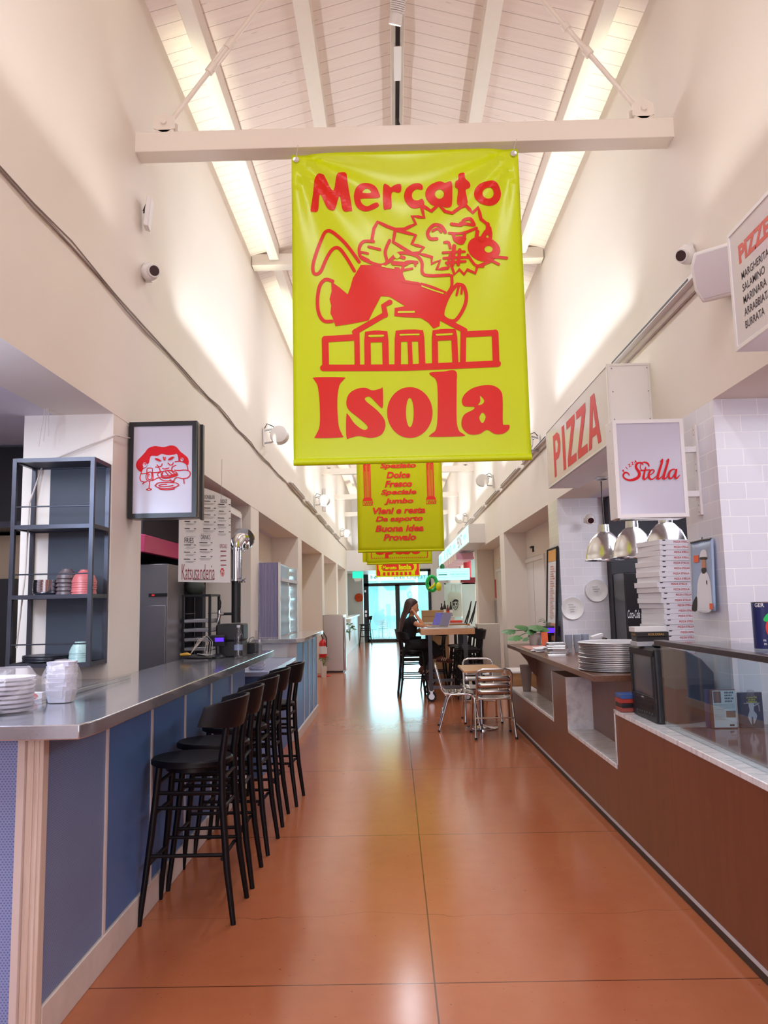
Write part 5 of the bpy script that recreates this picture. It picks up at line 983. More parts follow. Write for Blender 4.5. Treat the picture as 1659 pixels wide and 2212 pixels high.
# ---- signs on the right fascia
t = thing('lettered_light_box', 'long white light box with large red PIZZA letters on the right fascia', 'sign', (1.7, 6.4, 2.6))
sx, ya, yb, za, zb = 1.55, 5.25, 7.42, 2.585, 3.155
b = MB(); b.box(sx + .004, ya, za, XR, yb, zb); b.build('housing', M['white'], t, smooth=False)
b = MB(); g = .016
for y0, y1, z0, z1 in ((ya, yb, za, za + g), (ya, yb, zb - g, zb), (ya, ya + g, za + g, zb - g), (yb - g, yb, za + g, zb - g)): b.box(sx - .006, y0, z0, sx + .01, y1, z1)
for x0, x1, z0, z1 in ((sx, XR, zb - g, zb), (sx, sx + g, za, zb - g), (XR - g, XR, za, zb - g)): b.box(x0, ya - .0065, z0, x1, ya + .004, z1)
b.build('frame', M['plastw'], t, bevel=.001); b = MB()
for z in (2.75, 2.95, 3.12):
    for x in (sx + .03, XR - .02): b.lathe([(0, -.002), (.005, 0)], (x, ya - .006, z), 8, ax='y')
b.build('rivets', M['grey'], t)
MB().box(sx - .002, ya + g, za + g, sx + .004, yb - g, zb - g).build('face_panel', mat('glossy_sign_face', '#e6dfe4', .12, spec=.25), t, smooth=False)
d = Draw(lambda u, v: V((sx - .002, 7.12 - 1.62 * u, 2.645 + .40 * v)), (-1, 0, 0), .0012, .0001)
def blk(o, hs=()): d.fill(o, hs, smooth=False)
x = 0; w = .22
blk([(0, 0), (.055, 0), (.055, .38), (.12, .38), (.175, .5), (.19, .7), (.17, .9), (.11, 1), (0, 1)], [[(.055, .55), (.055, .83), (.10, .83), (.125, .7), (.10, .55)]])
blk([(.235, 0), (.30, 0), (.30, 1), (.235, 1)])
for o in (.345, .57): blk([(o, 0), (o + .195, 0), (o + .195, .17), (o + .075, .17), (o + .195, .83), (o + .195, 1), (o + .005, 1), (o + .005, .83), (o + .115, .83), (o, .17)])
blk([(.785, 0), (.84, 0), (.858, .2), (.938, .2), (.955, 0), (1.01, 0), (.935, 1), (.86, 1)], [[(.87, .36), (.898, .74), (.926, .36)]])
d.build('lettering', M['redl'], t)
t = thing('projecting_sign', 'white projecting light box with red script lettering under the PIZZA sign', 'sign', (1.6, 4.5, 1.96))
px0, px1, pz0, pz1, py = 1.325, 1.745, 1.965, 2.555, 4.45
b = MB(); b.box(px0, py + .01, pz0, px1, py + .15, pz1); b.build('housing', M['white'], t, bevel=.003); b = MB(); g = .022
for q in ((px0, pz0, px0 + g, pz1), (px1 - g, pz0, px1, pz1), (px0 + g, pz0, px1 - g, pz0 + g), (px0 + g, pz1 - g, px1 - g, pz1)): b.box(q[0], py - .004, q[1], q[2], py + .012, q[3])
b.build('frame', M['plastw'], t); MB().box(px0 + g, py + .003, pz0 + g, px1 - g, py + .011, pz1 - g).build('face_panel', M['face'], t, smooth=False); MB().box(px0 + .02, py + .02, pz0 - .004, px1 - .02, py + .14, pz0).build('bottom_plate', M['alu'], t)
b = MB()
for z in (2.03, 2.3, 2.5): b.lathe([(.004, 0), (0, -.002)], (px0, py + .05, z), 8, ax='x')
b.build('rivets', M['grey'], t)
stella(lambda u, v: V((px0 + .042 + u * .345, py + .003, 2.157 + v * .37)), (0, -1, 0), .0012, 1.0).build('script_lettering', M['red2'], t)
b = MB()
for k, ch in enumerate('PIZZA'):
    a = RD(52 - 11 * k); p = V((px0 + .052 + .0185 * k, py + .003, 2.247 + .0185 * k - .0012 * k * k)); put_text(b, ch, p, (cos(a * .85), 0, sin(a * .85)), (-sin(a * .85), 0, cos(a * .85)), h=.0175, bold=.035, lift=.0014)
b.build('small_lettering', M['red2'], t)
b = MB(); b.box(1.835, 4.5, 1.98, 1.85, 4.55, 2.53); b.box(1.745, 4.5, 2.36, 1.84, 4.54, 2.395); b.box(1.745, 4.5, 2.09, 1.84, 4.54, 2.125); b.build('wall_bracket', M['white'], t, bevel=.002); b = MB()
for z in (2.0, 2.04, 2.25, 2.29, 2.47, 2.5): b.lathe([(.006, 0), (0, -.003)], (1.835, 4.525, z), 8, ax='x')
b.build('bolts', M['zinc'], t)
t = thing('menu_light_box', 'white light box listing pizzas at the upper right edge', 'menu board', (1.7, 2.6, 2.56))
sx, ya, yb, za, zb = 1.52, 1.2, 3.22, 2.555, 3.09
b = MB(); b.box(sx + .004, ya, za, XR, yb, zb); b.build('housing', M['white'], t, smooth=False); b = MB(); g = .018
for y0, y1, z0, z1 in ((ya, yb, za, za + g), (ya, yb, zb - g, zb), (yb - g, yb, za + g, zb - g)): b.box(sx - .006, y0, z0, sx + .0035, y1, z1)
b.box(sx + .004, yb, za + .001, XR, yb + .006, zb - .001); b.build('frame', M['plastw'], t, bevel=.001); MB().box(sx - .002, ya, za + g, sx + .004, yb - g, zb - g).build('face_panel', mat('glossy_menu_face', '#e2dbe3', .12, spec=.3), t, smooth=False)
b = MB(); put_text(b, 'PIZZE', (sx - .002, 3.13, 2.955), (0, -1, 0), (0, 0, 1), w=.27, h=.082, bold=.045, align='l', lift=.001); b.build('title', mat('signal_red', '#d43a2c', .4), t)
ink = mat('dark_brown_ink', '#33191d', .5, spec=.2)
for k, (s_, ww) in enumerate((('MARGHERITA', .235), ('SALAMINO', .195), ('MARINARA', .2), ('ARRABBIATA', .225), ('BURRATA', .165))):
    b = MB(); put_text(b, s_, (sx - .002, 3.12, 2.855 - .054 * k), (0, -1, 0), (0, 0, 1), w=ww, h=.033, align='l', lift=.001, bold=.008); b.build('pizza_name', ink, t)
t = thing('loudspeaker', 'white loudspeaker with grille on the right wall behind the pizza list', 'loudspeaker', (1.75, 3.75, 3.0))
b = MB(); dd = V((-.62, -.75, -.22)).normalized(); u = V((.77, -.63, 0)).normalized(); w = u.cross(dd); w = w if w.z > 0 else -w; c0 = V((1.755, 3.86, 3.19)); 
def rr(s_, q=.0): s_ *= .8; return [(-.12 * s_, -.155 * s_), (.12 * s_, -.155 * s_), (.16 * s_, -.06 * s_), (.165 * s_, .1 * s_), (.13 * s_, .185 * s_), (-.13 * s_, .185 * s_), (-.165 * s_, .1 * s_), (-.16 * s_, -.06 * s_)]
vs = []
for s_, z in ((.6, -.16), (.92, -.09), (1, 0), (.96, .012)): vs += [c0 + u * (a * s_) + w * (q * s_) + dd * z for a, q in rr(1)]
fs = [tuple(range(7, -1, -1)), tuple(range(24, 32))]
for i in range(3): fs += [(i * 8 + k, i * 8 + (k + 1) % 8, i * 8 + 8 + (k + 1) % 8, i * 8 + 8 + k) for k in range(8)]
b.add(vs, fs); b.build('cabinet', M['plastw'], t, bevel=.008); b = MB(); b.prism([(a * .86, q * .86) for a, q in rr(1)], c0 + dd * .0125, u, w, dd * .004); b.build('grille', mat('speaker_grille', '#d6ccd2', .6, bump=.3, bscale=900), t); b = MB(); b.tube([c0 - dd * .15, V((1.85, 3.85, 3.2))], .02, 8); b.build('bracket', M['plastw'], t)
# floodlights on both walls
FL = None
for x, y, z, lab in ((XL, 9.3, 3.6, 'white floodlight nearest on the left wall'), (XL, 15.4, 3.6, 'second white floodlight on the left wall'), (XL, 22.8, 3.6, 'farthest white floodlight on the left wall'), (XR, 9.3, 3.42, 'white floodlight beside the PIZZA sign on the right wall'), (XR, 13.7, 3.66, 'white round floodlight in the middle of the right wall'), (XR, 18.6, 3.5, 'white square speaker above the lit stall sign on the right wall')):
    if FL is None:
        FL = o = thing('floodlight', lab, 'floodlight', (0, 0, 0), 'floodlights on the hall walls')
        b = MB(); b.lathe([(.05, -.09), (.105, -.07), (.12, 0), (.12, .04), (.105, .055), (0, .06)], (.2, 0, .02), 24, ax='y'); b.build('head', M['plastw'], o); b = MB(); b.box(0, -.03, -.12, .015, .03, .12); b.build('wall_plate', M['plastw'], o); b = MB(); b.tube([(.01, 0, .08), (.1, .02, .1), (.2, .02, .06)], .012, 6); b.tube([(.01, 0, -.08), (.1, .0, -.07), (.16, 0, -.02)], .012, 6); b.build('bracket', M['zinc'], o); b = MB(); b.tube([(.01, 0, .1), (.05, -.03, .16), (.12, -.02, .13), (.16, 0, .09), (.07, .02, .06)], .006, 6); b.build('lead', M['inkk'], o)
    else: o = copy_tree(FL)
    place(o, (x, y, z), 0 if x < 0 else pi, lab)
# uplight channels with dark slots, cable runs
UL = None
for sg, x in ((1, XR), (-1, XL)):
    for k in range(8):
        if sg < 0 and k < 3: continue
        y = 5.15 + 2.15 * k + (0 if sg > 0 else .8)
        lab = 'white linear uplight channel on the %s ledge, %s from the camera' % ('right' if sg > 0 else 'left', ORD[k - (3 if sg < 0 else 0)] if k > (3 if sg < 0 else 0) else 'nearest')
        if UL is None:
            UL = o = thing('linear_uplight', lab, 'wall light', (0, 0, 0), 'linear uplights on the ledges'); MB().box(-.02, -.95, 0, .03, .95, .03).build('channel', M['white'], o, bevel=.002); b = MB(); b.box(-.022, -.8, .01, -.019, .8, .024); b.build('slot', M['inkk'], o)
        else: o = copy_tree(UL)
        place(o, (x - sg * .035, y, 3.362), 0 if sg > 0 else pi, lab)
b = MB(); pts = []
for i in range(60): y = 2.0 + i * .4; pts.append((XL + .01, y, 3.31 + .012 * sin(i * 1.7) + .01 * sin(i * .6)))
b.tube(pts, .0045, 6); b.tube([(p[0] + .006, p[1], p[2] + .012 + .01 * sin(i * 2.1)) for i, p in enumerate(pts)], .003, 6); tag(b.build('cable_run', mat('grey_cable', '#9a8f8b', .6)), 'thin grey cable bundle running along the left wall ledge', 'cable')
b = MB(); b.tube([(XR - .012, y_, 3.315) for y_ in (3.9, 6, 9, 13, 18)], .012, 6); tag(b.build('conduit', mat('pale_conduit', '#b9aaa4', .6)), 'pale conduit along the right wall ledge', 'conduit')
t = thing('wall_sensor', 'white rectangular sensor box tilted on the left wall', 'sensor', (XL, 4.72, 4.08)); b = MB(); b.obox((XL + .035, 4.70, 4.08), (.016, .004, -.004), (-.006, .045, 0), (.012, .0, .1)); b.build('case', M['plastw'], t, bevel=.006); b = MB(); b.tube([(XL, 4.7, 4.1), (XL + .03, 4.68, 4.15), (XL + .02, 4.65, 4.06)], .005, 6); b.build('lead', M['inkk'], t)
for y, z, lab in ((17.3, 4.05, 'small wall box high on the left wall'), (17.3, 3.72, 'small white detector below the wall box on the left')):
    t = thing('wall_box', lab, 'wall box', (XL, y, z)); MB().box(XL, y - .05, z - .1, XL + .06, y + .05, z + .1).build('case', M['plastw'], t, bevel=.005)
# spotlights on the ridge track
t = thing('ridge_track', 'black power track under the ridge beam', 'track', (XC, 5, 5.92)); b = MB()
for y0, y1 in ((3.9, 4.75), (5.15, 5.55), (5.95, 8.3)): b.box(XC - .018, y0, 5.905, XC + .018, y1, 5.93)
b.build('rail', M['blackm'], t); b = MB(); b.box(XC - .03, 4.75, 5.9, XC + .03, 5.15, 5.935); b.box(XC - .03, 5.55, 5.9, XC + .03, 5.95, 5.935); b.build('white_rail', M['white'], t)
t = thing('track_spotlight', 'ribbed white spotlight on the ridge track', 'spotlight', (XC, 4.95, 5.85)); b = MB(); b.box(XC - .03, 4.83, 5.83, XC + .03, 4.97, 5.9); b.build('adapter', M['white'], t, bevel=.004); b = MB(); c = V((XC, 5.0, 5.80)); d_ = V((-.2, .55, -.75)).normalized()
for k in range(9): b.tube([c + d_ * (k * .013 - .06), c + d_ * (k * .013 - .052)], .052, 16)
b.tube([c - d_ * .06, c + d_ * .06], .04, 16); b.tube([c + d_ * .06, c + d_ * .13], [.045, .05], 16); b.build('ribbed_head', M['plastw'], t); b = MB(); b.tube([c + d_ * .1301, c + d_ * .132], .042, 16); b.build('lens', mat('lamp_lens', '#ffffff', .3, emit='#fff4e6', estr=4), t)
b = MB(); b.tube([(XC, 6.45, 5.9), (XC + .012, 6.47, 5.83), (XC - .008, 6.5, 5.75), (XC + .004, 6.5, 5.6)], [.008, .02, .018, .008], 8); tag(b.build('hanging_lead', M['blackm']), 'black lead hanging from the ridge track', 'cable')
# ================================================================= BANNERS
bx0, bx1, bzt, bzb = -.605, .865, 4.405, 2.37
def banner(y, label, m, hem=True, amp=1.0):
    t = thing('banner', label, 'banner', (XC, y, 4.4), 'hanging market banners')
    b = MB(); N, Mz = (48, 80) if amp > .5 else (16, 24); vs = []
    for j in range(Mz + 1):
        v = j / Mz
        for i in range(N + 1):
            u = i / N; e = 2 * u - 1
            wr = 0
            for cx in (0, 1):
                du = abs(u - cx); a = math.atan2(du * 1.46, v * 2.03 + .02); r = math.hypot(du * 1.46, v * 2.03)
                wr += .021 * sin(a * 13 + .6) * math.exp(-r * 1.5) * min(1, r * 5)
            wr += .006 * sin(v * 9 + u * 3) * (.3 + .7 * v) * .5
            vs.append((bx0 + (bx1 - bx0) * u, y - .012 - wr * amp, bzt - (bzt - bzb) * v))
    b.add(vs, [(j * (N + 1) + i, (j + 1) * (N + 1) + i, (j + 1) * (N + 1) + i + 1, j * (N + 1) + i + 1) for j in range(Mz) for i in range(N)])
    o = b.build('sheet', m, t, fix=False); q = o.modifiers.new('t', 'SOLIDIFY'); q.thickness = .002; q.offset = -1
    b = MB(); b.tube([(bx0, y - .008, bzb + .005), (bx1, y - .008, bzb + .005)], .022, 12, flat=1.0); b.box(bx0, y - .034, bzb + .02, bx1, y - .028, bzb + .075) if 0 else None; b.build('bottom_hem', m, t)
    for x in (bx0 + .03, bx1 - .03):
        b = MB(); b.lathe([(.012, -.004), (.02, -.006), (.021, 0), (.012, .002)], (x, y - .016, bzt - .035), 14, ax='y'); b.build('eyelet', M['alu'], t); b = MB(); b.tube([(x, y - .018, bzt - .03), (x + .008, y - .03, bzt + .01), (x + .018, y - .066, 4.44)], .0025, 5); b.build('cord', M['cable'], t)
    return t
def bz(j):  # wrinkle-following map helper
    pass
def bsurf(y, amp=1.0):
    def f(u, v):
        wr = 0
        for cx in (0, 1):
            du = abs(u - cx); a = math.atan2(du * 1.46, v * 2.03 + .02); r = math.hypot(du * 1.46, v * 2.03); wr += .021 * sin(a * 13 + .6) * math.exp(-r * 1.5) * min(1, r * 5)
        wr += .006 * sin(v * 9 + u * 3) * (.3 + .7 * v) * .5
        return V((bx0 + (bx1 - bx0) * u, y - .012 - wr * amp, bzt - (bzt - bzb) * v))
    return f
t = banner(4.62, 'large yellow-green banner nearest the camera with red lion emblem and red lettering', M['lime'])
f1 = bsurf(4.62)
def bz1(px, py):      # drawing grid of the emblem sheet -> banner u, v
    v = (py - 135 + (px - 90) / 1407 * 30) / 1930; l = 90 + 10 * v; r = 1497 + 78 * v; return f1((px - l) / (r - l), max(0, min(1, v)))
d = Draw(bz1, (0, -1, 0), .003, .00003, .035)
def fl(o, *h): d.fill(o, list(h))
fl([(243, 262), (285, 262), (305, 290), (348, 362), (372, 275), (395, 256), (430, 258), (441, 330), (466, 482), (452, 498), (410, 496), (388, 398), (362, 490), (335, 500), (308, 478), (268, 398), (254, 490), (225, 500), (207, 485), (225, 380)])
fl([(634, 420), (530, 422), (520, 432), (532, 455), (562, 470), (600, 455), (625, 452), (632, 474), (590, 495), (540, 500), (495, 470), (478, 410), (490, 360), (520, 330), (565, 322), (610, 340), (634, 385)], [(532, 386), (550, 362), (575, 365), (583, 388)])
fl([(662, 335), (690, 330), (708, 346), (735, 328), (770, 325), (772, 370), (755, 385), (725, 377), (712, 400), (712, 485), (687, 495), (662, 485)])
fl([(905, 335), (903, 366), (870, 360), (845, 380), (839, 410), (850, 435), (875, 440), (905, 430), (915, 468), (880, 490), (835, 490), (800, 450), (790, 405), (805, 355), (840, 325), (880, 318)])
fl([(960, 330), (1010, 312), (1045, 325), (1085, 320), (1091, 400), (1085, 468), (1050, 480), (1020, 470), (970, 472), (935, 440), (922, 400), (932, 360)], ellipse(1010, 398, 28, 30, 12))
fl([(1130, 270), (1163, 265), (1170, 300), (1200, 325), (1200, 350), (1175, 365), (1180, 400), (1186, 450), (1165, 472), (1130, 466), (1120, 440), (1125, 370), (1108, 355), (1110, 320), (1127, 308)])
fl(ellipse(1310, 392, 84, 82, 16), ellipse(1312, 395, 35, 36, 12))
fl([(235, 1548), (408, 1548), (412, 1562), (384, 1600), (372, 1700), (380, 1840), (401, 1895), (397, 1912), (242, 1916), (238, 1900), (262, 1840), (262, 1700), (250, 1602), (230, 1565)])
fl([(640, 1618), (655, 1617), (655, 1725), (640, 1730), (610, 1700), (575, 1668), (546, 1672), (552, 1695), (620, 1750), (664, 1805), (668, 1855), (640, 1898), (580, 1915), (520, 1905), (490, 1905), (450, 1915), (428, 1910), (428, 1782), (440, 1776), (480, 1830), (530, 1865), (558, 1860), (553, 1838), (500, 1792), (442, 1745), (428, 1700), (445, 1650), (490, 1620), (545, 1612), (590, 1628)])
fl(ellipse(822, 1762, 141, 153, 20), ellipse(822, 1762, 24, 88, 14))
fl([(952, 1520), (1030, 1514), (1108, 1512), (1113, 1600), (1112, 1800), (1125, 1870), (1154, 1892), (1149, 1905), (955, 1908), (953, 1893), (985, 1860), (995, 1750), (990, 1580), (950, 1536)])
fl([(1145, 1690), (1165, 1650), (1215, 1615), (1290, 1598), (1350, 1605), (1390, 1640), (1398, 1700), (1398, 1825), (1412, 1838), (1438, 1840), (1435, 1865), (1400, 1890), (1350, 1893), (1300, 1868), (1250, 1893), (1190, 1893), (1150, 1860), (1142, 1820), (1160, 1775), (1213, 1747), (1222, 1730), (1190, 1728), (1155, 1722)], [(1258, 1662), (1283, 1690), (1272, 1712), (1246, 1718), (1259, 1695)], [(1272, 1763), (1292, 1790), (1272, 1828), (1252, 1795)])
d.build('lettering', M['red'], t)
d = Draw(bz1, (0, -1, 0), .0034, .00003, .035)
for p, w in (([(297, 1312), (490, 1300)], 40), ([(297, 1312), (300, 1488)], 42), ([(285, 1490), (800, 1490), (1368, 1468)], 40), ([(1160, 1285), (1352, 1278)], 38), ([(1352, 1278), (1358, 1466)], 42), ([(1156, 1270), (1152, 1472)], 36), ([(494, 1262), (497, 1482)], 34), ([(480, 1268), (672, 1160)], 34), ([(672, 1165), (662, 1105), (700, 1085)], 34),
             ([(562, 1478), (560, 1280), (670, 1280), (674, 1478)], 40), ([(560, 1318), (670, 1318)], 30), ([(748, 1478), (750, 1278), (893, 1276), (900, 1478)], 40), ([(750, 1315), (893, 1313)], 34), ([(822, 1320), (828, 1478)], 28), ([(980, 1478), (978, 1275), (1098, 1268), (1106, 1472)], 38), ([(978, 1312), (1098, 1306)], 30), ([(1010, 1180), (1165, 1262)], 34)): d.stroke(p, w, smooth=False)
d.build('building_emblem', M['red'], t)
d = Draw(bz1, (0, -1, 0), .0038, .00003, .035)
d.fill([(520, 850), (600, 850), (650, 848), (690, 858), (760, 862), (780, 900), (800, 950), (880, 970), (970, 1010), (1055, 1040), (1040, 1080), (1015, 1170), (1008, 1235), (970, 1250), (940, 1215), (895, 1185), (790, 1180), (728, 1172), (730, 1122), (795, 1110), (755, 1085), (700, 1050), (645, 1045), (600, 1130), (568, 1195), (500, 1208), (430, 1220), (362, 1230), (345, 1180), (330, 1150), (335, 1100), (325, 1060), (338, 1010), (335, 950), (385, 985), (438, 1030), (455, 985), (470, 930)], smooth=False)
d.fill(ellipse(1285, 750, 102, 78, 18, .25), [ellipse(1315, 750, 25, 22, 10)])
for p, w in (([(510, 830), (430, 720), (350, 642), (310, 628), (283, 660), (240, 780), (222, 860), (232, 903), (268, 890), (308, 800), (345, 745), (385, 742), (430, 800), (480, 885)], 17),
             ([(345, 948), (300, 938), (264, 980), (250, 1070), (258, 1150), (290, 1198), (340, 1200)], 18), ([(1120, 972), (1160, 985), (1176, 1060), (1150, 1140), (1098, 1202), (1030, 1172), (1045, 1090), (1085, 1012), (1120, 972)], 18), ([(1040, 1075), (1030, 1155)], 14), ([(1130, 980), (1115, 1040)], 12), ([(1150, 985), (1145, 1030)], 12),
             ([(895, 970), (960, 990), (1045, 1025)], 14), ([(1085, 920), (1085, 985), (1060, 1030)], 16)): d.stroke(p, w * 1.22)
MANE = [([(895, 470), (915, 550), (840, 542), (862, 590), (790, 622)], 16), ([(790, 622), (735, 622), (690, 605), (625, 572), (602, 615), (590, 690)], 16), ([(895, 470), (960, 508), (1005, 465), (1045, 505), (1090, 516), (1140, 478), (1175, 468), (1215, 522), (1250, 488), (1268, 562), (1312, 592), (1300, 642), (1330, 612), (1326, 680)], 18),
        ([(735, 625), (862, 658), (838, 712), (912, 735), (880, 772), (962, 800), (960, 842), (1012, 822), (992, 880), (1060, 872)], 16), ([(735, 625), (722, 700), (840, 772), (880, 770)], 16), ([(1060, 872), (1082, 852), (1102, 912), (1132, 880), (1162, 910), (1182, 880), (1232, 902), (1244, 860), (1335, 825)], 16)]
for p, w in MANE: d.stroke(p, w * 1.25, smooth=False)
for p, w in (([(1045, 642), (1020, 602), (975, 595), (937, 640), (950, 680), (992, 684)], 18), ([(968, 632), (1000, 618), (1020, 640)], 14),
             ([(600, 700), (540, 702), (512, 742), (520, 800), (572, 830), (640, 850), (682, 830), (672, 762), (700, 690)], 16), ([(570, 735), (640, 750)], 14), ([(525, 770), (565, 778)], 12), ([(530, 800), (570, 820)], 12),
             ([(690, 830), (760, 770), (860, 785), (900, 830), (915, 912), (1070, 915)], 16), ([(800, 840), (850, 825), (860, 850)], 13), ([(785, 880), (840, 870)], 12), ([(830, 960), (775, 945), (772, 900), (800, 830), (870, 830)], 15), ([(880, 968), (830, 960)], 14), ([(700, 820), (740, 790), (790, 800)], 18), ([(720, 835), (800, 840)], 22),
             ([(1085, 590), (1145, 600), (1160, 570), (1200, 562), (1225, 600)], 18), ([(1140, 588), (1215, 602)], 16), ([(1070, 650), (1150, 655), (1240, 620)], 14), ([(1095, 660), (1110, 700), (1150, 715), (1165, 665)], 18), ([(1120, 690), (1160, 690)], 26), ([(1245, 640), (1240, 680)], 20),
             ([(1040, 710), (1065, 712), (1075, 745)], 15), ([(1030, 775), (1165, 770)], 13), ([(1035, 810), (1185, 805)], 13), ([(1050, 840), (1170, 830)], 13), ([(1100, 735), (1090, 850)], 20), ([(1135, 760), (1125, 850)], 18), ([(1075, 790), (1060, 850)], 13), ([(1340, 800), (1425, 813)], 15), ([(1310, 812), (1376, 850)], 14), ([(1185, 790), (1230, 850), (1280, 860)], 14), ([(1310, 590), (1320, 650)], 22), ([(1270, 690), (1300, 640)], 24)): d.stroke(p, w * 1.22)
d.build('lion_emblem', M['red'], t)
d = Draw(bz1, (0, -1, 0), .0062, .0001, .035)
d.stroke([(655, 856), (690, 862), (725, 868)], 12); d.stroke([(900, 985), (960, 1008), (1030, 1030)], 9); d.stroke([(755, 1148), (850, 1148)], 12); d.stroke([(572, 1294), (658, 1294)], 12); d.stroke([(765, 1290), (880, 1288)], 10); d.stroke([(990, 1290), (1085, 1285)], 11); d.fill([(725, 785), (745, 770), (765, 790), (745, 808)]); d.build('yellow_details', M['lime'], t)
# second banner: word list between two columns
t = banner(12.9, 'yellow banner listing red italic words between two column drawings, second from the front', M['lime2'], amp=.1); f2 = bsurf(12.9, .1)
b = MB()
for k, s_ in enumerate(('Assaggia', 'Croccante', 'Saporito', 'Gustoso', 'Speziato', 'Dolce', 'Fresco', 'Speciale', 'Jumbo', 'Vieni e resta', 'Da asporto', 'Buona idea', 'Provalo')):
    if k < 3: continue
    put_text(b, s_, f2(.487, .884 - (12 - k) * .0757) + V((0, -.004, 0)), (1, 0, 0), (0, 0, 1), h=.115, w={'Gustoso': .55, 'Speziato': .62, 'Dolce': .41, 'Fresco': .47, 'Speciale': .61, 'Jumbo': .5, 'Vieni e resta': .9, 'Da asporto': .81, 'Buona idea': .83, 'Provalo': .56}[s_], bold=.04, shear=.22, lift=.004)
b.build('word_list', M['red'], t)
for u in (.115, .855):
    d = Draw(lambda a, v: f2(u + a, v), (0, -1, 0), .004, .0002); d.fill([(-.04, .0), (.045, 0), (.05, .55), (-.035, .55)], smooth=False); d.fill([(-.05, .05), (.055, .05), (.055, .075), (-.05, .075)], smooth=False)
    for q in (((-.045, .55), (.06, .55), (.062, .565), (-.047, .565)), ((-.05, .565), (.065, .565), (.065, .572), (-.05, .572)), ((-.05, .565), (-.044, .565), (-.044, .61), (-.05, .61)), ((.059, .565), (.065, .565), (.065, .61), (.059, .61)), ((-.05, .604), (.065, .604), (.065, .61), (-.05, .61))): d.fill(list(q), smooth=False)
    for k in range(4): d.stroke([(-.03 + k * .026, .58), (-.02 + k * .026, .6), (-.01 + k * .026, .582)], .007)
    d.build('column_drawing', M['red'], t); d = Draw(lambda a, v: f2(u + a, v), (0, -1, 0), .0065, .0001)
    for k in range(5): d.stroke([(-.02 + k * .013, .54), (-.02 + k * .013, .32 - .05 * (k % 3))], .0035)
    d.stroke([(-.04, .062), (.045, .062)], .006); d.build('fluting', M['lime2'], t)
# third banner, doubled over its beam
t = banner(17.05, 'yellow banner with a red word in a dashed frame, behind the word-list banner', M['lime2'], amp=.1); f3 = bsurf(17.05, .1)
b = MB(); put_text(b, 'Spese', f3(.48, .85) + V((0, -.004, 0)), (1, 0, 0), (0, 0, 1), w=1.0, h=.36, bold=.05); b.build('lettering', M['red'], t)
d = Draw(f3, (0, -1, 0), .004, .0002); d.stroke([(.07, .45), (.07, .935)], .012, smooth=False); d.stroke([(.93, .45), (.93, .935)], .012, smooth=False)
for k in range(28): d.fill([(.08 + k * .0305, .932), (.098 + k * .0305, .932), (.098 + k * .0305, .941), (.08 + k * .0305, .941)], smooth=False)
d.build('dashed_frame', M['red'], t)
b = MB(); b.box(bx0 - .1, 17.14, 2.42, bx1 - .12, 17.145, 4.4); b.build('rear_layer', M['yell'], t, label='brighter yellow rear layer of the banner')
# fourth banner: ticket
t = banner(25.4, 'far yellow banner with a red ticket emblem and stripes above the entrance', M['yell'], amp=.1); f4 = bsurf(25.4, .1)
d = Draw(f4, (0, -1, 0), .004, .0004)
d.fill([(.02, .7), (.09, .7), (.06, .77), (.06, .88), (.1, .93), (.1, .99), (.02, .99)], smooth=False); d.fill([(.98, .7), (.9, .7), (.93, .77), (.93, .88), (.89, .93), (.89, .99), (.98, .99)], smooth=False)
for k in range(7): d.fill([(.16 + k * .098, .93), (.215 + k * .098, .93), (.215 + k * .098, .99), (.16 + k * .098, .99)], smooth=False)
d.fill([(.13, .83), (.17, .80), (.83, .80), (.87, .83), (.87, .875), (.83, .905), (.17, .905), (.13, .875)], smooth=False); d.build('ticket_emblem', M['red'], t)
b = MB(); put_text(b, 'Mercato', f4(.315, .855) + V((0, -.012, 0)), (1, 0, 0), (0, 0, 1), w=.46, h=.12, bold=.04); put_text(b, 'Isola', f4(.665, .852) + V((0, -.012, 0)), (1, 0, 0), (0, 0, 1), w=.42, h=.17, bold=.07); b.build('lettering', M['yell'], t)

# ================================================================= TABLES, CHAIRS, PERSON
def high_table(nm, x0, x1, y0, y1, lab):
    t = thing(nm, lab, 'table', ((x0 + x1) / 2, (y0 + y1) / 2, 0)); b = MB(); b.box(x0, y0, 1.0, x1, y1, 1.09); b.build('oak_apron', M['oak'], t, bevel=.002); MB().box(x0 + .01, y0 + .01, 1.09, x1 - .01, y1 - .01, 1.102).build('white_top', mat('glossy_white_top', '#d9dcdd', .12), t)
    for x in (x0 + .14, x1 - .14):
        for y in (y0 + .08, y1 - .08):
            MB().box(x - .03, y - .03, .17, x + .03, y + .03, 1.0).build('leg', mat('dark_grey_steel', '#3b3a40', .4, .5), t)
            w = MB(); w.lathe([(.03, -.02), (.07, -.02), (.075, -.012), (.075, .012), (.07, .02), (.03, .02), (0, .015)], (x, y + .0, .076), 20, ax='y'); o = w.build('caster', M['rubber'], t); b = MB(); b.lathe([(0, -.022), (.045, -.022), (.045, .022), (0, .022)], (x, y, .076), 16, ax='y'); b.build('hub', M['zinc'], o); b = MB(); b.box(x - .02, y - .034, .08, x + .02, y - .028, .17); b.box(x - .02, y + .028, .08, x + .02, y + .034, .17); b.box(x - .035, y - .034, .16, x + .035, y + .034, .17); b.build('fork', M['zinc'], o)
    b = MB()
    for y in (y0 + .08, y1 - .08): b.box(x0 + .14, y - .02, .19, x1 - .14, y + .02, .235)
    for x in (x0 + .14, x1 - .14): b.box(x - .02, y0 + .08, .19, x + .02, y1 - .08, .235)
    b.build('base_rail', mat('grey_steel_rail', '#5a575c', .4, .5), t); return t
high_table('high_table', .385, 1.205, 11.62, 12.8, 'nearer high oak table on casters with the laptops on it'); high_table('high_table', .5, 1.36, 13.95, 15.7, 'farther high oak table holding the orange tray and cardboard box')
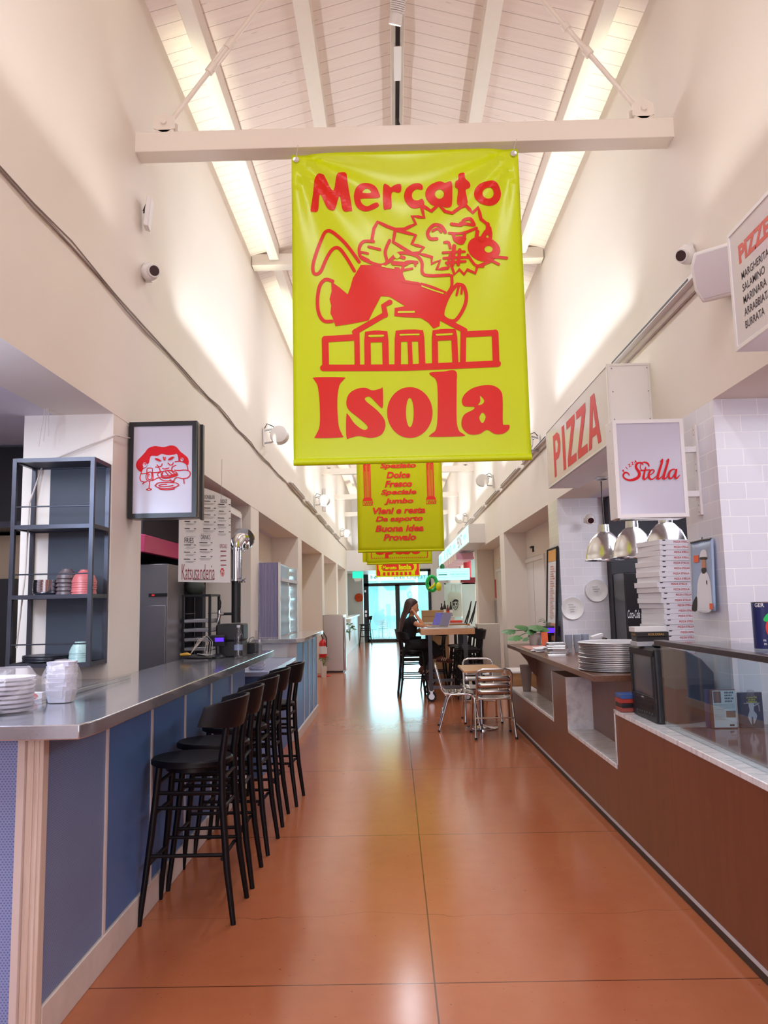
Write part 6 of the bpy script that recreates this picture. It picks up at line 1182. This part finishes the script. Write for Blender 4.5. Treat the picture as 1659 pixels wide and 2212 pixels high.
stool(.27, 12.27, .12, 'black bar stool the woman sits on'); stool(.26, 13.0, -.05, 'black bar stool behind the seated woman'); 
for k, (x, y, z, rz) in enumerate(((1.12, 13.0, 0, pi + .1), (1.12, 13.45, 0, pi), (.66, 13.42, 0, pi - .2))): stool(x, y, z and z or rz, ('black bar stool under the far edge of the nearer high table', 'black bar stool between the two high tables', 'black bar stool left of the pair between the high tables')[k])
for k in range(2): stool(1.16, 12.1 + .42 * k, pi, ('black bar stool tucked at the right side of the nearer high table', 'second black bar stool at the right side of the nearer high table')[k])
def laptop(x, y, z, rz, m, lab, scr):
    t = thing('laptop', lab, 'laptop', (x, y, z)); b = MB(); b.box(x - .11, y - .16, z, x + .11, y + .16, z + .012); b.build('base', m, t, bevel=.003); MB().box(x - .07, y - .14, z + .012, x + .09, y + .14, z + .0135).build('keyboard', M['inkk'], t)
    b = MB(); b.obox((x + .15, y, z + .115), (.042, 0, .108), (0, .16, 0), (.0035, 0, -.0014)); b.build('lid', m, t, bevel=.002); b = MB(); b.obox((x + .1455, y, z + .117), (.037, 0, .096), (0, .15, 0), (.0006, 0, -.0002)); b.build('screen', scr, t); t.rotation_euler = (0, 0, rz)
laptop(.66, 12.0, 1.103, .4, M['alu'], 'nearer silver laptop with tilted screen on the high table', mat('screen_grey', '#6f6a80', .15, emit='#8a86a0', estr=.15)); laptop(.56, 12.5, 1.103, .35, M['alu'], 'laptop with a violet screen in front of the woman', mat('screen_violet', '#4a4a90', .15, emit='#5a5ab0', estr=.35))
t = thing('orange_tray', 'flat orange tray on the farther high table', 'tray', (1.05, 14.6, 1.1)); MB().box(.86, 14.4, 1.1025, 1.27, 14.7, 1.14).build('tray_body', M['coral'], t, bevel=.006)
t = thing('cardboard_box', 'brown cardboard box at the back of the farther high table', 'box', (.75, 15.4, 1.1)); MB().box(.54, 15.3, 1.1025, .98, 15.6, 1.33).build('carton', M['cork'], t, bevel=.004); MB().box(.56, 15.298, 1.2, .98, 15.3, 1.215).build('tape_strip', mat('brown_tape', '#7d5f41', .4), t)
t = thing('cardboard_box', 'cardboard box on the floor behind the woman under the tables', 'box', (.75, 13.5, 0)); MB().box(.62, 14.1, 0, .98, 14.5, .9).build('carton', M['cork'], t, bevel=.006)
# seated woman
t = thing('person', 'seated woman with long dark hair, black clothes, leaning on the high table', 'person', (.27, 12.3, .75))
def skin_mesh(name, nodes, edges, m, parent, sub=2):
    me = bpy.data.meshes.new(name); off = wl(parent); me.from_pydata([tuple(V(p[:3]) - off) for p in nodes], edges, [])
    o = bpy.data.objects.new(name, me); COL.objects.link(o); o.parent = parent; md = o.modifiers.new('skin', 'SKIN'); md.use_smooth_shade = True
    for i, p in enumerate(nodes):
        r = p[3] if len(p) == 4 else None; sv = me.skin_vertices[0].data[i]; sv.radius = (p[3], p[3] if len(p) == 4 else p[4]); sv.use_root = (i == 0)
    sb = o.modifiers.new('sub', 'SUBSURF'); sb.levels = sub; sb.render_levels = sub
    dg = bpy.context.evaluated_depsgraph_get(); me2 = bpy.data.meshes.new_from_object(o.evaluated_get(dg)); o.modifiers.clear(); o.data = me2; me2.materials.clear(); me2.materials.append(m)
    me2.polygons.foreach_set('use_smooth', [True] * len(me2.polygons)); return o
yc = 12.3
N_ = [(.19, yc, .83, .09), (.2, yc, .98, .075), (.235, yc, 1.13, .075), (.25, yc, 1.21, .06), (.265, yc, 1.28, .045), (.278, yc, 1.335, .045),   # 0-5 spine
      (.26, yc - .15, 1.205, .042), (.36, yc - .2, 1.14, .042), (.455, yc - .17, 1.125, .036), (.37, yc - .13, 1.24, .03), (.305, yc - .085, 1.345, .022),  # 6-10 near arm, hand at ear
      (.26, yc + .15, 1.205, .042), (.34, yc + .18, 1.02, .042), (.45, yc + .08, 1.08, .03), (.52, yc + .04, 1.115, .023),       # 11-14 far arm
      (.24, yc - .09, .81, .085), (.58, yc - .1, .845, .07), (.66, yc - .08, .66, .05), (.70, yc - .08, .60, .035), (.24, yc + .09, .81, .085), (.52, yc + .1, .80, .07), (.44, yc + .1, .5, .05), (.41, yc + .1, .43, .035)]
E_ = [(0, 1), (1, 2), (2, 3), (3, 4), (4, 5), (3, 6), (6, 7), (7, 8), (8, 9), (9, 10), (3, 11), (11, 12), (12, 13), (13, 14), (0, 15), (15, 16), (16, 17), (17, 18), (0, 19), (19, 20), (20, 21), (21, 22)]
def hand(base, d, up, side, n0):
    d, up, side = V(d).normalized(), V(up).normalized(), V(side).normalized(); p = V(base); out = []; ed = []
    c = p + d * .045; out.append((*c, .02)); ed.append((n0[0], n0[1]))
    for i, (o, L) in enumerate(((-.027, .062), (-.009, .07), (.009, .066), (.026, .052))):
        k = n0[1] + len(out); a = c + side * o + d * .028; b_ = a + d * L * .5 + up * .006; e = b_ + d * L * .4 - up * .014; out += [(*a, .0085), (*b_, .008), (*e, .0065)]; ed += [(n0[1], k), (k, k + 1), (k + 1, k + 2)]
    k = n0[1] + len(out); a = p + d * .03 + side * -.03; out += [(*a, .009), (*(a + d * .028 - side * .012), .008), (*(a + d * .048 - side * .01 - up * .01), .0065)]; ed += [(n0[1], k), (k, k + 1), (k + 1, k + 2)]
    return out, ed
h1, e1 = hand(N_[10][:3], (-.45, .25, .55), (.3, -.9, .2), (.75, .2, .35), (10, len(N_))); N_ += h1; E_ += e1
h2, e2 = hand(N_[14][:3], (1, .0, -.12), (0, 0, 1), (0, 1, 0), (14, len(N_))); N_ += h2; E_ += e2
body = skin_mesh('body', N_, E_, M['skin'], t)
# head joined to the body surface
b = MB(); hc = V((.285, yc, 1.42)); n, m_ = 20, 16; vs = []
for i in range(m_ + 1):
    ph = pi * i / m_
    for k in range(n):
        a = 2 * pi * k / n; x = .092 * sin(ph) * cos(a); y_ = .073 * sin(ph) * sin(a); z = -.115 * cos(ph)
        if cos(a) > 0 and z < .01: x += .01 * cos(a)
        if z < -.06: x += .012; y_ *= .85
        if abs(a - 0) < .2 or abs(a - 2 * pi) < .2:
            if -.035 < z < .015: x += .02 * (1 - abs(z + .02) / .035)      # nose
            if -.075 < z < -.055: x += .005
        if .3 < min(a, 2 * pi - a) < .65 and .0 < z < .03: x -= .006     # eye sockets
        p = Matrix.Rotation(RD(22), 3, 'Y') @ V((x, y_, z)); vs.append(hc + p)
b.add(vs, [(i * n + k, i * n + (k + 1) % n, (i + 1) * n + (k + 1) % n, (i + 1) * n + k) for i in range(m_) for k in range(n)]); 
for s_ in (-1, 1): b.sphere((.27, yc + s_ * .075, 1.41), (.018, .01, .03), 8, 6)
head = b.build('head_tmp', M['skin'], t)
bm = bmesh.new(); bm.from_mesh(body.data); bm.from_mesh(head.data); bm.to_mesh(body.data); bm.free(); bpy.data.objects.remove(head)
body.data.polygons.foreach_set('use_smooth', [True] * len(body.data.polygons))
R22 = Matrix.Rotation(RD(22), 3, 'Y')
b = MB()
for s_ in (-1, 1): b.sphere(tuple(hc + R22 @ V((.086, s_ * .031, .018))), (.008, .012, .006), 8, 6)
b.build('eyes', M['inkk'], t); b = MB(); b.sphere(tuple(hc + R22 @ V((.1, 0, -.062))), (.006, .02, .006), 10, 6); b.build('lips', mat('lips', '#a85a52', .5), t); b = MB()
for s_ in (-1, 1): b.tube([hc + R22 @ V((.085, s_ * .015, .036)), hc + R22 @ V((.075, s_ * .047, .036))], .004, 6)
b.build('eyebrows', M['hair'], t)
# hair: cap plus long fall down the back
b = MB(); vs = []; n = 26; rings = []
for z, cx, rx, ry, f in ((1.566, .26, .02, .018, 1), (1.548, .266, .072, .055, 1), (1.505, .272, .108, .082, 1), (1.465, .262, .11, .086, .86), (1.42, .245, .105, .088, .62), (1.37, .225, .098, .09, .45), (1.30, .19, .09, .095, .1), (1.2, .15, .075, .11, .1), (1.08, .115, .06, .115, .1), (.98, .09, .045, .105, .1), (.93, .08, .02, .08, .1)):
    for k in range(n):
        a = 2 * pi * k / n; c = cos(a); q = 1 + .03 * sin(k * 5 + z * 20); x = rx * (c if c < 0 else c * f) * q; vs.append((cx + x, yc + ry * sin(a) * q, z))
b.add(vs, [(i * n + k, i * n + (k + 1) % n, (i + 1) * n + (k + 1) % n, (i + 1) * n + k) for i in range(10) for k in range(n)] + [tuple(range(n)), tuple(10 * n + k for k in range(n - 1, -1, -1))]); b.build('hair', M['hair'], t)
skin_mesh('t_shirt', [(.19, yc, .83, .15), (.2, yc, .98, .13), (.23, yc, 1.11, .15), (.252, yc, 1.205, .115), (.26, yc - .145, 1.208, .08), (.33, yc - .188, 1.16, .062), (.26, yc + .145, 1.208, .08), (.31, yc + .18, 1.1, .06)], [(0, 1), (1, 2), (2, 3), (3, 4), (4, 5), (3, 6), (6, 7)], M['cloth'], t)
skin_mesh('trousers', [(.19, yc, .84, .15), (.25, yc - .09, .815, .105), (.56, yc - .1, .845, .092), (.65, yc - .09, .72, .09), (.69, yc - .09, .62, .095), (.25, yc + .09, .815, .105), (.5, yc + .1, .8, .092), (.45, yc + .1, .6, .085), (.42, yc + .1, .45, .085)], [(0, 1), (1, 2), (2, 3), (3, 4), (0, 5), (5, 6), (6, 7), (7, 8)], M['cloth'], t)
def shoe(c, pitch):
    R = Matrix.Rotation(pitch, 3, 'Y'); c = V(c); b = MB(); P = lambda x, y, z: c + R @ V((x, y, z)); vs = []; n = 12
    for x, w, h in ((-.07, .025, .05), (-.05, .036, .085), (.0, .04, .09), (.06, .042, .06), (.12, .045, .045), (.17, .038, .035), (.195, .015, .02)): vs += [P(x, w * cos(2 * pi * k / n), max(0, .5 * h + .5 * h * sin(2 * pi * k / n))) for k in range(n)]
    b.add(vs, [(i * n + k, i * n + (k + 1) % n, (i + 1) * n + (k + 1) % n, (i + 1) * n + k) for i in range(6) for k in range(n)] + [tuple(range(n)), tuple(6 * n + k for k in range(n))]); o = b.build('shoe', M['shoe'], t)
    b = MB(); b.obox(P(.06, 0, -.008), R @ V((.135, 0, 0)), (0, .043, 0), R @ V((0, 0, .01))); b.build('sole', M['sole'], o, bevel=.006); b = MB()
    for k in range(3): b.tube([P(.0 + k * .03, -.043, .01), P(.025 + k * .03, -.034, .06)], .006, 6)
    b.build('stripes', M['shoew'], o)
shoe((.71, yc - .1, .565), .1); shoe((.42, yc + .08, .375), .25)

# aluminium cafe chairs and small table
def alu_chair(lab):
    t = thing('cafe_chair', lab, 'chair', (0, 0, 0), 'aluminium chairs round the small table')      # faces +x
    for s_ in (-1, 1):
        y = s_ * .205; MB().tube([(-.25, y * 1.08, 0), (-.14, y, .36), (-.1, y, .42), (.1, y, .425), (.15, y, .41), (.17, y, .38), (.235, y * 1.1, 0)], .0125, 10).build('leg_loop', M['alu'], t)
    b = MB(); b.tube([(.0, -.19, .41), (-.17, -.19, .43), (-.2, -.19, .47), (-.262, -.19, .7), (-.268, -.17, .735), (-.272, -.12, .752), (-.272, .12, .752), (-.268, .17, .735), (-.262, .19, .7), (-.2, .19, .47), (-.17, .19, .43), (0, .19, .41)], .0125, 10); b.build('back_frame', M['alu'], t)
    for z in (.50, .575, .65):
        dx = -.2 - (z - .47) * .27; vs = []; N = 8; b = MB()
        for i in range(N + 1): y = -.185 + .37 * i / N; c = -.012 * cos(pi * (i / N - .5)); vs += [(dx + c + .006, y, z - .03), (dx + c - .008, y, z + .03)]
        b.add(vs, [(2 * i, 2 * i + 2, 2 * i + 3, 2 * i + 1) for i in range(N)]); o = b.build('back_slat', M['alu'], t, fix=False); q = o.modifiers.new('t', 'SOLIDIFY'); q.thickness = .004
    for k in range(5):
        x0 = -.17 + k * .07; vs = []; N = 8; b = MB()
        for i in range(N + 1): y = -.19 + .38 * i / N; c = -.01 * cos(pi * (i / N - .5)); vs += [(x0, y, .438 + c), (x0 + .06, y, .44 + c + (-.012 if k == 4 else 0))]
        b.add(vs, [(2 * i, 2 * i + 1, 2 * i + 3, 2 * i + 2) for i in range(N)]); o = b.build('seat_slat', M['alu'], t, fix=False); q = o.modifiers.new('t', 'SOLIDIFY'); q.thickness = .004
    b = MB(); b.tube([(-.195, -.21, .22), (-.195, .21, .22)], .008, 8); b.tube([(.16, -.19, .405), (.16, .19, .405)], .01, 8); b.tube([(-.16, -.19, .42), (-.16, .19, .42)], .01, 8); b.build('cross_bar', M['alu'], t)
    b = MB()
    for x, y in ((-.25, .2214), (-.25, -.2214), (.235, .2255), (.235, -.2255)): b.tube([(x, y, 0), (x * .985, y, .02)], .015, 8)
    b.build('foot_cap', M['rubber'], t); return t
ch = alu_chair('aluminium slatted chair nearest the camera with its back to it'); place(ch, (1.07, 8.72, 0), pi / 2)
place(copy_tree(ch), (.74, 9.23, 0), -.05, 'aluminium slatted chair on the left of the small table, seen from its side'); place(copy_tree(ch), (1.06, 9.78, 0), -pi / 2, 'aluminium slatted chair behind the small table facing the camera')
t = thing('cafe_table', 'small oak-topped table on a round chromed pedestal between aluminium chairs', 'table', (.99, 9.15, 0)); MB().box(.76, 8.72, .692, 1.215, 9.52, .717).build('tabletop', M['oakp'], t, bevel=.003); b = MB(); b.lathe([(.19, 0), (.19, .012), (.05, .03), (.03, .05)], (1.0, 9.22, 0), 32); b.build('base', M['chrome'], t); b = MB(); b.tube([(1.0, 9.22, .03), (1.0, 9.22, .69)], .03, 16); b.build('column', M['zinc'], t); b = MB(); b.box(.85, 9.19, .675, 1.15, 9.25, .692); b.box(.97, 8.85, .675, 1.03, 9.4, .692); b.build('spider', M['blackm'], t)
# chairs outside, seen through the glass
for i, (x, y, r) in enumerate(((-1.15, 32.4, .1), (-.5, 33.4, 4.7), (-.02, 32.2, 3.3), (1.05, 33.1, 3.3), (-.6, 35.0, 4.6))):
    place(copy_tree(ch), (x, y, -.01), r, ('aluminium chair outside nearest the left door pane', 'aluminium chair outside in the middle of the left door pane', 'aluminium chair outside behind the door post', 'aluminium chair outside behind the right pane', 'aluminium chair outside farther off behind the left pane')[i], 'terrace chairs outside')
for x, y, lab in ((-.55, 32.6, 'terrace table outside behind the left door pane'), (.5, 33.0, 'terrace table outside behind the right door pane')):
    t = thing('terrace_table', lab, 'table', (x, y, 0)); MB().box(x - .3, y - .3, .72, x + .3, y + .3, .75).build('tabletop', M['alu'], t); b = MB(); b.tube([(x, y, 0), (x, y, .72)], .03, 10); b.lathe([(.25, -.01), (.25, .02), (0, .03)], (x, y, 0), 20); b.build('pedestal', M['zinc'], t)

# ================================================================= FAR RIGHT STALL
t = thing('lit_stall_sign', 'long lit cyan-white sign box with teal and pink lettering on the far right', 'sign', (1.7, 20, 2.6)); cyan = mat('lit_cyan_face', '#c9fbf8', .3, emit='#a8fbf6', estr=.75)
b = MB(); b.box(1.52, 15.2, 2.66, XR, 25.4, 3.04); b.build('housing', M['white'], t, smooth=False); MB().box(1.512, 15.22, 2.68, 1.52, 25.38, 3.02).build('face_panel', cyan, t, smooth=False)
b = MB(); b2 = MB()
for k, (s_, y, h, w) in enumerate((('BEVI', 16.0, .1, .5), ('SUSHI', 24.6, .2, 1.2), ('& VINO', 21.2, .24, 2.8), ('CUCINA', 18.9, .12, .9))): put_text(b, s_, (1.512, y, 2.85), (0, -1, 0), (0, 0, 1), w=w, h=h)
put_text(b2, 'PEKING', (1.512, 17.3, 2.85), (0, -1, 0), (0, 0, 1), w=1.2, h=.26, bold=.02); b.build('teal_lettering', mat('teal_ink', '#6fd5d5', .4), t); b2.build('pink_lettering', mat('pink_ink', '#e0508f', .4), t)
t = thing('hanging_sign', 'pale cyan hanging sign reading MERCHANDISING over the far stall', 'sign', (1.36, 17.5, 1.98)); MB().box(.985, 17.48, 1.985, 1.74, 17.5, 2.25).build('board', cyan, t, bevel=.003); b = MB(); put_text(b, 'MERCHANDISING', (1.49, 17.48, 2.115), (1, 0, 0), (0, 0, 1), w=.4, h=.04); 
for z in (2.17, 2.06): b.box(1.28, 17.478, z, 1.7, 17.479, z + .004); b.box(1.02, 17.478, z - .01, 1.22, 17.479, z - .006)
b.box(1.02, 17.478, 2.1, 1.22, 17.479, 2.125); b.build('lettering', mat('teal_ink2', '#58b9bd', .4), t); b = MB(); b.tube([(1.23, 17.49, 2.25), (1.26, 17.5, 2.62)], .004, 5); b.build('hanger', M['plastw'], t)
t = thing('kiwi_ring', 'green inflatable kiwi slice ring hanging near the far stall', 'inflatable', (.84, 17.0, 1.9)); b = MB(); n = 28; b.tube([(.84 + .105 * cos(2 * pi * k / n), 17.0, 1.905 + .16 * sin(2 * pi * k / n)) for k in range(n + 1)], .04, 10, caps=False); b.build('ring', M['greenb'], t); b = MB()
for k in range(12): a = 2 * pi * k / 12; b.sphere((.84 + .1 * cos(a), 16.962, 1.905 + .15 * sin(a)), (.008, .006, .016), 8, 6)
b.build('seeds', M['dkgreen'], t); b = MB(); b.tube([(.84, 17, 2.1), (.86, 17.1, 2.62)], .003, 5); b.build('string', M['plastw'], t)
t = thing('banana_balloon', 'yellow inflatable banana hanging in front of the green ring', 'inflatable', (.88, 16.9, 1.85)); b = MB(); b.tube([(.76, 16.93, 1.8), (.82, 16.9, 1.81), (.875, 16.88, 1.86), (.9, 16.9, 1.92)], [.012, .03, .03, .012], 12); b.build('balloon', mat('banana_yellow', '#e6df1e', .35), t)
t = thing('lemon_balloon', 'yellow round inflatable lemon right of the green ring', 'inflatable', (.98, 16.9, 1.82)); b = MB(); b.sphere((.985, 16.9, 1.83), (.065, .05, .1), 16, 12); b.build('balloon', mat('lemon_yellow', '#e8e31a', .35), t)
t = thing('green_balloon', 'dark green round balloon above the hanging sign', 'balloon', (1.15, 17.6, 2.3)); MB().sphere((1.13, 17.7, 2.3), (.055, .055, .075), 16, 12).build('balloon', M['dkgreen'], t)
t = thing('tote_bag', 'white tote bag with a black face print hanging at the far stall', 'bag', (1.4, 17.95, 1.4)); b = MB(); vs = []
for z, w in ((1.14, .155), (1.3, .17), (1.5, .165), (1.66, .16), (1.72, .1)): vs += [(1.41 - w, 17.93, z), (1.41, 17.9, z), (1.41 + w, 17.93, z), (1.41 + w, 17.96, z), (1.41, 17.98, z), (1.41 - w, 17.96, z)]
b.add(vs, [(i * 6 + k, i * 6 + (k + 1) % 6, i * 6 + 6 + (k + 1) % 6, i * 6 + 6 + k) for i in range(4) for k in range(6)] + [tuple(range(6)), tuple(24 + k for k in range(6))]); b.build('cloth', mat('canvas', '#d5dbd0', .8), t); b = MB(); b.tube([(1.34, 17.94, 1.72), (1.36, 17.95, 1.9), (1.43, 17.95, 1.9), (1.46, 17.94, 1.72)], .01, 6); b.build('handle', mat('canvas2', '#cfd2c4', .8), t)
d = Draw(lambda u, v: V((1.42 + u * .09, 17.893, 1.43 + v * .13)), (0, -1, 0), .004, .0002); d.fill([(-.8, .5), (-.4, .75), (0, .9), (.6, .8), (.9, .5), (.5, .45), (0, .5), (-.5, .35)]); d.stroke([(-.7, .4), (-.8, -.1), (-.5, -.6), (0, -.95), (.5, -.6), (.7, 0), (.6, .4)], .14); d.fill(ellipse(-.35, 0, .22, .3)); d.fill(ellipse(.35, .05, .18, .22)); d.stroke([(-.2, -.5), (.2, -.45)], .16); d.build('face_print', M['inkk'], t)
t = thing('display_wall', 'white stall partition with a niche at the far right', 'partition', (1.6, 18.2, 0)); b = MB(); b.box(1.6, 18.05, 0, 1.92, 18.15, 1.93); b.box(1.2, 18.1, 0, 1.6, 18.15, 1.05); b.box(1.19, 18.05, 1.9, 1.92, 18.15, 1.93); b.box(1.19, 18.05, 1.05, 1.22, 18.15, 1.93); b.box(1.22, 18.35, 1.05, 1.6, 18.37, 1.92); b.build('panel', mat('mint_white', '#dbe8e6', .5), t, smooth=False)
t = thing('red_column', 'red round column inside the far stall', 'column', (1.9, 19.2, 0)); MB().lathe([(.14, 0), (.14, 2.6)], (1.9, 19.2, 0), 20).build('shaft', mat('red_paint', '#e04450', .4), t)
t = thing('wall_menu', 'white lettered menu panel above the red base in the far stall', 'menu board', (2.1, 18.6, 2.2)); MB().box(1.86, 18.3, 2.06, 2.4, 18.33, 2.5).build('board', mat('mint_board', '#d5f2f0', .4), t); MB().box(1.6, 18.3, 1.94, 2.4, 18.33, 2.06).build('red_base', mat('deep_red', '#8c2030', .4), t)
t = thing('stall_counter', 'pale stall counter front at the far right', 'counter', (1.6, 22, 0)); MB().box(1.5, 18.4, 0, 1.845, 28.5, 1.05).build('front', M['white'], t, smooth=False); MB().box(1.45, 18.4, 1.05, 1.845, 28.5, 1.09).build('countertop', M['plastw'], t, bevel=.003)
for i, (x, c, h, lab) in enumerate(((1.08, '#221c22', .3, 'dark bottle at the left of the far stall group'), (1.15, '#3b2a2c', .36, 'tall dark bottle in the far stall group'), (1.22, '#7a3a3c', .26, 'red labelled bottle in the far stall group'), (1.29, '#20242c', .33, 'dark bottle at the right of the far stall group'))):
    t = thing('bottle', lab, 'bottle', (x, 17.2, 1.1), 'bottles at the far stall'); b = MB(); b.lathe([(.035, 0), (.036, h * .6), (.014, h * .8), (.014, h), (0, h)], (x, 17.6, 1.16), 14); b.build('glass_body', mat('bottle_%d' % i, c, .15), t); b = MB(); b.lathe([(.037, h * .2), (.037, h * .45)], (x, 17.6, 1.16), 14); b.build('label_band', M['paper'] if i % 2 else M['coral'], t)
t = thing('bottle_shelf', 'low white shelf unit carrying the bottles at the far stall', 'shelf', (1.15, 17.6, 0)); MB().box(.98, 17.4, 0, 1.36, 17.8, 1.16).build('unit', M['plastw'], t, bevel=.004)
for k, (x, y, lab) in enumerate(((1.30, 13.3, 'black folded easel leaning left of its twin at the right wall'), (1.39, 13.35, 'black folded easel leaning right of its twin at the right wall'))):
    t = thing('folded_easel', lab, 'easel', (x, y, 1.1)); b = MB(); b.tube([(x - .09, y, 1.12), (x, y, 1.35), (x + .035, y, 1.5)], [.012, .016, .008], 8); b.tube([(x - .06, y + .03, 1.1), (x + .01, y + .03, 1.33)], .01, 8); b.build('bars', M['blackm'], t)
t = thing('crate', 'pale storage box under the folded easels at the right wall', 'box', (1.45, 13.4, 0)); MB().box(1.42, 13.2, 0, 1.8, 13.6, 1.1).build('box', mat('pale_box', '#c9c0b6', .6), t, bevel=.006)
t = thing('hose_panel', 'steel cabinet panel with a red label on the right recess wall', 'panel', (2.2, 17.9, 1.2))
MB().box(1.86 + .33, 16.45, .85, 2.22, 16.8, 1.5).build('steel_door', M['zinc'], t); MB().box(2.19, 16.5, 1.55, 2.22, 16.62, 1.95).build('red_label', M['extr'], t)
t = thing('pink_awning', 'pink and white striped awning frame under the lit stall sign', 'awning', (1.7, 21, 2.5)); b = MB()
for k in range(14): b.box(1.45, 17.5 + k * .6, 2.46, 1.84, 17.8 + k * .6, 2.6)
b.build('pink_stripes', mat('dusty_pink', '#d79bb4', .5), t); b = MB()
for k in range(14): b.box(1.45, 17.8 + k * .6, 2.465, 1.84, 18.1 + k * .6, 2.6)
b.build('white_stripes', M['plastw'], t)
bpy.context.view_layer.update()
